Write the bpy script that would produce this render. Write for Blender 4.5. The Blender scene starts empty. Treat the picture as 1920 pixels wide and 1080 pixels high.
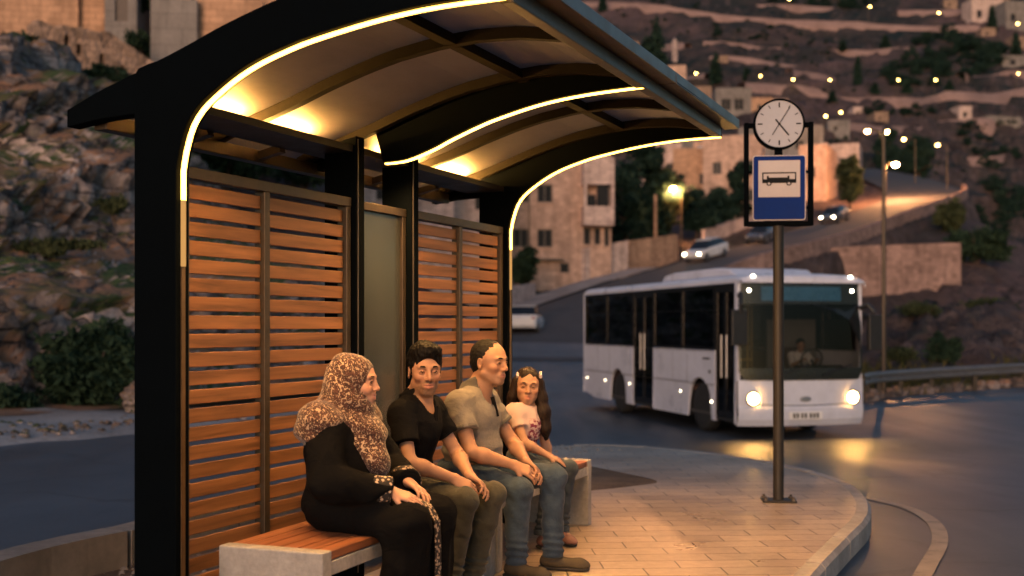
import bpy, bmesh, math, random, time
import numpy as np
from mathutils import Vector, Matrix, noise as mnoise
R = math.radians
SC = bpy.context.scene
COL = SC.collection
random.seed(7)

# ------------------------------------------------------------------ camera
FPX, HOR, CAMZ = 2200.0, 611.0, 1.37          # focal length and horizon in pixels of the 1920 px photograph
cd = bpy.data.cameras.new('camera')
cam = bpy.data.objects.new('camera', cd)
COL.objects.link(cam)
cam.location = (0, 0, CAMZ)
cam.rotation_euler = (R(90), 0, 0)
cd.sensor_width = 36.0
cd.lens = 36.0 * FPX / 1920.0
cd.shift_y = (HOR - 540.0) / 1920.0
cd.clip_start, cd.clip_end = 0.05, 5000.0
cd.dof.use_dof = True
cd.dof.focus_distance = 6.1
cd.dof.aperture_fstop = 1.7
SC.camera = cam

# ------------------------------------------------------------------ dusk sky and last low sunlight
SUN_EL, SUN_AZ = R(6.0), R(196)               # azimuth clockwise from +Y
wd = bpy.data.worlds.new('World')
SC.world = wd
wd.use_nodes = True
wn = wd.node_tree
for n_ in list(wn.nodes):
    wn.nodes.remove(n_)
w_out = wn.nodes.new('ShaderNodeOutputWorld')
w_bg = wn.nodes.new('ShaderNodeBackground')
w_sky = wn.nodes.new('ShaderNodeTexSky')
w_sky.sky_type = 'NISHITA'
w_sky.sun_disc = False
w_sky.sun_elevation = SUN_EL
w_sky.sun_rotation = SUN_AZ
w_sky.air_density, w_sky.dust_density, w_sky.ozone_density = 1.0, 1.8, 2.2
w_bg.inputs['Strength'].default_value = 0.09
wn.links.new(w_sky.outputs[0], w_bg.inputs['Color'])
wn.links.new(w_bg.outputs[0], w_out.inputs['Surface'])
sd = bpy.data.lights.new('sun', 'SUN')
sd.energy = 0.58
sd.angle = R(25)
sd.color = (1.0, 0.58, 0.48)
sun = bpy.data.objects.new('sun', sd)
COL.objects.link(sun)
sun.rotation_euler = (R(90) - SUN_EL, 0, -SUN_AZ + R(180))
sun.location = (0, 0, 40)
SC.view_settings.view_transform = 'Standard'
SC.view_settings.look = 'None'
SC.view_settings.exposure = 1.3
SC.view_settings.gamma = 1.0
SC.view_settings.use_curve_mapping = False
SC.cycles.use_denoising = True
SC.cycles.use_adaptive_sampling = True
SC.cycles.max_bounces = 8
SC.cycles.transparent_max_bounces = 12
SC.cycles.sample_clamp_indirect = 4.0
SC.cycles.caustics_reflective = False
SC.cycles.caustics_refractive = False

# ------------------------------------------------------------------ helpers
def tag(o, label=None, cat=None, group=None, kind=None):
    if label: o['label'] = label
    if cat: o['category'] = cat
    if group: o['group'] = group
    if kind: o['kind'] = kind
    return o

def empty(name, loc=(0, 0, 0), rz=0.0, parent=None):
    o = bpy.data.objects.new(name, None)
    COL.objects.link(o)
    o.empty_display_size = 0.1
    o.location = loc
    o.rotation_euler = (0, 0, rz)
    if parent: o.parent = parent
    return o

def children_of(o):
    return [c for c in o.children]

def copy_tree(o, parent=None):
    c = o.copy()
    COL.objects.link(c)
    c.parent = parent
    for ch in children_of(o):
        copy_tree(ch, c)
    return c

def at(x, y, Y):
    """the point at distance Y that stands at pixel (x, y) of the 1920 px photograph"""
    return Vector(((x - 960.0) / FPX * Y, Y, CAMZ + (HOR - y) / FPX * Y))

class MB:
    def __init__(s):
        s.v, s.f, s.mi = [], [], []
        s.cur = 0
    def quad(s, a, b, c, d):
        n = len(s.v); s.v += [tuple(a), tuple(b), tuple(c), tuple(d)]
        s.f.append((n, n + 1, n + 2, n + 3)); s.mi.append(s.cur)
    def poly(s, pts):
        n = len(s.v); s.v += [tuple(p) for p in pts]
        s.f.append(tuple(range(n, n + len(pts)))); s.mi.append(s.cur)
    def box(s, x0, x1, y0, y1, z0, z1, M=None):
        n = len(s.v)
        P = [(x0, y0, z0), (x1, y0, z0), (x1, y1, z0), (x0, y1, z0), (x0, y0, z1), (x1, y0, z1), (x1, y1, z1), (x0, y1, z1)]
        if M is not None: P = [tuple(M @ Vector(p)) for p in P]
        s.v += P
        for q in ((0, 3, 2, 1), (4, 5, 6, 7), (0, 1, 5, 4), (1, 2, 6, 5), (2, 3, 7, 6), (3, 0, 4, 7)):
            s.f.append(tuple(n + i for i in q)); s.mi.append(s.cur)
        return s
    def bar(s, a, b, w, h, up=(0, 0, 1)):
        """a box beam of section w x h from a to b"""
        a, b, up = Vector(a), Vector(b), Vector(up)
        t = (b - a).normalized(); sd_ = t.cross(up).normalized(); u = sd_.cross(t)
        n = len(s.v)
        for p in (a, b):
            for (i, j) in ((-1, -1), (1, -1), (1, 1), (-1, 1)):
                s.v.append(tuple(p + sd_ * (i * w / 2) + u * (j * h / 2)))
        for q in ((0, 1, 2, 3), (7, 6, 5, 4), (0, 4, 5, 1), (1, 5, 6, 2), (2, 6, 7, 3), (3, 7, 4, 0)):
            s.f.append(tuple(n + i for i in q)); s.mi.append(s.cur)
        return s
    def tube(s, pts, rad, n=8, caps=True):
        pts = [Vector(p) for p in pts]
        if not hasattr(rad, '__len__'): rad = [rad] * len(pts)
        base = len(s.v); ref = None
        for i, p in enumerate(pts):
            t = (pts[min(i + 1, len(pts) - 1)] - pts[max(i - 1, 0)]).normalized()
            if ref is None:
                ref = Vector((0, 0, 1)) if abs(t.z) < 0.9 else Vector((1, 0, 0))
            a = (ref - t * ref.dot(t)).normalized(); ref = a; b = t.cross(a)
            for k in range(n):
                an = 2 * math.pi * k / n
                s.v.append(tuple(p + (a * math.cos(an) + b * math.sin(an)) * rad[i]))
        for i in range(len(pts) - 1):
            for k in range(n):
                k2 = (k + 1) % n
                s.f.append((base + i * n + k, base + i * n + k2, base + (i + 1) * n + k2, base + (i + 1) * n + k)); s.mi.append(s.cur)
        if caps:
            s.f.append(tuple(base + k for k in range(n))[::-1]); s.mi.append(s.cur)
            e = base + (len(pts) - 1) * n
            s.f.append(tuple(e + k for k in range(n))); s.mi.append(s.cur)
        return s
    def lathe(s, prof, n=16, M=None):
        base = len(s.v)
        for (r, z) in prof:
            for k in range(n):
                an = 2 * math.pi * k / n
                p = Vector((r * math.cos(an), r * math.sin(an), z))
                s.v.append(tuple(M @ p if M is not None else p))
        for i in range(len(prof) - 1):
            for k in range(n):
                k2 = (k + 1) % n
                s.f.append((base + i * n + k, base + i * n + k2, base + (i + 1) * n + k2, base + (i + 1) * n + k)); s.mi.append(s.cur)
        s.f.append(tuple(base + k for k in range(n))[::-1]); s.mi.append(s.cur)
        e = base + (len(prof) - 1) * n
        s.f.append(tuple(e + k for k in range(n))); s.mi.append(s.cur)
        return s
    def prism(s, outline, y0, y1, M=None, close=True):
        """outline of (x, z) points extruded along y; the caps are strips when the outline folds back on itself"""
        n = len(outline); base = len(s.v)
        for y in (y0, y1):
            for (x, z) in outline:
                p = Vector((x, y, z)); s.v.append(tuple(M @ p if M is not None else p))
        for k in range(n):
            k2 = (k + 1) % n
            s.f.append((base + k, base + k2, base + n + k2, base + n + k)); s.mi.append(s.cur)
        s.f.append(tuple(base + k for k in range(n))[::-1]); s.mi.append(s.cur)
        s.f.append(tuple(base + n + k for k in range(n))); s.mi.append(s.cur)
        return s
    def strip_prism(s, inner, outer, y0, y1):
        """plate between two curves of (x, z) points with as many points each, thick from y0 to y1"""
        n = len(inner); b = len(s.v)
        for y in (y0, y1):
            for c in (inner, outer):
                for (x, z) in c: s.v.append((x, y, z))
        I0, O0, I1, O1 = b, b + n, b + 2 * n, b + 3 * n
        for k in range(n - 1):
            for q in ((I0 + k, I0 + k + 1, O0 + k + 1, O0 + k), (I1 + k, O1 + k, O1 + k + 1, I1 + k + 1),
                      (I0 + k, I1 + k, I1 + k + 1, I0 + k + 1), (O0 + k, O0 + k + 1, O1 + k + 1, O1 + k)):
                s.f.append(q); s.mi.append(s.cur)
        for k in (0, n - 1):
            s.f.append((I0 + k, O0 + k, O1 + k, I1 + k)); s.mi.append(s.cur)
        return s
    def sphere(s, c, r, nu=12, nv=8, M=None):
        if not hasattr(r, '__len__'): r = (r, r, r)
        base = len(s.v)
        for j in range(1, nv):
            th = math.pi * j / nv
            for k in range(nu):
                an = 2 * math.pi * k / nu
                p = Vector((r[0] * math.sin(th) * math.cos(an), r[1] * math.sin(th) * math.sin(an), r[2] * math.cos(th)))
                if M is not None: p = M @ p
                s.v.append(tuple(p + Vector(c)))
        for j in range(nv - 2):
            for k in range(nu):
                k2 = (k + 1) % nu
                s.f.append((base + j * nu + k, base + (j + 1) * nu + k, base + (j + 1) * nu + k2, base + j * nu + k2)); s.mi.append(s.cur)
        s.f.append(tuple(base + k for k in range(nu))); s.mi.append(s.cur)
        e = base + (nv - 2) * nu
        s.f.append(tuple(e + k for k in range(nu))[::-1]); s.mi.append(s.cur)
        return s
    def build(s, name, mat, parent=None, smooth=False, bevel=0.0, fix=True, loc=None):
        me = bpy.data.meshes.new(name)
        me.from_pydata(s.v, [], s.f)
        for m in (mat if isinstance(mat, (list, tuple)) else [mat]):
            me.materials.append(m)
        if any(s.mi): me.polygons.foreach_set('material_index', s.mi)
        if fix:
            bm = bmesh.new(); bm.from_mesh(me)
            bmesh.ops.remove_doubles(bm, verts=bm.verts, dist=0.00005)
            bmesh.ops.recalc_face_normals(bm, faces=bm.faces)
            bm.to_mesh(me); bm.free()
        if smooth:
            me.polygons.foreach_set('use_smooth', [True] * len(me.polygons))
        me.update()
        o = bpy.data.objects.new(name, me)
        COL.objects.link(o)
        if parent: o.parent = parent
        if loc is not None: o.location = loc
        if bevel:
            bv = o.modifiers.new('edge', 'BEVEL'); bv.width = bevel; bv.segments = 2; bv.limit_method = 'ANGLE'; bv.angle_limit = R(40)
        return o

def np_mesh(name, V, F, mat, parent=None, smooth=True):
    me = bpy.data.meshes.new(name)
    V = np.asarray(V, np.float32); F = np.asarray(F, np.int32)
    k = F.shape[1]
    me.vertices.add(len(V)); me.vertices.foreach_set('co', V.ravel())
    me.loops.add(F.size); me.loops.foreach_set('vertex_index', F.ravel())
    me.polygons.add(len(F))
    me.polygons.foreach_set('loop_start', np.arange(0, F.size, k, dtype=np.int32))
    if smooth: me.polygons.foreach_set('use_smooth', np.ones(len(F), bool))
    me.update(calc_edges=True); me.validate()
    for m in (mat if isinstance(mat, (list, tuple)) else [mat]): me.materials.append(m)
    o = bpy.data.objects.new(name, me); COL.objects.link(o)
    if parent: o.parent = parent
    return o

def spot_lamp(name, loc, aim, watts, color, parent=None, radius=.004):
    l = bpy.data.lights.new(name, 'SPOT'); l.energy = watts; l.color = color; l.shadow_soft_size = radius; l.spot_size = R(165); l.spot_blend = .9
    o = bpy.data.objects.new(name, l); COL.objects.link(o); o.location = loc; o.rotation_euler = Vector(aim).to_track_quat('-Z', 'Y').to_euler()
    if parent: o.parent = parent
    return o

# ------------------------------------------------------------------ materials
class NT:
    def __init__(s, name):
        s.m = bpy.data.materials.new(name); s.m.use_nodes = True
        s.t = s.m.node_tree
        for n in list(s.t.nodes): s.t.nodes.remove(n)
        s.out = s.n('ShaderNodeOutputMaterial')
    def n(s, kind, **kw):
        nd = s.t.nodes.new(kind)
        for k, v in kw.items():
            if k in nd.inputs.keys(): nd.inputs[k].default_value = v
            else: setattr(nd, k, v)
        return nd
    def l(s, a, b): s.t.links.new(a, b)
    def coord(s, scale=(1, 1, 1), rot=(0, 0, 0), which='Object'):
        tc = s.n('ShaderNodeTexCoord'); mp = s.n('ShaderNodeMapping')
        mp.inputs['Scale'].default_value = scale; mp.inputs['Rotation'].default_value = rot
        s.l(tc.outputs[which], mp.inputs[0]); return mp.outputs[0]
    def noise(s, co, scale, detail=4, rough=0.55, dist=0.0):
        nz = s.n('ShaderNodeTexNoise', Scale=scale, Detail=detail, Roughness=rough, Distortion=dist)
        if co is not None: s.l(co, nz.inputs['Vector'])
        return nz.outputs[0]
    def ramp(s, fac, stops):
        r = s.n('ShaderNodeValToRGB'); e = r.color_ramp.elements
        while len(e) < len(stops): e.new(0.5)
        for i, (p, c) in enumerate(stops):
            e[i].position = p; e[i].color = (c[0], c[1], c[2], 1) if hasattr(c, '__len__') else (c, c, c, 1)
        s.l(fac, r.inputs[0]); return r.outputs[0]
    def mix(s, fac, a, b, mode='MIX'):
        m = s.n('ShaderNodeMix', data_type='RGBA', blend_type=mode)
        for src, idx in ((fac, 0), (a, 6), (b, 7)):
            if hasattr(src, 'is_linked') or hasattr(src, 'links'): s.l(src, m.inputs[idx])
            elif hasattr(src, '__len__'): m.inputs[idx].default_value = (src[0], src[1], src[2], 1)
            else: m.inputs[idx].default_value = src
        return m.outputs[2]
    def math(s, op, a, b=0.0):
        m = s.n('ShaderNodeMath', operation=op)
        for i, src in enumerate((a, b)):
            if hasattr(src, 'links'): s.l(src, m.inputs[i])
            else: m.inputs[i].default_value = src
        return m.outputs[0]
    def bsdf(s, color, rough=0.6, metal=0.0, bump=None, bstr=0.3, bdist=0.01, spec=0.5, **kw):
        b = s.n('ShaderNodeBsdfPrincipled')
        for src, nm in ((color, 'Base Color'), (rough, 'Roughness'), (metal, 'Metallic')):
            if hasattr(src, 'links'): s.l(src, b.inputs[nm])
            elif hasattr(src, '__len__'): b.inputs[nm].default_value = (src[0], src[1], src[2], 1)
            else: b.inputs[nm].default_value = src
        b.inputs['Specular IOR Level'].default_value = spec
        for k, v in kw.items(): b.inputs[k].default_value = v
        if bump is not None:
            bp = s.n('ShaderNodeBump', Strength=bstr, Distance=bdist)
            s.l(bump, bp.inputs['Height']); s.l(bp.outputs[0], b.inputs['Normal'])
        s.b = b
        s.l(b.outputs[0], s.out.inputs[0]); return b

def sc3(c, k): return tuple(min(1, x * k) for x in c)

def pm(name, c, var=0.25, scale=8.0, rough=0.6, metal=0.0, bump=0.15, bscale=None, bdist=0.004, spec=0.4, detail=5, stretch=(1, 1, 1), rvar=0.1):
    """a plain surface: base colour with two noises of variation, varied roughness and a little bump"""
    t = NT(name); co = t.coord(stretch)
    n1 = t.noise(co, scale, detail); n2 = t.noise(co, scale * 7.3, 3)
    col = t.ramp(n1, [(0.3, sc3(c, 1 - var)), (0.7, sc3(c, 1 + var))])
    col = t.mix(0.35, col, t.ramp(n2, [(0.3, sc3(c, 1 - var)), (0.7, sc3(c, 1 + var))]))
    rg = t.ramp(n1, [(0.25, max(0.03, rough - rvar)), (0.75, min(1, rough + rvar))])
    bn = t.noise(co, bscale or scale * 5, 5)
    t.bsdf(col, rg, metal, bn if bump else None, bump, bdist, spec)
    return t.m

def emis(name, c, strength):
    t = NT(name); e = t.n('ShaderNodeEmission', Strength=strength); e.inputs[0].default_value = (c[0], c[1], c[2], 1)
    t.l(e.outputs[0], t.out.inputs[0]); return t.m

def glass_mat(name, tint, rough=0.05, alpha=0.75, body=None, bodyfac=0.0, ior=1.5):
    """thin pane: tinted see-through, a film of dirt, and a mirror sheen at grazing angles"""
    t = NT(name)
    tr = t.n('ShaderNodeBsdfTransparent'); tr.inputs[0].default_value = (*tint, 1)
    gl = t.n('ShaderNodeBsdfGlossy', Roughness=rough); gl.inputs[0].default_value = (0.9, 0.9, 0.9, 1)
    fr = t.n('ShaderNodeFresnel', IOR=ior)
    mx = t.n('ShaderNodeMixShader'); t.l(fr.outputs[0], mx.inputs[0]); t.l(tr.outputs[0], mx.inputs[1]); t.l(gl.outputs[0], mx.inputs[2])
    last = mx
    if body:
        co = t.coord((1, 1, 0.35)); nz = t.noise(co, 6, 6, 0.65)
        df = t.n('ShaderNodeBsdfDiffuse'); df.inputs[0].default_value = (*body, 1)
        fac = t.math('MULTIPLY', t.ramp(nz, [(0.25, 0.55), (0.75, 1.0)]), bodyfac)
        m2 = t.n('ShaderNodeMixShader'); t.l(fac, m2.inputs[0]); t.l(mx.outputs[0], m2.inputs[1]); t.l(df.outputs[0], m2.inputs[2]); last = m2
    t.l(last.outputs[0], t.out.inputs[0]); return t.m

MT = {}
MT['black_metal'] = pm('black_metal', (0.0012, 0.0022, 0.0032), 0.3, 5, 0.7, 0.0, 0.05, spec=.025)
MT['dark_metal'] = pm('dark_metal', (0.060, 0.046, 0.034), 0.3, 5, 0.45, 0.5, 0.06)
MT['rib_metal'] = pm('rib_metal', (0.013, 0.0105, 0.008), 0.3, 5, 0.6, 0.0, 0.05, spec=.08)
MT['pole_metal'] = pm('pole_metal', (0.022, 0.019, 0.017), 0.35, 7, 0.55, 0.3, 0.08)
MT['grey_metal'] = pm('grey_metal', (0.085, 0.073, 0.063), 0.25, 6, 0.4, 0.6, 0.05)
MT['steel'] = pm('steel', (0.32, 0.32, 0.33), 0.25, 4, 0.42, 0.8, 0.08)
MT['alu'] = pm('alu', (0.10, 0.085, 0.072), 0.2, 5, 0.42, 0.6, 0.04)
MT['white_paint'] = pm('white_paint', (0.72, 0.70, 0.69), 0.06, 2, 0.3, 0.0, 0.03)
MT['rubber'] = pm('rubber', (0.02, 0.02, 0.021), 0.3, 8, 0.75)
MT['black_plastic'] = pm('black_plastic', (0.015, 0.015, 0.016), 0.3, 8, 0.4)
MT['led'] = emis('led_strip', (1.0, 0.52, 0.075), 5.5)
MT['post_glow_fade'] = emis('post_glow_fade', (1.0, 0.50, 0.15), 0.28)  # faint emission standing in for the strip's glow dying away down the post
MT['led_trough'] = emis('led_trough', (1.0, 0.48, 0.10), 165.0)

def wood_mat(name, c, along=(1, 0.06, 1)):
    t = NT(name); co = t.coord(along)
    g = t.noise(co, 26, 6, 0.6, 0.6); b = t.noise(t.coord((0.3, 0.4, 12.4)), 1.0, 2)
    col = t.ramp(g, [(0.25, sc3(c, 0.45)), (0.5, c), (0.75, sc3(c, 1.45))])
    col = t.mix(0.85, col, t.ramp(b, [(0.25, (0.55, 0.48, 0.44)), (0.75, (1.3, 1.2, 1.15))]), 'MULTIPLY')
    t.bsdf(col, 0.5, 0, g, 0.25, 0.003, 0.35); return t.m
MT['wood'] = wood_mat('slat_wood', (0.185, 0.092, 0.042))
MT['bench_wood'] = wood_mat('bench_wood', (0.25, 0.10, 0.045))

def concrete_mat(name, c, stain=0.45, scale=2.2, bump=0.35):
    t = NT(name); co = t.coord()
    n1 = t.noise(co, scale, 7, 0.62); n2 = t.noise(co, scale * 20, 4); n3 = t.noise(t.coord((2.5, 2.5, 0.5)), scale * 1.6, 5)
    col = t.ramp(n1, [(0.3, sc3(c, 1 - stain)), (0.62, c), (0.8, sc3(c, 1.15))])
    col = t.mix(0.4, col, t.ramp(n2, [(0.3, 0.55), (0.7, 1.1)]), 'MULTIPLY')
    col = t.mix(0.35, col, t.ramp(n3, [(0.35, 0.6), (0.6, 1.0)]), 'MULTIPLY')
    t.bsdf(col, 0.82, 0, n2, bump, 0.006, 0.3); return t.m
MT['concrete'] = concrete_mat('concrete', (0.42, 0.40, 0.38))
MT['kerb'] = concrete_mat('kerb_concrete', (0.40, 0.36, 0.33), 0.35, 1.2)
MT['old_concrete'] = concrete_mat('old_concrete', (0.34, 0.29, 0.25), 0.5, 0.8)
# ------------------------------------------------------------------ the waiting island: profile of the road surface first
def lerp_tab(tab, v):
    if v <= tab[0][0]: return tab[0][1]
    for (a, za), (b, zb) in zip(tab, tab[1:]):
        if v <= b:
            t = (v - a) / (b - a); t = t * t * (3 - 2 * t)
            return za + (zb - za) * t
    return tab[-1][1]
ZR = [(-30, -.14), (8, -.14), (13, -.32), (20, -.70), (33, -.70), (45, -.40), (60, .62), (70, 2.1), (80, 4.4), (95, 7.4)]
ZL = [(-30, -.10), (16, -.10), (30, -.50), (45, -.35), (60, .62), (70, 2.1), (80, 4.4), (95, 7.4)]
def sstep(a, b, x):
    t = min(1, max(0, (x - a) / (b - a))); return t * t * (3 - 2 * t)
def road_z(X, Y):
    t = sstep(-5, 1, X)
    return lerp_tab(ZL, Y) * (1 - t) + lerp_tab(ZR, Y) * t

# pavement edge (outer top edge of the kerb), from the foreground round the tip and back along the inner side
EDGE = [(-2.4, -3.2), (-1.0, 0.2), (0.35, 3.4), (1.05, 5.0), (1.66, 6.43), (2.15, 7.5), (2.52, 8.3), (2.76, 9.02), (2.90, 9.7), (2.95, 10.3),
        (2.88, 10.95), (2.70, 11.6), (2.40, 12.3), (1.95, 12.95), (1.45, 13.4), (1.0, 13.55), (0.5, 13.5), (0.1, 13.2)]
def smooth_path(P, sub=6):
    out = []
    n = len(P)
    P = [Vector((*p, 0)) if len(p) == 2 else Vector(p) for p in P]
    for i in range(n - 1):
        p0, p1, p2, p3 = P[max(i - 1, 0)], P[i], P[i + 1], P[min(i + 2, n - 1)]
        for k in range(sub):
            t = k / sub
            out.append(0.5 * ((2 * p1) + (p2 - p0) * t + (2 * p0 - 5 * p1 + 4 * p2 - p3) * t * t + (3 * p1 - p0 - 3 * p2 + p3) * t ** 3))
    out.append(P[-1]); return out
EDGE_S = smooth_path(EDGE)
def offset_path(P, d):
    out = []
    for i, p in enumerate(P):
        t = (P[min(i + 1, len(P) - 1)] - P[max(i - 1, 0)]); t.z = 0; t.normalize()
        out.append(p + Vector((t.y, -t.x, 0)) * d)
    return out
INNER = [(-3.4, 2.6), (-2.75, 5.9), (-2.30, 7.0), (-1.72, 8.9), (-1.0, 10.8), (-0.3, 12.6), (0.1, 13.2)]
INNER_S = smooth_path(INNER)

def paving_mat():
    t = NT('paving_stone'); co = t.coord((1, 1, 1), (0, 0, R(-3)))
    wob = t.noise(co, 1.7, 2)
    ad = t.n('ShaderNodeVectorMath', operation='MULTIPLY_ADD')
    t.l(wob, ad.inputs[0]); ad.inputs[1].default_value = (.03, .03, 0); t.l(co, ad.inputs[2])
    br = t.n('ShaderNodeTexBrick', Scale=1.0)
    br.offset = 0.5
    for k, v in (('Mortar Size', 0.005), ('Mortar Smooth', 0.25), ('Bias', 0.0), ('Brick Width', 0.44), ('Row Height', 0.2)): br.inputs[k].default_value = v
    br.inputs['Color1'].default_value = (0.44, 0.34, 0.245, 1); br.inputs['Color2'].default_value = (0.35, 0.265, 0.195, 1); br.inputs['Mortar'].default_value = (0.075, 0.055, 0.042, 1)
    t.l(ad.outputs[0], br.inputs['Vector'])
    n1 = t.noise(co, 0.9, 6, 0.6); n2 = t.noise(co, 14, 5, 0.65); n3 = t.noise(co, 90, 3)
    col = t.mix(0.75, br.outputs[0], t.ramp(n1, [(0.3, 0.55), (0.7, 1.15)]), 'MULTIPLY')
    col = t.mix(0.6, col, t.ramp(n2, [(0.3, 0.6), (0.68, 1.12)]), 'MULTIPLY')
    rg = t.ramp(n1, [(0.3, 0.26), (0.7, 0.48)])
    h = t.math('ADD', t.math('MULTIPLY', br.outputs[1], -1.0), t.math('MULTIPLY', n2, 0.35))
    h = t.math('ADD', h, t.math('MULTIPLY', n3, 0.12))
    t.bsdf(col, rg, 0, h, 0.6, 0.006, 0.5); return t.m
MT['paving'] = paving_mat()

def asphalt_mat():
    t = NT('asphalt'); co = t.coord()
    n1 = t.noise(co, 0.25, 6, 0.6); n2 = t.noise(co, 60, 4, 0.7); n3 = t.noise(t.coord((1, 0.12, 1), (0, 0, R(-20))), 0.8, 4)
    vo = t.n('ShaderNodeTexVoronoi', Scale=0.35); vo.feature = 'DISTANCE_TO_EDGE'
    wv = t.n('ShaderNodeVectorMath', operation='ADD'); t.l(co, wv.inputs[0])
    nz = t.n('ShaderNodeTexNoise', Scale=1.2, Detail=6); t.l(co, nz.inputs[0]); t.l(nz.outputs[1], wv.inputs[1]); t.l(wv.outputs[0], vo.inputs['Vector'])
    crack = t.ramp(vo.outputs[0], [(0.0, 0.25), (0.02, 1.0)])
    col = t.ramp(n1, [(0.35, (0.022, 0.027, 0.036)), (0.65, (0.066, 0.070, 0.080))])
    col = t.mix(0.5, col, t.ramp(n2, [(0.3, 0.55), (0.7, 1.3)]), 'MULTIPLY')
    col = t.mix(0.9, col, t.ramp(n3, [(0.35, 0.6), (0.65, 1.3)]), 'MULTIPLY')
    col = t.mix(0.7, col, crack, 'MULTIPLY')
    rg = t.ramp(n3, [(0.3, 0.38), (0.7, 0.60)])
    t.bsdf(col, rg, 0, n2, 0.5, 0.008, 0.5); return t.m
MT['asphalt'] = asphalt_mat()

def dirt_mat(name, c1, c2, scale=1.5):
    t = NT(name); co = t.coord()
    n1 = t.noise(co, scale, 7, 0.65); n2 = t.noise(co, scale * 22, 5, 0.7)
    col = t.ramp(n1, [(0.3, c1), (0.7, c2)])
    col = t.mix(0.6, col, t.ramp(n2, [(0.3, 0.5), (0.7, 1.25)]), 'MULTIPLY')
    t.bsdf(col, 0.95, 0, n2, 0.8, 0.03, 0.2); return t.m
MT['dirt'] = dirt_mat('dry_dirt', (0.10, 0.07, 0.05), (0.24, 0.17, 0.12))
MT['dark_dirt'] = dirt_mat('dark_soil', (0.045, 0.035, 0.03), (0.12, 0.09, 0.075), 4)
MT['verge'] = dirt_mat('dusty_verge', (0.26, 0.21, 0.19), (0.46, 0.39, 0.36), 0.5)

# road junction: one sheet with real dips and rises
def sheet(name, x0, x1, y0, y1, st, zf, mat, kind='structure', keep=None):
    xs = np.arange(x0, x1 + st / 2, st); ys = np.arange(y0, y1 + st / 2, st)
    V = [(x, y, zf(x, y)) for y in ys for x in xs]
    nx = len(xs)
    F = [(j * nx + i, j * nx + i + 1, (j + 1) * nx + i + 1, (j + 1) * nx + i) for j in range(len(ys) - 1) for i in range(nx - 1)]
    if keep: F = [q for q in F if keep(sum(V[i][0] for i in q) / 4, sum(V[i][1] for i in q) / 4)]
    o = np_mesh(name, V, F, mat); tag(o, kind=kind); return o
def on_road(x, y):
    if y > 58.5: return False
    lim = [(30, 60), (31.2, 9.2), (32, 9.9)] if False else None
    if y > 31 and x > 8.6:
        g = [(8.6, 31.0), (9.4, 31.8), (10.4, 33.8), (12.6, 35.8), (16.4, 38.2), (20.5, 40.2), (26, 42.2), (60, 56)]
        for (xa, ya), (xb, yb) in zip(g, g[1:]):
            if xa <= x <= xb: return y < ya + (yb - ya) * (x - xa) / (xb - xa)
    if y > 31: return x < 8.6 - (y - 31) * .12
    return True
road = sheet('road', -30, 40, -14, 76, .5, road_z, MT['asphalt'], keep=on_road)

# pavement slab with its kerb of real height
top = offset_path(EDGE_S, -0.11)
mb = MB(); mb.poly([(p.x, p.y, 0.0) for p in top] + [(p.x, p.y, 0.0) for p in reversed(smooth_path([(-1.75, 3.0), (-1.55, 4.4), (-0.95, 6.1), (-0.35, 7.6), (0.35, 9.4), (1.00, 10.0), (1.28, 10.35), (0.95, 11.1), (0.30, 12.35), (0.18, 12.9)], 4))])
pv = mb.build('pavement', MT['paving']); tag(pv, kind='structure')
mb = MB(); mb.poly([(p.x, p.y, -0.006) for p in top] + [(p.x, p.y, -0.006) for p in reversed(INNER_S)])
tag(mb.build('island_soil', MT['dirt']), kind='structure')
def kerb_run(mb, P, w, z0f, z1, gap=0.012, L=0.9):
    """kerb stones laid end to end along the path P, w wide to its left"""
    acc = [0.0]
    for a, b in zip(P, P[1:]): acc.append(acc[-1] + (b - a).length)
    def pt(d):
        for i in range(len(P) - 1):
            if d <= acc[i + 1] or i == len(P) - 2:
                t = (d - acc[i]) / max(1e-6, acc[i + 1] - acc[i]); p = P[i].lerp(P[i + 1], t); q = (P[i + 1] - P[i]).normalized(); return p, Vector((-q.y, q.x, 0))
    d = 0
    while d + L < acc[-1]:
        js = random.uniform(-.004, .004)
        n = 4
        prev = None
        for k in range(n + 1):
            p, s_ = pt(d + gap / 2 + (L - gap) * k / n)
            sec = [p + s_ * 0.0, p + s_ * 0.025, p + s_ * w, p + s_ * w]
            z = [z1 - .03 + js, z1 + js, z1 + js, z0f(p)]
            ring = [Vector((p.x, p.y, z0f(p)))] + [Vector((q.x, q.y, zz)) for q, zz in zip(sec, z)]
            if prev:
                for i in range(4): mb.quad(prev[i], ring[i], ring[i + 1], prev[i + 1])
            if k in (0, n): mb.poly(ring if k else ring[::-1])
            prev = ring
        d += L
mb = MB(); kerb_run(mb, EDGE_S, 0.11, lambda p: -0.45, 0.004)
kb = mb.build('kerb', MT['kerb'], fix=True); tag(kb, kind='structure')
mb = MB(); kerb_run(mb, [Vector((p.x, p.y, 0)) for p in INNER_S][::-1], 0.22, lambda p: -0.3, 0.20, 0.015, 1.15)
kw = mb.build('low_wall', MT['old_concrete']); tag(kw, 'low pale concrete kerb wall between the dirt behind the shelter and the far road', 'wall')
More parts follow.
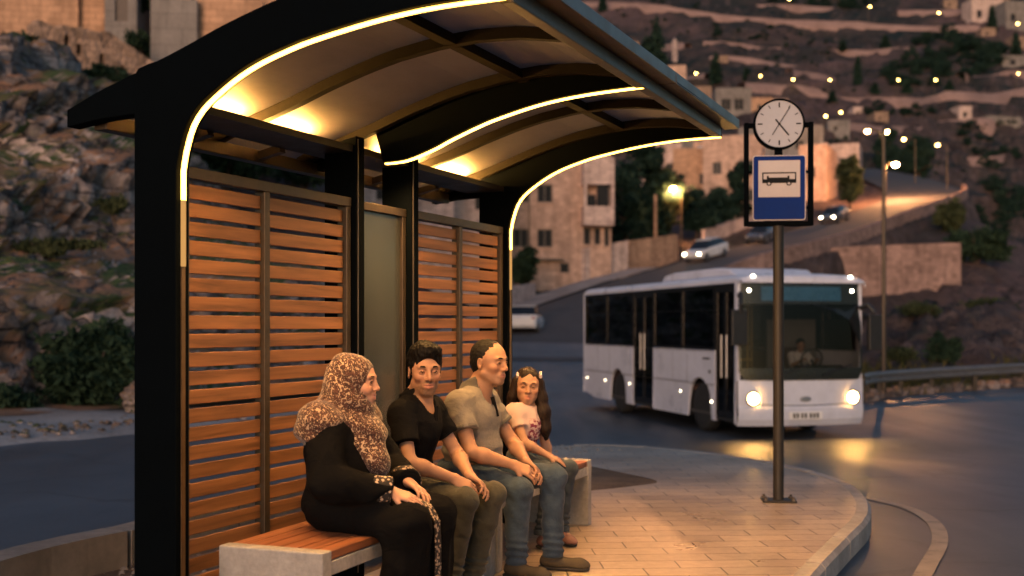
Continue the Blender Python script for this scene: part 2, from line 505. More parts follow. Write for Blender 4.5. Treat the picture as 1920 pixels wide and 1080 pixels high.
# worn line painted round the kerb
o1, o2 = offset_path(EDGE_S, 0.42), offset_path(EDGE_S, 0.53)
mb = MB()
for i in range(16, len(o1) - 34):
    a, b, c, d = o1[i], o1[i + 1], o2[i + 1], o2[i]
    mb.quad(*[(q.x, q.y, road_z(q.x, q.y) + 0.008) for q in (a, b, c, d)])
def paint_mat():
    t = NT('worn_paint'); co = t.coord(); n1 = t.noise(co, 5, 7, 0.7)
    col = t.ramp(n1, [(0.30, (0.07, 0.065, 0.06)), (0.46, (0.22, 0.18, 0.14)), (0.72, (0.28, 0.23, 0.18))])
    t.bsdf(col, 0.6, 0, n1, 0.2, 0.003); return t.m
tag(mb.build('road_marking', paint_mat()), kind='structure')
# little stones and clods on the bare soil
def pebbles(name, mat, spots, rmin, rmax, zf, n):
    V, F = [], []
    for _ in range(n):
        x, y = spots(); r = random.uniform(rmin, rmax) * random.uniform(.5, 1)
        b = len(V); a0 = random.random() * 6
        for (zz, rr) in ((-.3, .9), (.35, .8)):
            for k in range(5):
                a = a0 + k * 1.2566 + random.uniform(-.3, .3); q = rr * random.uniform(.75, 1.1)
                V.append((x + r * q * math.cos(a), y + r * q * math.sin(a) * .8, zf(x, y) + r * zz))
        V.append((x, y, zf(x, y) + r * .7))
        for k in range(5):
            k2 = (k + 1) % 5
            F.append((b + k, b + k2, b + 5 + k2)); F.append((b + k, b + 5 + k2, b + 5 + k)); F.append((b + 5 + k, b + 5 + k2, b + 10))
    return np_mesh(name, V, F, mat, smooth=False)
def spot_behind():
    t = random.random(); i = int(t * (len(INNER_S) - 1)); p = INNER_S[i]
    return p.x + .25 + random.random() ** 1.3 * 1.0, p.y + random.uniform(-.3, .3)
tag(pebbles('gravel', MT['old_concrete'], spot_behind, .008, .035, lambda x, y: -.005, 900), kind='stuff')

# ------------------------------------------------------------------ bus shelter
DX, DY = 0.39270, 0.91967
P0 = Vector((-1.39, 4.99, 0)); SROT = math.atan2(-DX, DY)
def shw(u, s, z=0.0):
    return Vector((P0.x + DY * u + DX * s, P0.y - DX * u + DY * s, z))
MT['bronze'] = pm('bronze_trim', (.16, .10, .05), .2, 8, .35, .6, .05)
shelter = empty('bus_shelter', P0, SROT)
tag(shelter, 'dark metal bus shelter with arched smoked roof, glowing light strips and slatted wooden back wall', 'bus shelter')
def resample(P, n):
    P = smooth_path([(p[0], p[1]) for p in P], 10)
    L = [0]
    for a, b in zip(P, P[1:]): L.append(L[-1] + (b - a).length)
    out = []
    for k in range(n):
        d = L[-1] * k / (n - 1)
        i = max(j for j in range(len(L)) if L[j] <= d + 1e-9); i = min(i, len(P) - 2)
        t = (d - L[i]) / max(1e-9, L[i + 1] - L[i]); q = P[i].lerp(P[i + 1], t); out.append((q.x, q.y))
    return out
OUTER = [(-.575, 2.315), (-.40, 2.385), (-.2, 2.447), (0.0, 2.512), (.2, 2.585), (.41, 2.650), (.57, 2.690), (.8, 2.728), (1.0, 2.742), (1.2, 2.735), (1.4, 2.705), (1.56, 2.668)]
def outer_z(u):
    for (a, za), (b, zb) in zip(OUTER, OUTER[1:]):
        if u <= b: return za + (zb - za) * (u - a) / (b - a)
    return OUTER[-1][1]
# roof part of the plate, from the post to the front edge
IN_ROOF = [(.02, 2.02), (.035, 2.10), (.072, 2.205), (.125, 2.275), (.20, 2.332), (.30, 2.393), (.41, 2.443), (.55, 2.487), (.68, 2.518), (.94, 2.562), (1.2, 2.588), (1.50, 2.595)]
OUT_ROOF = [(-.20, 2.02), (-.20, 2.16), (-.20, 2.30), (-.20, 2.447), (-.06, 2.492), (.10, 2.547), (.24, 2.598), (.41, 2.650), (.57, 2.690), (.85, 2.733), (1.15, 2.74), (1.50, 2.683)]
NI = 44
inR, outR = resample(IN_ROOF, NI), resample(OUT_ROOF, NI)
LEDW = 20.0
def arch(s0, s1, post=True, strip=True):
    mb = MB()
    if post:
        mb.strip_prism([(.02, -.02)] + inR, [(-.20, -.02)] + outR, s0, s1)
    else:
        ii = resample([(.0, 2.285), (.14, 2.295), (.30, 2.345), (.41, 2.392), (.55, 2.445), (.68, 2.487), (.94, 2.548), (1.2, 2.58), (1.50, 2.595)], NI)
        oo = resample([(-.05, 2.47), (.10, 2.525), (.24, 2.578), (.41, 2.630), (.57, 2.670), (.85, 2.713), (1.15, 2.72), (1.50, 2.670)], NI)
        mb.strip_prism(ii, oo, s0, s1)
    # rear wing carrying the overhanging roof edge
    uu = np.linspace(-.575, -.2, 8)
    mb.strip_prism([(u, outer_z(u) - .075 - .10 * max(0, (u + .575) / .375)) for u in uu], [(u, outer_z(u)) for u in uu], s0 + .004, s1 - .004)
    o = mb.build('arch_frame', MT['black_metal'], shelter, fix=True, bevel=0.004)
    if strip:
        cv = [(.02, 1.90)] + inR if post else ii
        w0, w1 = (s0 + s1) / 2 - .012, (s0 + s1) / 2 + .012
        cv = [(u + .0, z) for (u, z) in cv]
        def off(c, d):
            out = []
            for i, p in enumerate(c):
                a, b = c[max(i - 1, 0)], c[min(i + 1, len(c) - 1)]
                t = Vector((b[0] - a[0], b[1] - a[1])).normalized(); out.append((p[0] + t.y * d, p[1] - t.x * d))
            return out
        m2 = MB(); m2.strip_prism(off(cv, .010), off(cv, .002), w0, w1)
        m2.build('light_strip', MT['led'], o)
        pts = resample(cv[1:] if post else cv, 7)
        for i, (u_, z_) in enumerate(pts):
            a_, b_ = pts[max(i - 1, 0)], pts[min(i + 1, 6)]; t_ = Vector((b_[0] - a_[0], 0, b_[1] - a_[1])).normalized(); nr_ = Vector((t_.z, 0, -t_.x))
            spot_lamp('light_strip_lamp', Vector((u_, (s0 + s1) / 2, z_)) + nr_ * .022, nr_, LEDW, (1.0, .50, .15), o)
        if post:
            MB().box(.0205, .029, w0, w1, 1.62, 1.898).build('strip_glow_fade', MT['post_glow_fade'], o)  # added piece, glows dimly to imitate the light fading below the strip
            MB().box(.0205, .026, w0, w1, 0, 1.618).build('edge_trim', MT['bronze'], o)
    return o
arch(-.085, 0.0)
arch(1.70, 1.775, post=False)
arch(3.42, 3.50)
def sweep(mb, fz, u0, u1, s0, s1, th, n=30):
    uu = np.linspace(u0, u1, n)
    mb.strip_prism([(u, fz(u) - th) for u in uu], [(u, fz(u)) for u in uu], s0, s1)
for (s0, s1) in ((.80, .85), (1.60, 1.648), (2.62, 2.67), (3.33, 3.378)):
    mb = MB(); sweep(mb, lambda u: outer_z(u) - .022, -.50, 1.46, s0, s1, .052); mb.build('roof_rib', MT['rib_metal'], shelter)
for (s0, s1) in ((0.006, .796), (.856, 1.594), (1.655, 1.69), (1.782, 2.614), (2.676, 3.324)):
    zz = outer_z(.86) - .028
    MB().box(.83, .89, s0, s1, zz - .045, zz).build('purlin', MT['rib_metal'], shelter)
def roof_mat():
    t = NT('smoked_roof_sheet'); co = t.coord((1, 0.5, 1)); n1 = t.noise(co, 3.0, 6, 0.65); n2 = t.noise(co, 40, 3)
    col = t.ramp(n1, [(0.25, (0.34, 0.30, 0.31)), (0.75, (0.54, 0.48, 0.49))])
    df = t.n('ShaderNodeBsdfDiffuse'); t.l(t.mix(1.0, col, (.26, .26, .30), 'MULTIPLY'), df.inputs[0])
    tl = t.n('ShaderNodeBsdfTranslucent'); t.l(col, tl.inputs[0])
    gl = t.n('ShaderNodeBsdfGlossy', Roughness=0.5); gl.inputs[0].default_value = (.8, .8, .8, 1)
    tp = t.n('ShaderNodeBsdfTransparent'); tp.inputs[0].default_value = (.30, .28, .28, 1)
    m1 = t.n('ShaderNodeMixShader', Fac=0.62); t.l(df.outputs[0], m1.inputs[1]); t.l(tl.outputs[0], m1.inputs[2])
    m2 = t.n('ShaderNodeMixShader', Fac=0.25); t.l(m1.outputs[0], m2.inputs[1]); t.l(tp.outputs[0], m2.inputs[2])
    fr = t.n('ShaderNodeFresnel', IOR=1.22)
    m3 = t.n('ShaderNodeMixShader'); t.l(fr.outputs[0], m3.inputs[0]); t.l(m2.outputs[0], m3.inputs[1]); t.l(gl.outputs[0], m3.inputs[2])
    t.l(m3.outputs[0], t.out.inputs[0]); return t.m
MT['roof'] = roof_mat()
for (s0, s1) in ((-.02, .824), (.826, 1.735), (1.737, 2.644), (2.646, 3.44)):
    for (u0, u1) in ((-.55, .858), (.862, 1.49)):
        mb = MB(); sweep(mb, lambda u: outer_z(u) - .008, u0, u1, s0, s1, .010, 36); mb.build('roof_panel', MT['roof'], shelter, smooth=False)
mb = MB(); mb.box(1.46, 1.515, .003, 3.415, 2.585, 2.648); mb.build('front_beam', MT['grey_metal'], shelter, bevel=.004)
mb = MB(); mb.strip_prism([(1.52, 2.628), (1.60, 2.628), (1.60, 2.70)], [(1.52, 2.70), (1.588, 2.642), (1.588, 2.70)], -.12, 3.56)
mb = MB(); mb.box(1.502, 1.60, -.12, 1.995, 2.652, 2.664).box(1.502, 1.60, 2.003, 3.56, 2.652, 2.664).box(1.588, 1.60, -.12, 1.995, 2.664, 2.712).box(1.588, 1.60, 2.003, 3.56, 2.664, 2.712)
mb.build('gutter', MT['alu'], shelter, bevel=.002)
mb = MB(); mb.box(-.50, -.43, .003, 3.415, 2.235, 2.30); mb.build('rear_beam', MT['dark_metal'], shelter, bevel=.003)
for s0 in (.55, 1.15, 2.35, 2.95):
    MB().bar((-.43, s0, 2.27), (-.292, s0, 2.30), .05, .04).build('cross_brace', MT['dark_metal'], shelter)
# light trough along the wall head
mb = MB(); mb.box(-.290, -.008, .003, 3.415, 2.300, 2.335)
tr = mb.build('light_trough', MT['dark_metal'], shelter)
for (a, b) in ((.03, .79), (.86, 1.39), (2.10, 2.60), (2.69, 3.40)):
    MB().box(-.270, -.215, a, b, 2.3355, 2.3395).build('light_strip', MT['led_trough'], tr)
# slatted wall: two framed sections of two panels each
def framed(s0, s1, mull):
    mb = MB()
    mb.box(-.075, -.012, s0, s1, 2.005, 2.055).box(-.075, -.012, s0, s1, .10, .15)
    for a in (s0, mull - .022, s1 - .045):
        mb.box(-.072, -.015, a, a + .045, .15, 2.005)
    mb.build('wall_frame', MT['dark_metal'], shelter, bevel=.003)
    for (a, b) in ((s0 + .047, mull - .024), (mull + .025, s1 - .047)):
        sl = MB()
        z = 1.985
        while z > .2:
            j = random.uniform(-.003, .003)
            sl.box(-.058 + j, -.036 + j, a, b, z - .0635 + random.uniform(-.0015, .0015), z); z -= .0812
        sl.build('slat_panel', MT['wood'], shelter, bevel=.003)
framed(.004, 1.385, .62)
framed(2.115, 3.415, 2.745)
for (s0, s1) in ((1.392, 1.480), (2.020, 2.108)):
    mb = MB(); mb.prism([(-.185, -.02), (.012, -.02), (.012, 2.385), (-.185, 2.34)], s0, s1)
    p_ = mb.build('post', MT['black_metal'], shelter, bevel=.003)
    MB().box(.0125, .0165, s0 + .012, s0 + .02, .05, 2.37).build('edge_strip', MT['alu'], p_)
mb = MB(); mb.box(-.075, -.02, 1.483, 2.017, 2.005, 2.05).box(-.075, -.02, 1.483, 2.017, .25, .30).box(-.07, -.022, 1.975, 2.015, .30, 2.005).box(-.07, -.022, 1.484, 1.508, .30, 2.005)
gp = mb.build('glass_frame', MT['dark_metal'], shelter, bevel=.003)
MT['dusty_glass'] = glass_mat('dusty_glass', (.75, .78, .75), .12, body=(.17, .19, .20), bodyfac=.28)
MB().box(-.050, -.042, 1.508, 1.975, .30, 2.005).build('glass_panel', MT['dusty_glass'], shelter)

# ------------------------------------------------------------------ two concrete and timber benches, end to end
BA, BB = Vector((-.765, 4.74, 0)), Vector((.549, 8.10, 0))     # front edge, near end to far end
BD = (BB - BA).normalized(); BL = (BB - BA).length; BROT = math.atan2(-BD.x, BD.y)
def bench(t0, t1, label):
    L = (t1 - t0) * BL
    b = empty('bench', BA + BD * (t0 * BL), BROT)
    tag(b, label, 'bench', 'concrete and timber benches in the shelter')
    for (a, c) in ((0, .075), (L - .075, L)):
        MB().box(-.50, 0, a, c, 0, .45).build('end_slab', MT['concrete'], b, bevel=.006)
    mb = MB().box(-.055, -.004, .077, L - .077, .345, .405).box(-.495, -.445, .077, L - .077, .345, .405)
    mb.build('support_beam', MT['concrete'], b, bevel=.004)
    sl = MB(); w = .078
    for k in range(6):
        x = -.006 - k * .0825
        sl.box(x - w, x, .080, L - .080, .408, .446)
    sl.build('seat', MT['bench_wood'], b, bevel=.004)
    return b
bench(0, .515, 'nearer concrete and timber bench, under the woman in the patterned headscarf and the young man')
bench(.522, 1, 'farther concrete and timber bench, under the man in the polo shirt and the girl')

# ------------------------------------------------------------------ bus stop sign with clock
SGN = Vector((2.08, 9.16, 0))
sg = empty('bus_stop_sign', SGN, R(-6))
tag(sg, 'bus stop post with round clock above a blue and white bus pictogram sign', 'bus stop sign')
mb = MB().tube([(0, 0, 0), (0, 0, 2.15)], .042, 16); mb.build('pole', MT['pole_metal'], sg, smooth=False)
mb = MB().box(-.13, .13, -.10, .10, 0.004, .016); bp = mb.build('base_plate', MT['pole_metal'], sg, bevel=.003)
for (i, j) in ((-1, -1), (1, -1), (1, 1), (-1, 1)):
    mb = MB(); mb.tube([(i * .105, j * .075, .016), (i * .105, j * .075, .045)], .011, 8).tube([(i * .105, j * .075, .016), (i * .105, j * .075, .030)], .02, 6)
    mb.build('anchor_bolt', MT['grey_metal'], bp)
fw = .247
mb = MB()
for x in (-fw, fw): mb.box(x - .018, x + .018, -.03, .03, 2.15, 2.955)
mb.box(-fw + .018, fw - .018, -.03, .03, 2.15, 2.185)
for i in (-1, 1): mb.box(min(i * .18, i * (fw - .018)), max(i * .18, i * (fw - .018)), -.02, .02, 2.915, 2.953)
mb.box(-.03, .03, -.02, .02, 2.70, 2.76)
for i in (-1, 1):
    for z in (2.28, 2.56): mb.box(min(i * .19, i * .229), max(i * .19, i * .229), -.012, .012, z, z + .02)
mb.build('sign_frame', MT['black_metal'], sg, bevel=.003)
def rrect(w, h, r, cx, cz, n=6):
    out = []
    for (sx, sz, a0) in ((1, 1, 0), (-1, 1, 90), (-1, -1, 180), (1, -1, 270)):
        for k in range(n + 1):
            a = R(a0 + 90 * k / n); out.append((cx + sx * (w / 2 - r) + r * math.cos(a), cz + sz * (h / 2 - r) + r * math.sin(a)))
    return out
MT['sign_blue'] = pm('sign_blue', (0.006, 0.026, 0.15), .12, 6, .7, 0, .03, spec=.08)
MT['sign_white'] = pm('sign_white', (0.50, 0.45, 0.44), .06, 6, .7, 0, .03, spec=.1)
MT['sign_black'] = pm('sign_black', (0.012, 0.012, 0.013), .1, 6, .7, 0, .02, spec=.08)
cz = 2.443
plate = MB().prism(rrect(.405, .505, .022, 0, cz), -.045, -.033).build('sign_plate', MT['sign_white'], sg)
MB().prism(rrect(.392, .492, .018, 0, cz), -.0475, -.0453).build('blue_field', MT['sign_blue'], plate)
MB().prism(rrect(.318, .285, .004, 0, cz + .07), -.0495, -.0478).build('white_field', MT['sign_white'], plate)
mb = MB(); pz = cz + .07
def pbox(x0, x1, z0, z1): mb.box(x0, x1, -.0515, -.0497, pz + z0, pz + z1)
pbox(-.130, .130, .040, .050); pbox(-.130, -.120, -.034, .0398); pbox(.120, .130, -.034, .0398)
pbox(-.1198, .1198, -.034, -.004); pbox(-.095, -.080, -.0038, .022); pbox(.062, .078, -.0038, .022); pbox(-.0798, .0618, -.0038, .009)
for cx_ in (-.078, .074):
    mb.prism([(cx_ + .020 * math.cos(a * math.pi / 10), pz - .038 + .017 * math.sin(a * math.pi / 10)) for a in range(20)], -.0520, -.0517)
mb.build('bus_pictogram', MT['sign_black'], plate)
mb = MB()
for cx_ in (-.078, .074):
    mb.prism([(cx_ + .010 * math.cos(a * math.pi / 10), pz - .038 + .009 * math.sin(a * math.pi / 10)) for a in range(20)], -.0527, -.0522)
mb.build('wheel_hub', MT['sign_white'], plate)
ck = empty('clock', (0, 0, 2.938), 0, sg)
RX = Matrix.Rotation(R(90), 4, 'X')
mb = MB().lathe([(.150, -.05), (.192, -.05), (.196, -.02), (.196, .055), (.190, .062), (.182, .062), (.180, .05)], 48, RX)
mb.build('clock_case', MT['black_metal'], ck, smooth=False)
MT['clock_face'] = pm('clock_face', (0.42, 0.42, 0.46), .05, 5, .7, 0, .02, spec=.1)
MB().lathe([(.001, .052), (.1815, .052), (.1815, .054), (.001, .054)], 48, RX).build('clock_face', MT['clock_face'], ck)
mb = MB()
for k in range(12):
    a = k * math.pi / 6; w, r0, r1 = (.005, .128, .166) if k % 3 == 0 else (.0032, .138, .164)
    c, s_ = math.cos(a), math.sin(a)
    P = [(s_ * r + q * c, -.0565, c * r - q * s_) for (r, q) in ((r0, -w), (r1, -w), (r1, w), (r0, w))]
    n = len(mb.v); mb.v += P + [(p[0], -.0545, p[2]) for p in P]
    for q in ((0, 1, 2, 3), (7, 6, 5, 4), (0, 4, 5, 1), (1, 5, 6, 2), (2, 6, 7, 3), (3, 7, 4, 0)): mb.f.append(tuple(n + i for i in q)); mb.mi.append(0)
mb.build('hour_marks', MT['sign_black'], ck)
def hand_(deg, tail, L, w, y):
    mb = MB(); a = R(deg); t = Vector((math.sin(a), 0, math.cos(a)))
    mb.bar(-t * tail + Vector((0, y, 0)), t * L + Vector((0, y, 0)), w, .0015, (0, 1, 0)); mb.build('clock_hand', MT['sign_black'], ck)
hand_(141, .045, .115, .011, -.0585)
hand_(32, .10, .150, .006, -.0615)
MB().lathe([(.001, .060), (.009, .060), (.009, .066), (.001, .066)], 16, RX).build('hand_cap', MT['sign_black'], ck)
# ------------------------------------------------------------------ land: rock, soil and grass coloured by steepness and noise
def land_mat(name, rock1, rock2, soil, green, gscale=0.35, gcut=0.5, bump=0.5, flat=(0.55, 0.85), rs=0.6, bd=0.06, crack=0.0):
    t = NT(name); co = t.coord()
    n1 = t.noise(co, rs, 8, 0.65); n2 = t.noise(co, rs * 9, 6, 0.65); n3 = t.noise(co, gscale, 6, 0.6, 0.5)
    st = t.noise(t.coord((0.35, 0.35, 3.0)), rs * 3, 5)
    rk = t.ramp(n1, [(0.28, rock1), (0.72, rock2)])
    rk = t.mix(0.75, rk, t.ramp(n2, [(0.32, 0.40), (0.68, 1.3)]), 'MULTIPLY')
    rk = t.mix(0.45, rk, t.ramp(st, [(0.38, 0.45), (0.6, 1.1)]), 'MULTIPLY')
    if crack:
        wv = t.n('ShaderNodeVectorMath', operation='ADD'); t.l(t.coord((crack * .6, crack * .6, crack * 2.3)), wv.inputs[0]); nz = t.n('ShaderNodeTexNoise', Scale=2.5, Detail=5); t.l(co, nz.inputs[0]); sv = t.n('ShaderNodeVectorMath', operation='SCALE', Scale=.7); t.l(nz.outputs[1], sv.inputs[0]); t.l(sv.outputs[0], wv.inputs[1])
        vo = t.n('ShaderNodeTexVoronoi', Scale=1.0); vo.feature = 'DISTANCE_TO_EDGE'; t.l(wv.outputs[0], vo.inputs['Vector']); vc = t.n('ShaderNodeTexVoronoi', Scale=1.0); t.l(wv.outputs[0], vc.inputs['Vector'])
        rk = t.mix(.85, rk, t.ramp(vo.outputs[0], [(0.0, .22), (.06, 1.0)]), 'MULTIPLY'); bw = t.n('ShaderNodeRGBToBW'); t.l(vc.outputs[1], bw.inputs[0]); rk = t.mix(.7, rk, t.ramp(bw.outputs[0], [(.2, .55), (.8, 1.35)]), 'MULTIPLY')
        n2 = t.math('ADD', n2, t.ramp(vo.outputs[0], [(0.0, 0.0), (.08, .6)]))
    sl = t.ramp(n2, [(0.3, sc3(soil, .6)), (0.7, sc3(soil, 1.25))])
    gr = t.ramp(n2, [(0.3, sc3(green, .45)), (0.7, sc3(green, 1.4))])
    gd = t.mix(t.ramp(n3, [(gcut - .07, 0), (gcut + .07, 1)]), sl, gr)
    ge = t.n('ShaderNodeNewGeometry'); sx = t.n('ShaderNodeSeparateXYZ'); t.l(ge.outputs['True Normal'], sx.inputs[0])
    up = t.math('ADD', t.math('ABSOLUTE', sx.outputs[2]), t.math('MULTIPLY', t.math('SUBTRACT', n2, 0.5), 0.5))
    col = t.mix(t.ramp(up, [(flat[0], 0), (flat[1], 1)]), rk, gd)
    t.bsdf(col, 0.95, 0, n2, bump, bd, 0.15); return t.m
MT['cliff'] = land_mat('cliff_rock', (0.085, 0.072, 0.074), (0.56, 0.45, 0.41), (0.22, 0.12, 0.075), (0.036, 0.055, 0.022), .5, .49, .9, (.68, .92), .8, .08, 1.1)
MT['land'] = land_mat('hill_land', (0.042, 0.034, 0.036), (0.20, 0.142, 0.13), (0.155, 0.098, 0.093), (0.012, 0.026, 0.026), .016, .48, .9, (.5, .9), .10, 1.2)
MT['stone'] = None

def hash3(p):
    return (math.sin(p[0] * 12.9898 + p[1] * 78.233 + p[2] * 37.719) * 43758.5453) % 1.0

def rockiness(p, s):
    """blocky outcrop: per-block step, cracks between blocks, rough faces; returns about -1 .. 1"""
    d, pts = mnoise.voronoi(p * s)
    blk = hash3(pts[0]); crack = min(1.0, (d[1] - d[0]) / 0.22)
    d2, pts2 = mnoise.voronoi(p * (s * 2.7))
    blk2 = hash3(pts2[0]); crack2 = min(1.0, (d2[1] - d2[0]) / 0.25)
    return (blk - .5) * 1.0 + (crack - 1) * .55 + ((blk2 - .5) * .45 + (crack2 - 1) * .3) + mnoise.fractal(p * (s * 3), 1.0, 2.0, 4) * .25

CB = smooth_path([(-24, 5, 0), (-14, 11.0, 0), (-10.6, 15.3, 0), (-8.3, 18.8, 0), (-6.5, 21.2, 0), (-5.2, 24.5, 0), (-4.4, 29, -.1), (-4.2, 36, -.2), (-4.6, 44, -.1), (-6.5, 50, .2)], 8)
CP = [(-1.2, .02), (-.5, .06), (0, .12), (.25, .55), (.55, 1.35), (.95, 1.95), (1.7, 2.08), (3.2, 2.45), (4.6, 2.95), (4.95, 3.35), (5.5, 4.2), (6.3, 4.45), (7.2, 4.8), (7.7, 5.6), (9.2, 5.95),
      (9.7, 6.9), (11.8, 7.4), (12.4, 8.2), (14.6, 8.7), (17.5, 9.5), (20, 10.6), (21.5, 11.8), (25, 12.7), (30, 13.2), (40, 17), (60, 27)]
def cliff_profile(o):
    for (a, za), (b, zb) in zip(CP, CP[1:]):
        if o <= b: return za + (zb - za) * (o - a) / (b - a), (zb - za) / (b - a)
    return CP[-1][1], .4
def build_cliff():
    oo = list(np.arange(-1.2, 9, .085)) + list(np.arange(9, 22, .16)) + list(np.arange(22, 32, .3)) + list(np.arange(32, 60, 1.2))
    acc = [0]
    for a, b in zip(CB, CB[1:]): acc.append(acc[-1] + (b - a).length)
    ts = np.arange(0, acc[-1], .16)
    V = []
    for d in ts:
        i = min(int(np.searchsorted(acc, d, 'right')) - 1, len(CB) - 2)
        f = (d - acc[i]) / (acc[i + 1] - acc[i]); p = CB[i].lerp(CB[i + 1], f)
        t = (CB[min(i + 3, len(CB) - 1)] - CB[max(i - 2, 0)]); t.z = 0; t.normalize(); nrm = Vector((-t.y, t.x, 0))
        wob = mnoise.noise(Vector((d * .16, 3.1, 0))) * .9 + mnoise.noise(Vector((d * .5, 7.7, 0))) * .3
        zw = (1 + .16 * mnoise.noise(Vector((d * .11, 0, 5.5)))) * 1.0; up_ = .5 * sstep(21, 31, p.y)
        for o in oo:
            z, sl = cliff_profile(o)
            z = z * (zw * (1 + up_ * (1 - sstep(6, 17, o))) if o > .1 else 1)
            steep = min(1, max(0, (sl - .12) / .8)); k = sstep(-.2, .4, o)
            q = p + nrm * (o + wob * k * min(1, .4 + o * .1)); q = Vector((q.x, q.y, p.z + z))
            amp = (0.10 + .42 * steep) * k
            if o > 7: amp = (.32 + .38 * steep)
            r = rockiness(Vector((q.x * .75, q.y * .75, q.z * 2.0)), 1.0 if o < 6.5 else .72)
            q = q - nrm * (r * amp) + Vector((0, 0, r * amp * .55 + (mnoise.fractal(q * .9, 1, 2, 3) * .10 * k)))
            V.append(q)
    n = len(oo)
    F = [(j * n + i, j * n + i + 1, (j + 1) * n + i + 1, (j + 1) * n + i) for j in range(len(ts) - 1) for i in range(n - 1)]
    F = [(a, d_, c, b) for (a, b, c, d_) in F]
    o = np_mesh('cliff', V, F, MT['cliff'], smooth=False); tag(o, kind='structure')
build_cliff()
# dusty verge between the far road and the cliff foot
VE = smooth_path([(-24, 2, 0), (-11.2, 10.2, 0), (-7.6, 13.0, 0), (-6.2, 14.4, 0), (-5.1, 15.8, 0), (-4.0, 18.0, 0), (-3.3, 22, 0), (-2.9, 28, 0), (-2.8, 36, 0), (-2.6, 46, 0), (-2.4, 56, 0)], 8)
def verge():
    V, F = [], []; cols = 9
    for i, p in enumerate(VE):
        t = (VE[min(i + 1, len(VE) - 1)] - VE[max(i - 1, 0)]).normalized(); nrm = Vector((-t.y, t.x, 0))
        for k in range(cols):
            o = -.12 + k * .62
            q = p + nrm * (o + (.16 * mnoise.noise(Vector((p.x * 1.3, p.y * 1.3, 0))) if k < 2 else 0))
            z = road_z(q.x, q.y) + (-.03 if k == 0 else .07) + (.06 * mnoise.noise(Vector((q.x * .9, q.y * .9, 1.7))) if k > 1 else 0) + .025 * max(0, k - 2)
            V.append((q.x, q.y, z))
    for i in range(len(VE) - 1):
        for k in range(cols - 1): F.append((i * cols + k, (i + 1) * cols + k, (i + 1) * cols + k + 1, i * cols + k + 1))
    tag(np_mesh('verge', V, F, MT['verge']), kind='structure')
verge()
def verge_spot():
    i = random.randrange(14, 44); p = VE[i]; t = (VE[i + 1] - VE[i - 1]).normalized()
    o = .3 + abs(random.gauss(0, .7)) if random.random() < .5 else random.uniform(.2, 4.2)
    return p.x - t.y * o, p.y + t.x * o
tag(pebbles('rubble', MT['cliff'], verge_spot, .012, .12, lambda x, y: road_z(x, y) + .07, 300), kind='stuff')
def boulder(p, r, label, seed):
    bm = bmesh.new(); bmesh.ops.create_icosphere(bm, subdivisions=4, radius=1)
    for v in bm.verts:
        q = v.co.copy(); k = 1 + .33 * rockiness(q * 1.1 + Vector((seed * 7.1, 0, 0)), .8)
        v.co = Vector((q.x * r[0] * k, q.y * r[1] * k, q.z * r[2] * k))
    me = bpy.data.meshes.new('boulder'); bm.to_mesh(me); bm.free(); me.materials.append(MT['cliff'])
    o = bpy.data.objects.new('boulder', me); COL.objects.link(o); o.location = p
    tag(o, label, 'boulder')
boulder(at(262, 752, 18.6), (.30, .28, .34), 'pale upright boulder on the verge beside the dark bush at the cliff foot', 2)

# upper road ribbon and the big terrain sheet
UP = smooth_path([(1.6, 50, road_z(1.6, 50)), (1.9, 58, road_z(1.9, 58)), (4.6, 69, 2.2), (10.2, 78, 4.4), (17.2, 86, 6.5), (23.6, 96, 8.3), (31.4, 108, 10.8), (41, 122, 13.9), (47.2, 134, 16.4), (50.5, 150, 19.6), (52.5, 168, 23), (54, 188, 26.5)], 8)
def ribbon(name, P, w, dz, mat, kind='structure', cols=5):
    V, F = [], []
    for i, p in enumerate(P):
        t = (P[min(i + 1, len(P) - 1)] - P[max(i - 1, 0)]); t.z = 0; t.normalize(); nr = Vector((t.y, -t.x, 0))
        for k in range(cols):
            q = p + nr * (w[0] + (w[1] - w[0]) * k / (cols - 1)); V.append((q.x, q.y, p.z + dz))
    for i in range(len(P) - 1):
        for k in range(cols - 1): F.append((i * cols + k, i * cols + k + 1, (i + 1) * cols + k + 1, (i + 1) * cols + k))
    o = np_mesh(name, V, F, mat); tag(o, kind=kind); return o
MT['asphalt_upper'] = pm('rough_pale_asphalt', (.085, .078, .08), .3, .5, .85, 0, .2, 30, .01, .15)  # rougher and slightly paler than the lower road
ribbon('upper_road', UP, (-4.2, 4.2), .03, MT['asphalt_upper'])
UPW = [p for p in UP if p.y > 56]
ribbon('side_path', UPW[:22], (-6.6, -4.2), .14, MT['verge'], cols=3)
CTRL = []
def cp(x, y, Y): CTRL.append(tuple(at(x, y, Y)))
def cw(*p): CTRL.append(p)
for p in [(10.4, 34.5, -.72), (16.5, 39.3, -.7), (23, 43, -.7), (32, 46, -.9), (46, 50, -2), (7, 38, -.9), (7.2, 46, -.8), (7.6, 54, .1), (-3, 40, -1.2), (-2, 52, -.9), (0, 60, .1), (-7, 40, 1.5), (-14, 48, 6), (-30, 50, 11), (-40, 80, 22), (-70, 140, 52), (-30, 30, 4), (8, 30, -1.5), (-4, 31, -1.5), (25, 30, -3), (60, 30, -6)]: cw(*p)
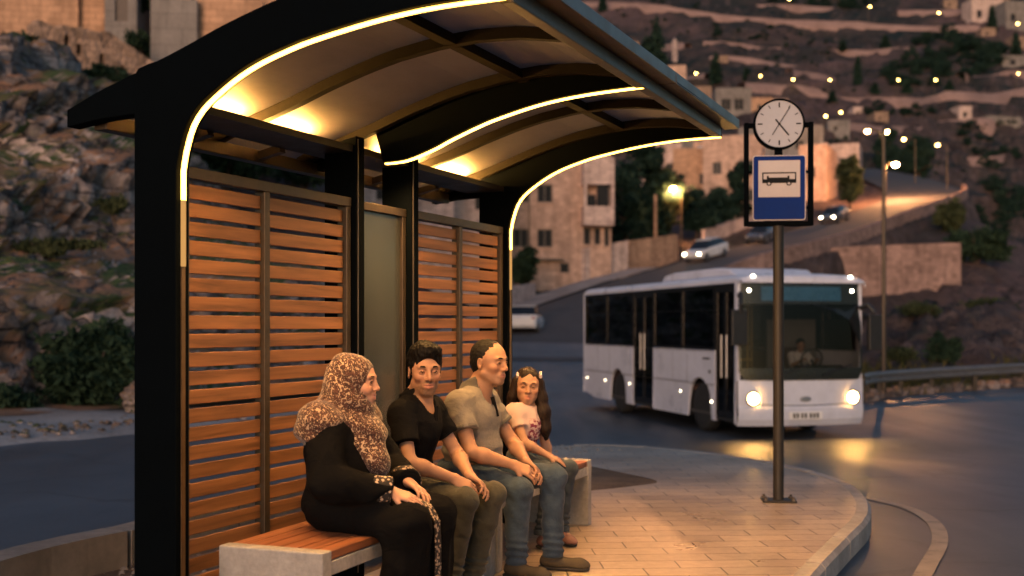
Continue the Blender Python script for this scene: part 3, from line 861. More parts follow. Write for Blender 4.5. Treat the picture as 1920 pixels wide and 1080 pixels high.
for q in [(1700, 690, 40), (1850, 690, 43), (1800, 620, 50), (1920, 600, 52), (1700, 640, 48), (1640, 680, 44), (2050, 600, 55), (1560, 615, 72), (1660, 590, 84), (1800, 580, 86), (1900, 540, 90), (1480, 590, 78), (1400, 590, 70),
          (1850, 450, 106), (1930, 505, 104), (2100, 600, 110), (1800, 400, 122), (1900, 440, 190), (1850, 385, 230), (1990, 470, 190), (1765, 345, 220), (1750, 300, 270), (1900, 260, 330), (2050, 300, 300),
          (960, 578, 76), (1050, 560, 84), (850, 560, 84), (700, 470, 72), (500, 300, 58), (620, 320, 62), (350, 285, 54), (800, 430, 90), (1150, 520, 92), (1220, 495, 98), (1300, 440, 114), (1450, 405, 128), (1545, 385, 136), (1000, 420, 110), (1100, 380, 130),
          (1300, 300, 180), (1500, 270, 205), (1000, 300, 170), (700, 300, 130), (1250, 220, 290), (1500, 205, 320), (1700, 215, 320), (1100, 170, 330), (1350, 180, 345), (1600, 175, 370), (1860, 190, 370), (1300, 110, 440), (1700, 110, 460), (1920, 130, 430),
          (1500, 45, 560), (1750, 60, 540), (1200, 15, 580), (1920, 40, 560), (1000, 60, 560), (800, 150, 420), (1700, -90, 760), (1200, -90, 760), (2100, -60, 760), (700, -90, 760), (2300, 120, 560), (2300, 350, 300), (400, 100, 420), (100, -90, 760), (200, 150, 200)]: cp(*q)
CT = np.array(CTRL)
def tps_fit(P, z, lam=0.02):
    n = len(P); d = np.linalg.norm(P[:, None] - P[None], axis=2) + 1e-9
    K = d ** 2 * np.log(d); K[np.arange(n), np.arange(n)] = lam
    A = np.zeros((n + 3, n + 3)); A[:n, :n] = K; A[:n, n] = 1; A[:n, n + 1:] = P; A[n, :n] = 1; A[n + 1:, :n] = P.T
    return np.linalg.solve(A, np.concatenate([z, [0, 0, 0]]))
def warp(XY):      # even out near and far distances for the interpolation
    r = np.maximum(XY[:, 1], 20); return np.stack([XY[:, 0] / r * 3.0, np.log(r) * 2.2], 1)
TP = warp(CT[:, :2]); TW = tps_fit(TP, (CT[:, 2] - CAMZ) / CT[:, 1] * 10)
def terrain_raw(XY):
    Q = warp(XY); d = np.linalg.norm(Q[:, None] - TP[None], axis=2) + 1e-9
    v = (d ** 2 * np.log(d)) @ TW[:-3] + TW[-3] + Q @ TW[-2:]
    return v / 10 * np.maximum(XY[:, 1], 20) + CAMZ
UPA = np.array([tuple(p) for p in UP])
def terrain_z(XY):
    XY = np.asarray(XY, float).reshape(-1, 2)
    z = terrain_raw(XY)
    d = np.linalg.norm(XY[:, None] - UPA[None, :, :2], axis=2); i = d.argmin(1); dm = d[np.arange(len(d)), i]; pz = UPA[i, 2]
    T = np.gradient(UPA[:, :2], axis=0)[i]; rel = XY - UPA[i, :2]; right = (rel[:, 0] * T[:, 1] - rel[:, 1] * T[:, 0]) > 0
    drop = right & (XY[:, 1] > 62) & (XY[:, 1] < 132)      # walled outer edge: the ground falls straight away
    k = np.clip((dm - np.where(drop, 5.0, 5.5)) / np.where(drop, .8, 7.0), 0, 1); k = k * k * (3 - 2 * k)
    z = np.where(drop & (dm > 5.4), np.minimum(z, pz - 1.2), z)
    z = (pz - .35) * (1 - k) + z * k
    return z, dm
FARR = []   # pale hillside tracks, filled in below
def build_terrain():
    aa = np.linspace(-.72, .66, 330); yy = 30 * (900 / 30) ** np.linspace(0, 1, 380)
    A, Yg = np.meshgrid(aa, yy); XY = np.stack([(A * Yg).ravel(), Yg.ravel()], 1)
    z, dm = terrain_z(XY)
    V = []
    for (x, y), zz, d in zip(XY, z, dm):
        if x < -5 and y < 45: zz = min(zz, -1.5)
        far = sstep(80, 260, y); off = sstep(5.5, 11, d)
        p = Vector((x, y, zz))
        if y > 120:
            zz += (mnoise.fractal(p * .022, 1.0, 2.0, 5) * 3.2 + rockiness(p, .07) * 1.9) * far * off
            # terraces stepped into the slope
            st = 5.5; q = (zz + 2.5 * mnoise.noise(p * .012)) / st; fr = q - math.floor(q)
            zz += (sstep(.25, .75, fr) - fr) * st * .8 * far * off
        elif x > 6 or y > 60:
            rk = sstep(33.5, 41, y - max(0, (x - 9.5)) * .55) * (1 - .55 * sstep(58, 100, y)) * off if x > 6 else .2 * off
            r = rockiness(p * 1.0, .36); zz += (r * .95 + .3) * rk
            zz += mnoise.fractal(p * .25, 1, 2, 4) * .35 * rk
        V.append((x, y, zz))
    n = len(aa)
    F = [(j * n + i, j * n + i + 1, (j + 1) * n + i + 1, (j + 1) * n + i) for j in range(len(yy) - 1) for i in range(n - 1)]
    o = np_mesh('hillside', V, F, MT['land'], smooth=False); tag(o, kind='structure')
    return aa, yy, np.array(V)[:, 2].reshape(len(yy), n)
TA, TY, TZ = build_terrain()
def ground_at(x, y):
    """height of the terrain sheet under a plan point"""
    a = x / y; i = np.clip(np.searchsorted(TA, a) - 1, 0, len(TA) - 2); j = np.clip(np.searchsorted(TY, y) - 1, 0, len(TY) - 2)
    u = (a - TA[i]) / (TA[i + 1] - TA[i]); v = (y - TY[j]) / (TY[j + 1] - TY[j]); u, v = min(1, max(0, u)), min(1, max(0, v))
    return float((TZ[j, i] * (1 - u) + TZ[j, i + 1] * u) * (1 - v) + (TZ[j + 1, i] * (1 - u) + TZ[j + 1, i + 1] * u) * v)
def hit(x, y, y0=60):
    """first point of the terrain sheet met along the line of sight through a pixel, beyond distance y0"""
    a = (x - 960) / FPX; b = (HOR - y) / FPX
    Y = y0
    while Y < 890:
        if ground_at(a * Y, Y) > CAMZ + b * Y: break
        Y *= 1.006
    return Vector((a * Y, Y, ground_at(a * Y, Y)))
def track(pix, w, mat, y0=120):
    P = []
    for (x, y) in pix: P.append(hit(x, y, y0))
    P = smooth_path([tuple(p) for p in P], 10)
    V, F = [], []; Z = [ground_at(p.x, p.y) for p in P]; Z = [sum(Z[max(0, i - 5):i + 6]) / len(Z[max(0, i - 5):i + 6]) for i in range(len(Z))]
    for i, p in enumerate(P):
        t = (P[min(i + 1, len(P) - 1)] - P[max(i - 1, 0)]); t.z = 0; t.normalize(); nr = Vector((t.y, -t.x, 0))
        zc = Z[i]
        for k in range(4):
            q = p + nr * (w * (k / 3 - .5)); V.append((q.x, q.y, zc + .6))
        q = p + nr * (w * .5); V.append((q.x + nr.x, q.y + nr.y, zc - 5)); q = p - nr * (w * .5); V.append((q.x - nr.x, q.y - nr.y, zc - 5))
    for i in range(len(P) - 1):
        for (a, b) in ((0, 1), (1, 2), (2, 3), (3, 4), (5, 0)): F.append((i * 6 + a, i * 6 + b, (i + 1) * 6 + b, (i + 1) * 6 + a))
    tag(np_mesh('hillside_road', V, F, mat, smooth=False), kind='structure')
MT['track'] = dirt_mat('pale_track', (0.22, 0.145, 0.13), (0.38, 0.255, 0.225), .08)
track([(1060, 2), (1180, 12), (1290, 22), (1400, 38), (1520, 52), (1640, 54), (1760, 56), (1830, 54)], 9, MT['track'], 380)
track([(1380, 160), (1460, 168), (1540, 176), (1610, 190), (1680, 196), (1740, 188), (1800, 190), (1880, 176), (1960, 168)], 9, MT['track'], 250)
track([(1320, 84), (1400, 92), (1480, 96)], 5, MT['track'], 330)
for pix, w_, y0_ in (([(1120, 70), (1200, 78), (1290, 90)], 3, 330), ([(1330, 112), (1420, 120), (1500, 118)], 3, 300), ([(1560, 92), (1640, 98), (1700, 92)], 3, 330), ([(1250, 140), (1330, 150)], 3, 270), ([(1560, 236), (1640, 246), (1720, 240)], 3, 190), ([(1760, 224), (1840, 232), (1920, 226)], 4, 200), ([(1800, 150), (1860, 142), (1920, 146)], 3, 250), ([(1420, 12), (1500, 20), (1580, 18)], 4, 420), ([(1680, 26), (1760, 22), (1840, 16)], 4, 420), ([(1800, 290), (1860, 300), (1920, 290)], 3, 150), ([(1480, 140), (1560, 148)], 3, 280)):
    track(pix, w_, MT['track'], y0_)
# ------------------------------------------------------------------ white bus coming down the road
MT['bus_white'] = pm('bus_white', (0.56, 0.57, 0.66), 0.16, 0.9, 0.32, 0.0, 0.02, 3, .01)
MT['bus_glass'] = glass_mat('bus_glass', (.13, .14, .15), .03)
MT['windscreen'] = glass_mat('windscreen_glass', (.40, .40, .40), .03, ior=1.28)
MT['black_gloss'] = pm('black_gloss', (0.010, 0.011, 0.013), .2, 3, .18, 0, .01)
MT['seat_cloth'] = pm('seat_cloth', (0.06, 0.035, 0.03), .3, 20, .9)
MT['interior'] = pm('bus_interior', (0.07, 0.065, 0.06), .2, 4, .7)
MT['curtain'] = pm('pale_blind', (0.16, 0.155, 0.15), .15, 4, .8)
MT['yellow_rail'] = pm('yellow_rail', (0.55, 0.33, 0.05), .15, 6, .4)
MT['headlamp'] = emis('headlamp_on', (1.0, 0.50, 0.12), 150.0)
MT['marker'] = emis('marker_on', (1.0, 0.80, 0.50), 9.0)
MT['marker_w'] = emis('marker_white', (1.0, 0.86, 0.62), 12.0)
MT['display'] = pm('display_blue', (0.02, 0.07, 0.12), .2, 4, .3)
MT['rim'] = pm('wheel_rim', (0.22, 0.21, 0.20), .3, 6, .45, .7)
BUSP = Vector((5.33, 21.66, 0)); BUSP.z = road_z(5.2, 24) + .0
bus = empty('bus', BUSP, math.atan2(-.971, .239))
tag(bus, 'white city bus with headlights on coming down the road beyond the clock sign', 'bus')
L_, HW, ZB, ZS, ZT, ZR_ = 9.4, 1.26, .27, 1.60, 2.84, 3.03
WX = (-1.78, -6.70)
def side_lower(mb, y, doors, th=.05):
    y2 = y - math.copysign(th, y)
    xs = sorted(set([round(v, 3) for v in list(np.arange(-L_, -.02, .07)) + [-L_, -.12] + [d for q in doors for d in q]]))
    for a, b in zip(xs, xs[1:]):
        m = (a + b) / 2
        if any(d0 < m < d1 for d0, d1 in doors): continue
        zl = []
        for x in (a, b):
            z = ZB + (.10 if x < -8.4 else 0) * min(1, (-8.4 - x) / .8)
            for w in WX:
                if abs(x - w) < .56: z = max(z, .50 + math.sqrt(max(0, .56 ** 2 - (x - w) ** 2)))
            zl.append(z)
        yl = y * (1 - .012)
        mb.quad((a, yl, zl[0]), (b, yl, zl[1]), (b, y, .95), (a, y, .95)) if max(zl) < .94 else mb.quad((a, y, zl[0]), (b, y, zl[1]), (b, y, 1.08), (a, y, 1.08))
        lo = .956 if max(zl) < .94 else 1.08
        mb.quad((a, y, lo), (b, y, lo), (b, y, ZS), (a, y, ZS))
        mb.quad((a, yl, zl[0]), (b, yl, zl[1]), (b, y2, zl[1]), (a, y2, zl[0]))
    for d0, d1 in doors:
        for x in (d0, d1): mb.quad((x, y, ZB), (x, y2, ZB), (x, y2, ZS), (x, y, ZS))
mb = MB()
side_lower(mb, -HW, [(-5.62, -4.33), (-1.02, -.14)]); side_lower(mb, HW, [])
# front cap, slightly bowed, and the rear wall
def bow(y): return .02 + .16 * (1 - (abs(y) / HW) ** 2.6)
ys = list(np.linspace(-HW, HW, 25))
fz = [.24, .36, .50, .56, .62, .80, .97, 1.08]
def fx(y, z): return bow(y) - (.05 * max(0, (z - .9)) if z > .9 else 0) - (.06 if z < .3 else 0) + (.015 if .36 < z < .57 else 0)
for y0, y1 in zip(ys, ys[1:]):
    for z0, z1 in zip(fz, fz[1:]):
        mb.quad((fx(y0, z0), y0, z0), (fx(y1, z0), y1, z0), (fx(y1, z1), y1, z1), (fx(y0, z1), y0, z1))
mb.quad((-L_, -HW, .37), (-L_, HW, .37), (-L_, HW, 1.75), (-L_, -HW, 1.75))
# roof: rounded shoulders
prof = [(-HW, 2.86), (-HW + .01, 2.93), (-HW + .06, 2.985), (-HW + .18, 3.02), (-.6, 3.045), (0, 3.055)]
prof = prof + [(-y, z) for (y, z) in prof[::-1][1:]]
xs = [-L_, -L_ + .1, -6, -3, -.25, -.05, .05, .10]
dz = [-.10, 0, 0, 0, 0, -.02, -.05, -.10]
for (xa, da), (xb, db) in zip(zip(xs, dz), zip(xs[1:], dz[1:])):
    for (ya, za), (yb, zb) in zip(prof, prof[1:]):
        k = lambda z, d: z + d * (1 if z > 2.95 else .3)
        mb.quad((xa, ya, k(za, da)), (xb, ya, k(za, db)), (xb, yb, k(zb, db)), (xa, yb, k(zb, da)))
for (ya, za), (yb, zb) in zip(prof, prof[1:]):
    mb.quad((.10, ya, za - .10), (.10, yb, zb - .10), (.12, yb, 2.86), (.12, ya, 2.86))
# front corner pillars and waist rails
for sg_ in (-1, 1):
    mb.box(-.13, -.02, min(sg_ * HW, sg_ * (HW - .06)), max(sg_ * HW, sg_ * (HW - .06)), 1.06, 2.862)
    mb.box(-L_, -L_ + .1, min(sg_ * HW, sg_ * (HW - .1)), max(sg_ * HW, sg_ * (HW - .1)), 1.601, 2.862)
mb.box(-L_, -L_ + .05, -HW + .1, HW - .1, 2.5, 2.862)
mb.build('body', MT['bus_white'], bus, bevel=0.0)
mb = MB()
pd = lambda y0, y1, z0, z1, d: mb.quad((fx(y0, z0) + d, y0, z0), (fx(y1, z0) + d, y1, z0), (fx(y1, z1) + d, y1, z1), (fx(y0, z1) + d, y0, z1))
for y0, y1 in zip(ys[3:-3], ys[4:-3]):
    dz_ = .03 * (1 - (y0 / 1.0) ** 2); dz1 = .03 * (1 - (y1 / 1.0) ** 2)
    mb.quad((fx(y0, .62) + .004, y0, .635 - dz_), (fx(y1, .62) + .004, y1, .635 - dz1), (fx(y1, .62) + .004, y1, .65 - dz1), (fx(y0, .62) + .004, y0, .65 - dz_))
mb.build('grille_line', MT['black_plastic'], bus)
MB().lathe([(.01, 0), (.09, 0), (.09, .012), (.07, .018), (.01, .018)], 24, Matrix.Translation((fx(0, .73), 0, .73)) @ Matrix.Rotation(R(90), 4, 'Y') @ Matrix.Diagonal((.55, 1.25, 1, 1))).build('emblem', MT['steel'], bus)
pl = MB().box(fx(0, .45) + .004, fx(0, .45) + .014, -.33, .33, .36, .50).build('number_plate', MT['white_paint'], bus, bevel=.002)
mb = MB()
for y0 in (-.26, -.19, -.10, -.03, .07, .14, .21): mb.box(fx(0, .45) + .0145, fx(0, .45) + .018, y0, y0 + .045, .385, .475)
mb.build('plate_marks', MT['dark_metal'], pl)
# undertray and wheel wells
mb = MB().box(-L_ + .3, -.15, -.62, .62, .24, .34)
for w in WX:
    for s_ in (-1, 1):
        y0, y1 = sorted((s_ * .63, s_ * 1.18)); mb.box(w - .60, w + .60, y0, y1, 1.10, 1.14)
        for e in (-.61, .60): mb.box(w + e, w + e + .02, y0, y1, .3, 1.10)
mb.build('undertray', MT['black_plastic'], bus)
for w in WX:
    for s_ in (-1, 1):
        hub = empty('wheel', (w, s_ * 1.06, .485), 0, bus)
        M = Matrix.Rotation(R(-90 * s_), 4, 'X')
        MB().lathe([(.30, -.13), (.44, -.135), (.475, -.10), (.485, -.05), (.485, .05), (.475, .10), (.44, .135), (.30, .13)], 32, M).build('tyre', MT['rubber'], hub, smooth=True)
        MB().lathe([(.02, .03), (.10, .075), (.12, .02), (.22, -.03), (.27, .05), (.305, .10), (.305, -.12), (.02, -.12)], 24, M).build('rim', MT['rim'], hub, smooth=False)
# glazed band
def win(y, x0, x1, z0, z1, name='window'):
    fr = MB(); yo, yi = y, y - math.copysign(.045, y); a, b = min(yo, yi), max(yo, yi)
    fr.box(x0, x1, a, b, z0, z0 + .06).box(x0, x1, a, b, z1 - .09, z1).box(x0, x0 + .05, a, b, z0 + .06, z1 - .09).box(x1 - .05, x1, a, b, z0 + .06, z1 - .09)
    fr.box(x0 + .05, x1 - .05, a, b, z1 - .50, z1 - .475)
    o = fr.build(name, MT['black_gloss'], bus)
    ym = y - math.copysign(.02, y); MB().quad((x0 + .05, ym, z0 + .06), (x1 - .05, ym, z0 + .06), (x1 - .05, ym, z1 - .09), (x0 + .05, ym, z1 - .09))
    g = MB(); g.box(x0 + .05, x1 - .05, ym - .003, ym + .003, z0 + .06, z1 - .09); g.build('pane', MT['bus_glass'], o); return o
for y, spans in ((-HW, [(-9.28, -7.55), (-7.53, -5.65), (-4.30, -2.70), (-2.68, -1.05)]), (HW, [(-9.28, -7.3), (-7.28, -5.3), (-5.28, -3.3), (-3.28, -1.5), (-1.48, -.16)])):
    for a, b in spans: win(y, a, b, 1.603, 2.858)
def door(x0, x1):
    fr = MB(); y0, y1 = -HW + .012, -HW + .05; n = 2; w = (x1 - x0) / n
    for k in range(n):
        a, b = x0 + k * w + .008, x0 + (k + 1) * w - .008
        fr.box(a, a + .055, y0, y1, .36, 2.80).box(b - .055, b, y0, y1, .36, 2.80).box(a + .055, b - .055, y0, y1, .36, .48).box(a + .055, b - .055, y0, y1, 2.70, 2.80)
    fr.box(x0, x1, y0, y1, 2.803, 2.855)
    o = fr.build('door', MT['black_gloss'], bus)
    g = MB()
    for k in range(n): g.box(x0 + k * w + .064, x0 + (k + 1) * w - .064, y0 + .015, y0 + .021, .48, 2.70)
    g.build('pane', MT['bus_glass'], o)
    MB().box(x0, x1, -HW + .02, -HW + .25, .30, .352).build('step', MT['rubber'], o)
    h = MB()
    for k in (0, 1): h.tube([(x0 + w + (-.12 if k == 0 else .12), y0 - .02, 1.1), (x0 + w + (-.12 if k == 0 else .12), y0 - .02, 1.9)], .014, 6)
    h.build('grab_rail', MT['steel'], o)
door(-5.61, -4.34); door(-1.01, -.15)
# windscreen with its black edge
def wx(y, z): return fx(y, 1.08) + .016 - (.10 * max(0, (z - 1.1)) / 1.8)
def screen_grid(mb, y0, y1, z0, z1, d=0.0, ny=16, nz=6, rc=0.0):
    for i in range(ny):
        for j in range(nz):
            ya, yb = y0 + (y1 - y0) * i / ny, y0 + (y1 - y0) * (i + 1) / ny
            zz = []
            for yv, jj in ((ya, j), (yb, j), (yb, j + 1), (ya, j + 1)):
                zb = z0
                if rc:
                    e = max(0, rc - min(yv - y0, y1 - yv)); zb = z0 + rc - math.sqrt(max(0, rc * rc - e * e))
                zz.append(zb + (z1 - zb) * jj / nz)
            mb.quad(*[(wx(yv, zv) + d, yv, zv) for yv, zv in zip((ya, yb, yb, ya), zz)])
mb = MB(); screen_grid(mb, -1.20, 1.20, 1.30, 2.47, 0, 20, 5)
mb.build('windscreen', MT['windscreen'], bus, smooth=True)
mb = MB(); screen_grid(mb, -1.245, 1.245, 1.075, 1.299, .004, 30, 2, .16)
screen_grid(mb, -1.245, 1.245, 2.471, 2.862, .004, 20, 2)
screen_grid(mb, -1.245, -1.201, 1.2995, 2.4705, .004, 1, 4); screen_grid(mb, 1.201, 1.245, 1.2995, 2.4705, .004, 1, 4)
# sweep of the tinted band on the driver's corner
mb.poly([(wx(1.2, 2.47) + .007, 1.2, 2.47), (wx(.15, 2.47) + .007, .15, 2.47), (wx(.6, 2.3) + .007, .6, 2.36), (wx(.95, 2.1) + .009, .95, 2.18), (wx(1.2, 1.8) + .009, 1.2, 1.75)])
mb.build('screen_surround', MT['black_gloss'], bus)
mb = MB(); screen_grid(mb, -.82, .78, 2.53, 2.79, .008, 12, 1); mb.build('destination_display', MT['display'], bus)
for y0 in (-.55, .35):
    mb = MB(); mb.bar((wx(y0, 1.2) + .05, y0, 1.16), (wx(y0 + .55, 1.33) + .04, y0 + .62, 1.36), .025, .02); mb.build('wiper', MT['black_plastic'], bus)
for s_ in (-1, 1):
    hx = fx(s_ * 1.0, .73)
    hl = MB().lathe([(.02, -.02), (.135, -.02), (.145, .02), (.13, .03), (.02, .03)], 20, Matrix.Translation((hx - .005, s_ * 1.0, .745)) @ Matrix.Rotation(R(90), 4, 'Y')).build('headlight', MT['steel'], bus)
    MB().lathe([(.005, .031), (.10, .031), (.095, .042), (.005, .044)], 20, Matrix.Translation((hx - .005, s_ * 1.0, .745)) @ Matrix.Rotation(R(90), 4, 'Y')).build('lens', MT['headlamp'], hl)
    MB().sphere((wx(s_ * 1.04, 2.7) + .012, s_ * 1.04, 2.72), (.016, .03, .03), 10, 6).build('marker_light', MT['marker_w'], bus)
    MB().sphere((.06, s_ * .98, 2.985), (.03, .035, .015), 10, 6).build('roof_light', MT['marker_w'], bus)
    mb = MB()
    if s_ < 0:
        mb.tube([(-.02, -1.22, 2.62), (.22, -1.30, 2.66), (.30, -1.34, 2.45), (.28, -1.33, 2.3)], .045, 8)
        mb.box(.20, .30, -1.50, -1.20, 1.72, 2.36)
    else:
        mb.tube([(-.02, 1.22, 2.40), (.12, 1.32, 2.46), (.20, 1.40, 2.30)], .05, 8)
        mb.box(.14, .24, 1.27, 1.54, 1.62, 2.28)
    mb.build('mirror', MT['black_plastic'], bus, bevel=.02)
for x in (-2.75, -5.85, -7.6, -9.1): MB().sphere((x, -HW - .004, .74), (.018, .007, .014), 10, 6).build('side_light', MT['marker'], bus)
MB().sphere((-1.18, -HW - .004, .62), (.018, .008, .018), 10, 6).build('side_light', MT['marker'], bus)
mb = MB(); mb.box(-1.6, -1.25, -HW - .003, -HW - .0005, 1.42, 1.455); mb.build('side_lettering', MT['grey_metal'], bus)
mb = MB().box(-1.30, -1.22, -HW - .012, -HW - .001, 1.16, 1.22); mb.build('fuel_flap', MT['black_plastic'], bus)
mb = MB().box(-L_ + .12, -1.10, -HW - .004, -HW - .001, .925, .937)
for x in (-8.2, -7.3, -3.2, -2.4): mb.box(x, x + .008, -HW - .0035, -HW - .001, .94, 1.595)
mb.box(-L_ + .12, -1.10, -HW - .0035, -HW - .001, 1.575, 1.585); mb.build('trim_line', MT['grey_metal'], bus)
mb = MB(); mb.prism([(-4.9, 3.04), (-4.7, 3.17), (-4.2, 3.22), (-1.9, 3.22), (-1.3, 3.17), (-1.0, 3.04)], -.85, .85); mb.build('roof_unit', MT['bus_white'], bus, bevel=.04)
MB().box(-7.0, -6.3, -.35, .35, 3.045, 3.09).build('roof_hatch', MT['bus_white'], bus, bevel=.01)
# inside
mb = MB().box(-L_ + .1, -.2, -HW + .06, HW - .06, .36, .40).box(-L_ + .06, -L_ + .1, -HW + .11, HW - .11, .4, 1.7)
mb.build('cabin_floor', MT['interior'], bus)
mb = MB().box(-.62, -.06, -.75, 1.15, .41, 1.18); mb.prism([(-.62, 1.18), (-.06, 1.18), (-.1, 1.25), (-.5, 1.33)], .1, 1.1); mb.build('dashboard', MT['black_plastic'], bus, bevel=.03)
mb = MB()
ring = [(-.75 + .06 * math.sin(a) , .62 + .22 * math.cos(a), 1.42 + .2 * math.sin(a)) for a in np.linspace(0, 2 * math.pi, 25)]
mb.tube(ring, .016, 6, False).tube([(-.55, .62, 1.2), (-.75, .62, 1.42)], .025, 6); mb.build('steering_wheel', MT['black_plastic'], bus)
def bseat(x, y, z=.40, w=.44):
    mb = MB().box(x - .22, x + .22, y - w / 2, y + w / 2, z + .38, z + .48); mb.prism([(x - .20, z + .48), (x - .12, z + .48), (x - .22, z + 1.15), (x - .30, z + 1.15)], y - w / 2, y + w / 2)
    mb.box(x - .04, x + .04, y - .04, y + .04, z + .001, z + .38); mb.build('seat', MT['seat_cloth'], bus, bevel=.03)
bseat(-1.25, .62, .50)
for x in np.arange(-8.7, -1.9, .78):
    for y in (.95, .48): bseat(float(x), y)
    if not (-5.9 < x < -4.0):
        for y in (-.95, -.48): bseat(float(x), y)
mb = MB()
for x, y in ((-1.3, -.45), (-2.5, .2), (-4.1, -.5), (-5.8, -.5)): mb.tube([(x, y, .401), (x, y, 2.95)], .018, 8)
mb.tube([(-1.1, -1.1, 1.42), (-1.1, -.45, 1.42)], .018, 8).tube([(-8.8, .22, 2.5), (-1.2, .22, 2.5)], .016, 6).tube([(-8.8, -.22, 2.5), (-1.2, -.22, 2.5)], .016, 6)
mb.build('handrail', MT['yellow_rail'], bus)
mb = MB().box(-1.62, -1.58, .1, 1.15, .41, 2.2); mb.build('driver_partition', MT['curtain'], bus)
# ------------------------------------------------------------------ houses
def stone_mat(name, c, bw=.55, rh=.26, var=.22):
    t = NT(name); tc = t.n('ShaderNodeTexCoord'); ge = t.n('ShaderNodeSeparateXYZ'); t.l(tc.outputs['Object'], ge.inputs[0])
    cb = t.n('ShaderNodeCombineXYZ'); t.l(t.math('ADD', ge.outputs[0], ge.outputs[1]), cb.inputs[0]); t.l(ge.outputs[2], cb.inputs[1])
    br = t.n('ShaderNodeTexBrick', Scale=1.0)
    for k, v in (('Mortar Size', .012), ('Mortar Smooth', .3), ('Brick Width', bw), ('Row Height', rh)): br.inputs[k].default_value = v
    br.inputs['Color1'].default_value = (*sc3(c, 1 + var * .5), 1); br.inputs['Color2'].default_value = (*sc3(c, 1 - var), 1); br.inputs['Mortar'].default_value = (*sc3(c, .55), 1)
    t.l(cb.outputs[0], br.inputs['Vector'])
    n1 = t.noise(tc.outputs['Object'], .35, 7, .65); n2 = t.noise(t.coord((2.2, 2.2, .35)), .9, 5); n3 = t.noise(tc.outputs['Object'], 9, 4)
    col = t.mix(.7, br.outputs[0], t.ramp(n1, [(.3, .55), (.7, 1.2)]), 'MULTIPLY')
    col = t.mix(.5, col, t.ramp(n2, [(.36, .5), (.55, 1.05)]), 'MULTIPLY')
    col = t.mix(.4, col, t.ramp(n3, [(.3, .6), (.7, 1.15)]), 'MULTIPLY')
    t.bsdf(col, .9, 0, br.outputs[1], -.4, .02, .2); return t.m
MT['house_pink'] = stone_mat('house_stone', (.62, .42, .33))
MT['house_pale'] = stone_mat('pale_stone', (.64, .49, .44))
MT['house_grey'] = stone_mat('grey_render', (.24, .22, .21), 1.2, .6, .1)
MT['house_tan'] = stone_mat('tan_stone', (.56, .34, .22))
MT['rubble_wall'] = stone_mat('rubble_stone', (.36, .25, .19), .38, .22, .45)
MT['retain'] = stone_mat('retaining_stone', (.36, .235, .20), .6, .3, .3)
MT['pane'] = pm('dark_pane', (.016, .017, .020), .3, 1.5, .4, 0, .02, spec=.12)
MT['frame'] = pm('window_frame', (.16, .13, .11), .2, 6, .5)
MT['frame_w'] = pm('pale_frame', (.45, .42, .40), .15, 6, .5)
MT['shutter'] = pm('metal_door', (.10, .08, .07), .3, 4, .6)

def facade(mb, org, ux, n_, w, h, z0, openings, rec=.22):
    """wall of width w from z0 to h with real recessed openings (x, z, w, h); returns the openings' inner planes"""
    uz = Vector((0, 0, 1))
    xs = sorted({0.0, w} | {max(0, min(w, v)) for o in openings for v in (o[0], o[0] + o[2])})
    zs = sorted({z0, h} | {v for o in openings for v in (o[1], o[1] + o[3])})
    P = lambda x, z, d=0: org + ux * x + uz * z - n_ * d
    for xa, xb in zip(xs, xs[1:]):
        for za, zb in zip(zs, zs[1:]):
            cx, cz = (xa + xb) / 2, (za + zb) / 2
            if any(o[0] < cx < o[0] + o[2] and o[1] < cz < o[1] + o[3] for o in openings): continue
            mb.quad(P(xa, za), P(xb, za), P(xb, zb), P(xa, zb))
    for (x, z, ww, hh) in [o[:4] for o in openings]:
        for q in (((x, z), (x + ww, z)), ((x + ww, z), (x + ww, z + hh)), ((x + ww, z + hh), (x, z + hh)), ((x, z + hh), (x, z))):
            (a, b), (c, d) = q; mb.quad(P(a, b), P(c, d), P(c, d, rec), P(a, b, rec))
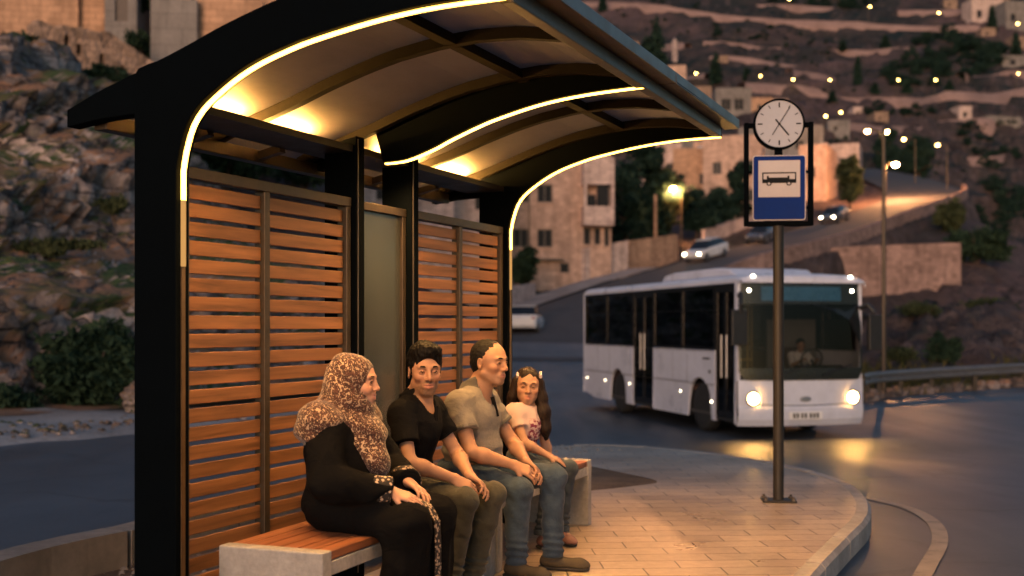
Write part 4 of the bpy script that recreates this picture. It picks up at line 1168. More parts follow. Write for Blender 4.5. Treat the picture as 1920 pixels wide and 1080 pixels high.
def house(label, loc, rz, w, d, h, mat, front=(), right=(), left=(), z0=-3.0, parapet=.5, group=None, frame='frame', tank=True, fine=True):
    """front faces -y, its left end is x=0; openings are (x, z, w, h[, kind])"""
    b = empty('house', loc, rz); tag(b, label, 'house', group)
    mb = MB(); X, Y, Z = Vector((1, 0, 0)), Vector((0, 1, 0)), Vector((0, 0, 1))
    sides = ((Vector((0, 0, 0)), X, -Y, w, front), (Vector((w, 0, 0)), Y, X, d, right), (Vector((0, d, 0)), -Y, -X, d, left), (Vector((w, d, 0)), -X, Y, w, ()))
    for org, ux, n_, ww, ops in sides: facade(mb, org, ux, n_, ww, h, z0, ops)
    wl = mb.build('wall', mat, b)
    rf = MB(); t = .25
    rf.box(t + .002, w - t - .002, t + .002, d - t - .002, h - .12, h)
    for (x0, x1, y0, y1) in ((0, w, 0, t), (0, w, d - t, d), (0, t, t, d - t), (w - t, w, t, d - t)): rf.box(x0, x1, y0, y1, h + .002, h + parapet)
    ro = rf.build('roof', mat, b)
    if tank:
        MB().lathe([(.05, 0), (.55, 0), (.58, .1), (.58, 1.0), (.45, 1.15), (.05, 1.2)], 12, Matrix.Translation((w * .7, d * .5, h + .01))).build('water_tank', MT['frame_w'], ro)
    for org, ux, n_, ww, ops in sides:
        for o in ops:
            x, z, a, c = o[:4]; kind = o[4] if len(o) > 4 else 'window'
            P = lambda px, pz, dd: org + ux * px + Z * pz - n_ * dd
            f = MB()
            def beam(xa, xb, za, zb, d0, d1):
                pts = [P(xa, za, d0), P(xb, za, d0), P(xb, zb, d0), P(xa, zb, d0), P(xa, za, d1), P(xb, za, d1), P(xb, zb, d1), P(xa, zb, d1)]
                n = len(f.v); f.v += [tuple(p) for p in pts]
                for q in ((0, 1, 2, 3), (7, 6, 5, 4), (0, 4, 5, 1), (1, 5, 6, 2), (2, 6, 7, 3), (3, 7, 4, 0)): f.f.append(tuple(n + i for i in q)); f.mi.append(0)
            if kind == 'door':
                beam(x + .01, x + a - .01, z + .01, z + c - .01, .13, .19); f.build('door', MT['shutter'], b); continue
            fw_ = .07
            beam(x, x + a, z, z + fw_, .10, .17); beam(x, x + a, z + c - fw_, z + c, .10, .17); beam(x, x + fw_, z + fw_, z + c - fw_, .10, .17); beam(x + a - fw_, x + a, z + fw_, z + c - fw_, .10, .17)
            if a > .8: beam(x + a / 2 - .035, x + a / 2 + .035, z + fw_, z + c - fw_, .10, .17)
            wi = f.build('window', MT[frame], b)
            f = MB(); beam(x + fw_, x + a - fw_, z + fw_, z + c - fw_, .135, .15); f.build('pane', MT['pane'], wi)
            if fine and kind == 'window':
                f = MB(); beam(x - .12, x + a + .12, z - .12, z, -.09, .09); f.build('sill', mat, wi)
    return b
def place(x, y, Y): return at(x, y, Y)
def wins(xs, zs, w=1.3, h=1.4): return [(x, z, w, h) for z in zs for x in xs]

# the three-storey house by the road
H = place(868, 562, 86)
hm = house('pinkish three-storey stone house with paired shuttered windows beside the road', H, R(7), 8.6, 9, 11.0, MT['house_pink'],
      front=wins([.9, 3.7, 5.5], [3.9], 1.15, 1.35) + wins([.9, 3.7, 5.5], [7.2], 1.15, 1.35) + [(4.2, 1.1, .8, .9), (7.2, 2.0, .7, .75), (2.3, 0, 1.2, 2.2, 'door')],
      right=wins([1.2, 5], [4, 7.3], 1.1, 1.3))
MB().box(5.1, 7.4, -.75, -.003, 2.92, 3.02).build('canopy', MT['frame'], hm)
MB().tube([(4.9 + .0, -.06, .2), (4.9, -.06, 10.9)], .05, 6).build('drain_pipe', MT['grey_metal'], hm)
H2 = place(1083, 560, 87)
hb = house('narrow pinkish house wing with a boxed balcony, between the three-storey house and the pines', H2, R(7), 2.55, 6, 10.2, MT['house_pink'],
      front=[(.45, 4.0, .55, 1.3), (1.25, 4.0, .5, 1.3), (2.0, 3.9, .4, 1.4)], tank=False)
bal = MB().box(.25, 2.5, -1.3, -.003, 5.35, 5.55).box(.25, 2.5, -1.3, -1.18, 5.55, 6.75).box(.25, .37, -1.18, -.003, 5.55, 6.75).box(2.38, 2.5, -1.18, -.003, 5.55, 6.75).box(.25, 2.5, -1.3, -.003, 8.35, 10.3)
bal.box(.25, .45, -1.3, -1.1, 6.75, 8.35).box(2.3, 2.5, -1.3, -1.1, 6.75, 8.35)
bo = bal.build('balcony', MT['house_pale'], hb)
MB().box(1.25, 2.1, -1.02, -1.0, 6.76, 8.34).box(.5, 1.15, -1.02, -1.0, 6.76, 7.6).build('blind', MT['pane'], bo)
# compound walls along the pavement
def wall_run(label, pts, h, th, mat, cat='wall', name='garden_wall', group=None, down=2.5):
    mb = MB()
    for a, b in zip(pts, pts[1:]):
        a, b = Vector(a), Vector(b); t = (b - a); t.z = 0; t.normalize(); nr = Vector((t.y, -t.x, 0)) * th / 2
        for (za, zb, nn) in ((-down, h, nr), (h + .002, h + .12, nr * 1.25)):
            P = [a - nn + Vector((0, 0, za)), b - nn + Vector((0, 0, za)), b + nn + Vector((0, 0, za)), a + nn + Vector((0, 0, za)), a - nn + Vector((0, 0, zb)), b - nn + Vector((0, 0, zb)), b + nn + Vector((0, 0, zb)), a + nn + Vector((0, 0, zb))]
            n = len(mb.v); mb.v += [tuple(p) for p in P]
            for q in ((0, 3, 2, 1), (4, 5, 6, 7), (0, 1, 5, 4), (1, 2, 6, 5), (2, 3, 7, 6), (3, 0, 4, 7)): mb.f.append(tuple(n + i for i in q)); mb.mi.append(0)
    o = mb.build(name, mat); tag(o, label, cat, group); return o
wall_run('pale pink compound wall with a shadowed end beside the narrow house wing', [place(1092, 548, 93), place(1094, 545, 87), place(1176, 528, 89)], 3.0, .3, MT['house_pale'])
wall_run('orange-lit stone compound wall in front of the dark pines', [place(1178, 528, 90), place(1268, 512, 95)], 3.0, .3, MT['house_tan'])
wall_run('long pale garden wall stepping up the road behind the parked car', [place(1318, 478, 108), place(1395, 452, 117), place(1430, 440, 121)], 2.2, .3, MT['house_pale'])
wall_run('low pale wall near the foot of the three-storey house', [place(955, 592, 72), place(1000, 580, 78)], 1.6, .3, MT['house_pale'])
# houses further up the road
house('two-storey pale stone house with dark windows above the lit street lamp', place(1318, 445, 122), R(-14), 6.0, 8, 10.0, MT['house_pink'],
      front=[(1.0, 3.6, .9, 1.3), (4.0, 3.6, 1.2, 1.3), (1.0, 6.5, .9, 1.3), (3.6, 6.4, 1.6, 1.5)], right=wins([2], [3.6, 6.6], 1, 1.3))
h3 = house('tan stone house part with a lit gable behind the street lamp', place(1262, 448, 126), R(-8), 4.4, 7, 9.2, MT['house_tan'], front=[(1.4, 3.2, .8, 1.2), (2.8, 5.8, .8, 1.2)])
house('wide grey flat-roofed block on the slope above the pines', place(1205, 330, 165), R(-6), 10, 9, 4.4, MT['house_grey'], front=wins([1.5, 5, 8], [1.4], 1.2, 1.2))
house('tall grey unfinished concrete building behind the bus stop sign', place(1385, 400, 150), R(-10), 10.5, 9, 10.5, MT['house_grey'], front=wins([7.0], [2, 5, 8], 1.1, 1.2), right=wins([2, 5.5], [2, 5, 8], 1.1, 1.4), tank=False)
house('narrow lit stone house right of the sign, behind the round tree', place(1498, 408, 138), R(-24), 3.2, 8, 8.0, MT['house_pink'], front=[(.9, 4.6, 1.0, 1.3)], right=wins([1.5, 5], [1.2, 4.4], 1, 1.3))
house('small pale cube house at the bend of the upper road', place(1556, 372, 158), R(-20), 3.8, 6, 6.8, MT['house_pale'], front=[(1.2, 3.6, 1.1, 1.2)], tank=False)
# houses seen through the gap above the slats
house('long pale house seen over the shelter wall, behind the glass panel', place(672, 470, 74), R(4), 6.0, 8, 6.6, MT['house_pale'], front=wins([1.1, 3.9], [3.2], 1.0, 1.3), tank=False)
house('pale lilac house seen over the far end of the shelter wall', place(800, 500, 78), R(4), 5.0, 8, 7.8, MT['house_pale'], front=wins([.8, 3.2], [3.8], .9, 1.4), tank=False)
# village on the cliff at the upper left
house('orange stone house on the cliff, at the upper left corner', place(-60, 40, 47), R(10), 4.2, 7, 6.5, MT['house_tan'], z0=-.7, front=[(1.0, 1.4, 1.0, 1.3), (2.9, 1.4, .5, 1.5)], tank=False)
house('orange stone house with a narrow window above the old rubble wall', place(140, 34, 48), R(10), 1.6, 6, 6.0, MT['house_tan'], z0=-.7, front=[(.45, 1.0, .55, 1.2)], tank=False)
house('ruined grey stone hut between the orange houses on the cliff', place(196, 48, 47), R(8), 1.25, 4, 2.6, MT['house_grey'], z0=-.7, front=[(.4, .2, .5, 1.5, 'door')], tank=False)
hh = house('orange house with an open veranda above the shelter roof', place(318, 34, 49), R(10), 4.4, 6, 6.2, MT['house_tan'], z0=-1.2, front=[(.8, .1, .7, 1.6), (1.9, .35, 1.9, 1.6, 'veranda')], tank=False)
MB().box(1.7, 4.2, -1.2, -.003, -.25, -.1).box(1.7, 4.2, -1.2, -1.08, -.1, .32).build('balcony', MT['house_tan'], hh)
house('dark grey block house below the veranda house', place(282, 112, 45), R(6), 1.75, 5, 1.85, MT['house_grey'], tank=False)
house('small orange block beside the dark grey block, under the veranda', place(366, 80, 45.6), R(6), 2.6, 5, 1.25, MT['house_tan'], tank=False)
def rubble_wall():
    V = []; a, b = place(62, 138, 41), place(292, 150, 43.5); n, m = 70, 26
    t = (b - a); t.z = 0; t.normalize(); nr = Vector((-t.y, t.x, 0))
    tops = lambda f: 1.85 - .35 * f - .9 * max(0, f - .62) / .38 + .12 * mnoise.noise(Vector((f * 9, 0, 0)))
    mb = MB(); holes = [(.10, .55), (.26, .80), (.36, .70), (.55, .62), (.33, .42), (.72, .55), (.12, .35)]
    G = []
    for i in range(n + 1):
        f = i / n; base = a.lerp(b, f); row = []
        for j in range(m + 1):
            g = j / m; q = base + Vector((0, 0, -.9 + (tops(f) + .9) * g))
            r = rockiness(Vector((f * 6, 0, q.z)), 1.6) * .05
            for (hf, hg) in holes:
                if abs(f - hf) < .016 and abs(g - hg) < .055: r -= .45
            row.append(q - nr * r * 1.0 if True else q)
        G.append(row)
    for i in range(n):
        for j in range(m): mb.quad(G[i][j], G[i + 1][j], G[i + 1][j + 1], G[i][j + 1])
        mb.quad(G[i][m], G[i + 1][m], G[i + 1][m] + nr * .9, G[i][m] + nr * .9)
    for row in (G[0], G[n]):
        for j in range(m): mb.quad(row[j], row[j + 1], row[j + 1] + nr * .9, row[j] + nr * .9)
    tag(mb.build('old_wall', MT['rubble_wall']), 'old rubble stone wall with square holes on the cliff at the upper left', 'wall')
rubble_wall()
# far houses on the opposite slope
def far_house(label, x, y, w, h, d, mat, ops, rz=-8, y0=120, tank=False):
    p = hit(x, y, y0); s = p.y / FPX
    return house(label, p - Vector((0, 0, .3)), R(rz), w * s, max(4, d), h * s, mat, front=[(o[0] * s, o[1] * s, o[2] * s, o[3] * s) for o in ops], tank=tank, fine=False)
far_house('brown ruin with two dark arches on the slope left of the clock', 1342, 212, 66, 44, 8, MT['house_grey'], [(10, 6, 18, 22), (34, 6, 18, 22)], -4)
far_house('low orange wall house just left of the clock', 1408, 212, 40, 26, 7, MT['house_tan'], [(12, 6, 8, 10)], -4)
far_house('small pale pink house at the edge of the shelter roof', 1252, 168, 34, 42, 7, MT['house_pink'], [(10, 22, 6, 10)], -10)
far_house('white house on the upper right of the far hill', 1822, 44, 62, 44, 10, MT['house_pale'], [(10, 10, 10, 14), (34, 10, 10, 14)], 6)
far_house('bluish grey house at the top right corner of the far hill', 1886, 52, 60, 50, 10, MT['house_grey'], [(10, 14, 10, 14)], 10)
far_house('long blue-grey terrace house at the right edge of the far hill', 1880, 128, 70, 22, 10, MT['house_grey'], [(16, 6, 10, 10)], 8)
far_house('white hut below the far road, right of the clock', 1798, 226, 26, 24, 6, MT['house_pale'], [(8, 6, 8, 10)], 6)
far_house('low grey houses stepped below the pale track on the right', 1850, 244, 74, 22, 8, MT['house_grey'], [(16, 4, 8, 10)], 12)
far_house('pale shed beside the lane lamps', 1552, 250, 40, 18, 6, MT['house_grey'], [(10, 2, 8, 10)], -12)
far_house('tiny white house under the far road near its middle', 1600, 214, 18, 12, 5, MT['house_pale'], [(5, 2, 4, 6)], 0)
for (x, y, w, h) in ((1118, 108, 30, 20), (1150, 118, 26, 22), (1176, 96, 22, 14), (1205, 152, 26, 24), (1300, 196, 34, 26), (1448, 208, 30, 18), (1640, 232, 26, 16), (1868, 20, 26, 20), (1900, 92, 34, 20), (1840, 70, 26, 16), (1770, 16, 24, 14), (1345, 128, 20, 12)):
    q_ = far_house('tiny dusk-lit block house scattered on the far hillside', x, y, w, h, 7, MT['rubble_wall'], [(w * .3, h * .25, w * .16, h * .4)], (x % 17) - 8); q_['group'] = 'tiny houses scattered on the far hillside'
house('pale two-storey house above the pines, left of the warm globe lamp', place(1205, 350, 140), R(-4), 4.6, 7, 4.6, MT['house_pale'], front=wins([.8, 2.8], [1.6], .9, 1.2))
house('pinkish house with a long terrace, higher than the pale stone house', place(1300, 330, 150), R(-10), 7.5, 7, 3.9, MT['house_pink'], front=wins([1.2, 3.4, 5.6], [1.3], 1.0, 1.2))
mn = empty('minaret', hit(1265, 118, 150)); tag(mn, 'small pale minaret standing behind the dark cypress trees', 'tower')
s_ = mn.location.y / FPX
MB().lathe([(5.5 * s_, -4), (5.5 * s_, 22 * s_), (6.4 * s_, 23 * s_), (6.4 * s_, 25 * s_), (5 * s_, 26 * s_), (5 * s_, 34 * s_)], 14).build('shaft', MT['house_pale'], mn)
MB().lathe([(5.5 * s_, 34.1 * s_), (5 * s_, 38 * s_), (2.5 * s_, 42 * s_), (.3 * s_, 46 * s_)], 14).build('dome', MT['house_pale'], mn, smooth=True)
# retaining walls under the upper road
def retaining(label, pts_top, ybot, mat, th=.5):
    mb = MB(); tops = [Vector(p) for p in pts_top]
    for a, b, yb in zip(tops, tops[1:], ybot):
        t = (b - a); t.z = 0; t.normalize(); nr = Vector((-t.y, t.x, 0)); za = zb = yb
        P = [Vector((a.x, a.y, za)), Vector((b.x, b.y, zb)), b, a]
        for q in (P, [p + nr * th for p in P][::-1], [P[3], P[2], P[2] + nr * th, P[3] + nr * th], [P[0], P[3], P[3] + nr * th, P[0] + nr * th], [P[2], P[1], P[1] + nr * th, P[2] + nr * th]): mb.quad(*q)
    o = mb.build('retaining_wall', mat); tag(o, label, 'wall'); return o
edge = [p + Vector(((UP[min(i + 1, len(UP) - 1)] - UP[i - 1]).normalized().y, -(UP[min(i + 1, len(UP) - 1)] - UP[i - 1]).normalized().x, 0)) * 4.6 + Vector((0, 0, .75)) for i, p in enumerate(UP) if i > 0]
e2 = [p for p in edge if 60 < p.y < 137 and True]
retaining('long stone parapet wall climbing along the outer edge of the upper road', e2, [min(p.z - 1.6, ground_at(p.x + 1.6, p.y - 1.2) - 1.2) for p in e2], MT['retain'], .35)
retaining('tall squared retaining wall of brown stone under the upper road', [place(1500, 470, 87), place(1592, 462, 88.2), place(1700, 458, 89.5), place(1802, 455, 91)], [0, 0, 0], MT['retain'], 1.2)

# ------------------------------------------------------------------ guard rail on the outer bend
GR = smooth_path([(9.4, 31.4, 0), (10.4, 33.2, 0), (12.6, 35.2, 0), (16.4, 37.6, 0), (20.5, 39.6, 0), (26, 41.6, 0)], 8)
GR = [Vector((p.x, p.y, road_z(p.x, p.y))) for p in GR]
gr = empty('guard_rail', GR[0]); tag(gr, 'steel crash barrier along the outer edge of the bend', 'guard rail')
mb = MB(); sec = [(.0, .46), (.06, .50), (.06, .56), (.0, .60), (.0, .63), (.06, .67), (.06, .73), (.0, .78)]
for i in range(len(GR) - 1):
    A = []
    for p, q in ((GR[i], GR[i]), (GR[i + 1], GR[i + 1])):
        t = (GR[i + 1] - GR[i]); t.z = 0; t.normalize(); nr = Vector((t.y, -t.x, 0))
        A.append([p + nr * o + Vector((0, 0, z)) - GR[0] for (o, z) in sec])
    for k in range(len(sec) - 1): mb.quad(A[0][k], A[1][k], A[1][k + 1], A[0][k + 1])
MT['rail_steel'] = pm('rail_steel', (.17, .165, .17), .3, 5, .55, .5, .08)
mb.build('rail', MT['rail_steel'], gr)
for i in range(0, len(GR), 4):
    p = GR[i] - GR[0]; MB().box(p.x - .06, p.x + .06, p.y + .03, p.y + .15, p.z - .5, p.z + .74).build('rail_post', MT['dark_metal'], gr)
# rough stone edging below it
mb = MB()
for i in range(len(GR) - 1):
    a, b = GR[i], GR[i + 1]; L = (b - a).length; k = max(1, int(L / .5))
    for j in range(k):
        p = a.lerp(b, (j + .5) / k) + Vector((.1, .35, 0)); r = random.uniform(.18, .3)
        mb.sphere(p + Vector((0, 0, .08)), (r * 1.1, r * .8, r * random.uniform(.7, 1.1)), 7, 5, Matrix.Rotation(random.random() * 3, 4, 'Z'))
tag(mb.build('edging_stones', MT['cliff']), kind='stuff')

# ------------------------------------------------------------------ street lamps
MT['lamp_white'] = emis('lamp_white', (1.0, 0.62, 0.15), 22.0)
MT['lamp_amber'] = emis('lamp_amber', (1.0, 0.42, 0.15), 2600.0)
MT['lamp_near'] = emis('lamp_near', (1.0, 0.58, 0.22), 40.0)
MT['lamp_globe'] = emis('lamp_globe', (1.0, 0.42, 0.15), 3200.0)
def street_lamp(label, base, h, mat='lamp_white', arms=((.9, 0),), br=.16, pr=.06, group=None, lit=True):
    o = empty('street_lamp', base); tag(o, label, 'street lamp', group)
    MB().tube([(0, 0, -1.5), (0, 0, h * .5), (0, 0, h)], [pr * 1.5, pr * 1.1, pr * .8], 8).build('pole', MT['dark_metal'], o)
    for (ax, ay) in arms:
        MB().tube([(0, 0, h - .25), (ax * .35, ay * .35, h + .1), (ax, ay, h + .16)], pr * .6, 6).build('arm', MT['dark_metal'], o)
        hd = MB().sphere((ax * 1.12, ay * 1.12, h + .16), (br * 1.9, br * 1.2, br * .6), 10, 6).build('lamp_head', MT['grey_metal'], o)
        if lit: MB().sphere((ax * 1.12, ay * 1.12, h + .16 - br * .75), (br, br, br * .8), 10, 6).build('bulb', MT[mat], hd)
    return o
GF = 'street lamps glowing along the far hillside roads'
def far_lamp(x, y, ylow, mat='lamp_white', y0=150, br=None):
    p = hit(x, ylow, y0); top = CAMZ + (HOR - y) / FPX * p.y; h = max(3, top - p.z)
    street_lamp('glowing street lamp on a thin pole far off on the hillside', p, h, mat, ((.35 * max(.3, p.y / 300), -.2),), br or .0007 * p.y, .00022 * p.y + .03, GF)
for (x, y, yl) in ((1302, 148, 172), (1423, 152, 170), (1484, 149, 172), (1553, 150, 180), (1681, 150, 190), (1751, 150, 188), (1906, 138, 172), (1628, 12, 50), (1757, 24, 54), (1905, 44, 70), (1477, -2, 40)):
    far_lamp(x, y, yl)
for (x, y, yl) in ((1545, 218, 262), (1573, 211, 258)): far_lamp(x, y, yl, 'lamp_white', 120, .2)
p = at(1657, 693, 33.6); p.z = road_z(p.x, 33.5)
street_lamp('tall twin-headed street lamp rising behind the crash barrier', p, 1.37 + (611 - 246) / FPX * 33.6 - p.z - .1, 'lamp_near', ((-.42, 0), (.10, .1)), .075, .06)
def road_lamp(label, x, y, Y, mat, arm, br, z=None):
    t = at(x, y, Y); b = Vector((t.x - arm[0], t.y - arm[1], 0)); zz, _ = terrain_z([(b.x, b.y)]); b.z = float(zz[0]) if z is None else z
    street_lamp(label, b, t.z - b.z, mat, (arm,), br, .07)
road_lamp('amber street lamp hanging over the lit bend of the upper road', 1677, 308, 128, 'lamp_amber', (1.0, 0), .28)
road_lamp('tall street lamp beyond the road bend, right of the twin lamp', 1697, 261, 150, 'lamp_white', (-1.3, 0), .22)
road_lamp('outermost street lamp above the rocky spur of the upper road', 1760, 272, 140, 'lamp_white', (-1.0, 0), .2)
road_lamp('street lamp with a bright warm globe in front of the tan house', 1265, 354, 104, 'lamp_globe', (-.6, 0), .26)
tp = at(1229, 365, 97); zz, _ = terrain_z([(tp.x, tp.y)])
po = MB().tube([(0, 0, -1), (0, 0, tp.z - float(zz[0]))], [.16, .11], 8).build('utility_pole', MT['house_tan'], loc=(tp.x, tp.y, float(zz[0])))
tag(po, 'plain pale utility pole in front of the pines', 'pole')

# ------------------------------------------------------------------ cars
MT['car_white'] = pm('car_white', (.60, .60, .62), .05, 2, .25, .0, .01)
MT['car_grey'] = pm('car_grey', (.10, .10, .11), .1, 2, .25, .3, .01)
MT['car_light'] = emis('car_headlight', (1.0, .80, .50), 22.0)
MT['car_tail'] = pm('tail_lamp', (.25, .02, .02), .1, 6, .3)
def make_car(label, loc, rz, lights=True, mat='car_white'):
    c = empty('parked_car' if not lights else 'car', loc, rz); tag(c, label, 'car')
    st = [(-2.1, .45, .80, .70), (-2.0, .30, .98, .80), (-1.4, .24, 1.0, .84), (-.6, .24, .96, .85), (.5, .24, .94, .85), (1.2, .26, .88, .83), (1.85, .30, .76, .78), (2.1, .40, .62, .66)]
    mb = MB(); rows = []
    for x, zb, zt, hw in st: rows.append([(x, -hw * .93, zb), (x, -hw, zb + .15), (x, -hw, zt - .12), (x, -hw * .9, zt), (x, hw * .9, zt), (x, hw, zt - .12), (x, hw, zb + .15), (x, hw * .93, zb)])
    for a, b in zip(rows, rows[1:]):
        for k in range(8): mb.quad(a[k], a[(k + 1) % 8], b[(k + 1) % 8], b[k])
    mb.poly(rows[0]); mb.poly(rows[-1][::-1]); mb.build('body', MT[mat], c, smooth=False, bevel=.03)
    gh = [(-1.85, .97, .97, .70), (-1.3, .95, 1.40, .60), (-.3, .93, 1.45, .60), (.35, .92, 1.38, .59), (1.15, .88, .90, .70)]
    mb = MB(); rows = [[(x, -.76, zb), (x, -hw, zt), (x, hw, zt), (x, .76, zb)] for x, zb, zt, hw in gh]
    for a, b in zip(rows, rows[1:]):
        for k in range(3): mb.quad(a[k], a[k + 1], b[k + 1], b[k])
    mb.build('window', MT['black_gloss'], c)
    MB().box(-1.25, .32, -.57, .57, 1.41, 1.47).build('roof', MT[mat], c, bevel=.03)
    for x in (-1.3, 1.3):
        for y in (-.76, .76):
            M = Matrix.Translation((x, y, .31)) @ Matrix.Rotation(R(90), 4, 'X')
            w = MB().lathe([(.18, -.10), (.29, -.10), (.31, -.06), (.31, .06), (.29, .10), (.18, .10)], 18, M).build('wheel', MT['rubber'], c)
            MB().lathe([(.02, -.105), (.18, -.105), (.18, .105), (.02, .105)], 14, M).build('rim', MT['rim'], w)
    for y in (-.58, .58): MB().sphere((2.02, y, .62), (.08, .14, .09), 10, 6).build('headlight', MT['car_light'] if lights else MT['steel'], c)
    for y in (-.62, .62): MB().sphere((-2.05, y, .80), (.06, .12, .08), 10, 6).build('tail_light', MT['car_tail'], c)
    return c
def road_heading(Y0):
    i = min(range(len(UP)), key=lambda k: abs(UP[k].y - Y0)); t = UP[min(i + 1, len(UP) - 1)] - UP[max(i - 1, 0)]
    return UP[i], t.normalized()
def car_on_road(label, Y0, off, toward=True, **k):
    p, t = road_heading(Y0); nr = Vector((t.y, -t.x, 0)).normalized(); q = p + nr * off
    c = make_car(label, (q.x, q.y, p.z + .04), math.atan2(-t.y, -t.x) if toward else math.atan2(t.y, t.x), **k)
    c.rotation_euler = (0, (1 if toward else -1) * math.asin(t.z), c.rotation_euler.z); return c
car_on_road('white car with headlights on, coming down behind the bus roof', 84.5, -2.6)
car_on_road('dark car with bright headlights on the lit upper road', 110, -2.4, mat='car_grey')
make_car('white car driving away beside the far post of the shelter', (.75, 63, road_z(.75, 63) + .03), R(82), lights=False)
car_on_road('dark car half hidden behind the bus stop sign', 96, -3.2, lights=False, mat='car_grey')

# ------------------------------------------------------------------ trees and bushes
def leaf_mat(name, c1, c2, sc=1.2):
    t = NT(name); co = t.coord(); n1 = t.noise(co, sc, 4); n2 = t.noise(co, sc * 14, 3)
    col = t.ramp(n1, [(.32, c1), (.68, c2)]); col = t.mix(.6, col, t.ramp(n2, [(.3, .45), (.7, 1.4)]), 'MULTIPLY')
    d = t.n('ShaderNodeBsdfDiffuse'); t.l(col, d.inputs[0]); tl = t.n('ShaderNodeBsdfTranslucent'); t.l(col, tl.inputs[0])
    m = t.n('ShaderNodeMixShader', Fac=.25); t.l(d.outputs[0], m.inputs[1]); t.l(tl.outputs[0], m.inputs[2]); t.l(m.outputs[0], t.out.inputs[0]); return t.m
MT['leaf_dark'] = leaf_mat('leaf_dark', (.018, .036, .024), (.045, .075, .045))
MT['leaf_olive'] = leaf_mat('leaf_olive', (.03, .042, .022), (.085, .10, .05))
MT['leaf_pine'] = leaf_mat('leaf_pine', (.014, .032, .028), (.035, .065, .048), .5)
MT['grass_leaf'] = leaf_mat('grass_leaf', (.05, .06, .02), (.16, .12, .05), 2)
MT['bark'] = pm('bark', (.07, .05, .04), .3, 6, .9, 0, .4)
rng = np.random.default_rng(11)
def leaf_cloud(blobs, n, size, flat=.0, hang=0.0):
    """n small leaf-shaped faces filling uneven lobes; blobs are (x, y, z, rx, ry, rz)"""
    B = np.array(blobs); w = np.prod(B[:, 3:], axis=1) ** .67; k = rng.choice(len(B), n, p=w / w.sum())
    d = rng.normal(size=(n, 3)); d /= np.linalg.norm(d, axis=1)[:, None]; r = rng.random(n) ** .42
    lump = 1 + .28 * np.sin(d[:, 0] * 5 + k) * np.sin(d[:, 1] * 6 + k * 2.1) + .2 * np.sin(d[:, 2] * 9 + k * 1.3)
    c = B[k, :3] + d * (r * lump)[:, None] * B[k, 3:]
    a = rng.normal(size=(n, 3)); a[:, 2] *= (1 - flat); a[:, 2] -= hang; a /= np.linalg.norm(a, axis=1)[:, None]
    b = np.cross(a, rng.normal(size=(n, 3))); b /= np.linalg.norm(b, axis=1)[:, None]
    s = size * rng.uniform(.55, 1.35, n)[:, None]
    V = np.stack([c - a * s, c + b * s * .42, c + a * s, c - b * s * .42], 1).reshape(-1, 3)
    return V, np.arange(n * 4).reshape(n, 4)
def crown(parent, blobs, n, size, mat, name='crown', **kw):
    V, F = leaf_cloud(blobs, n, size, **kw); return np_mesh(name, V, F, mat, parent, smooth=False)
def lobes(R_, H_, z0, n, seed, squash=.8):
    q = np.random.default_rng(seed); out = []
    for i in range(n):
        t = i / max(1, n - 1); a = q.random() * 6.28; rr = R_ * q.uniform(.25, .75) * math.sin(math.pi * (.18 + .72 * t)); r = R_ * q.uniform(.32, .6) * (1 - .35 * t)
        out.append((rr * math.cos(a), rr * math.sin(a), z0 + H_ * t, r, r, r * squash))
    return out
def tree(label, p, R_, H_, trunk, mat, n=3200, size=.3, seed=1, name='tree', lobesn=14, cat='tree', group=None, squash=.8):
    o = empty(name, p); tag(o, label, cat, group)
    mb = MB().tube([(0, 0, -1.0), (.05 * R_, 0, trunk * .6), (0, .04 * R_, trunk + H_ * .45), (.02 * R_, 0, trunk + H_ * .8)], [R_ * .11, R_ * .08, R_ * .05, R_ * .015], 8)
    q = np.random.default_rng(seed + 50)
    for i in range(6):
        a = q.random() * 6.28; z = trunk * .8 + H_ * .5 * q.random(); e = R_ * q.uniform(.45, .8)
        mb.tube([(0, 0, z), (e * .5 * math.cos(a), e * .5 * math.sin(a), z + H_ * .12), (e * math.cos(a), e * math.sin(a), z + H_ * .22)], [R_ * .045, R_ * .03, R_ * .012], 6)
    mb.build('trunk', MT['bark'], o)
    crown(o, lobes(R_, H_, trunk + R_ * .15, lobesn, seed, squash), n, size, MT[mat]); return o
def bush(label, p, r, h, mat, n=2500, size=.07, seed=1, elong=(1, 1), group=None):
    o = empty('bush', p); tag(o, label, 'bush', group)
    q = np.random.default_rng(seed); bl = []
    for i in range(9):
        a = q.random() * 6.28; d = r * q.uniform(.1, .75); bl.append((d * math.cos(a) * elong[0], d * math.sin(a) * elong[1], h * q.uniform(.25, .72), r * q.uniform(.3, .5) * elong[0], r * q.uniform(.3, .5) * elong[1], h * q.uniform(.25, .42)))
    mb = MB()
    for i in range(6):
        a = i * 1.05; mb.tube([(0, 0, -.3), (.25 * r * math.cos(a), .25 * r * math.sin(a), h * .3), (.55 * r * math.cos(a) * elong[0], .55 * r * math.sin(a) * elong[1], h * .7)], [.03 * r, .025 * r, .01 * r], 5)
    mb.build('stem', MT['bark'], o); crown(o, bl, n, size, MT[mat], 'foliage'); return o
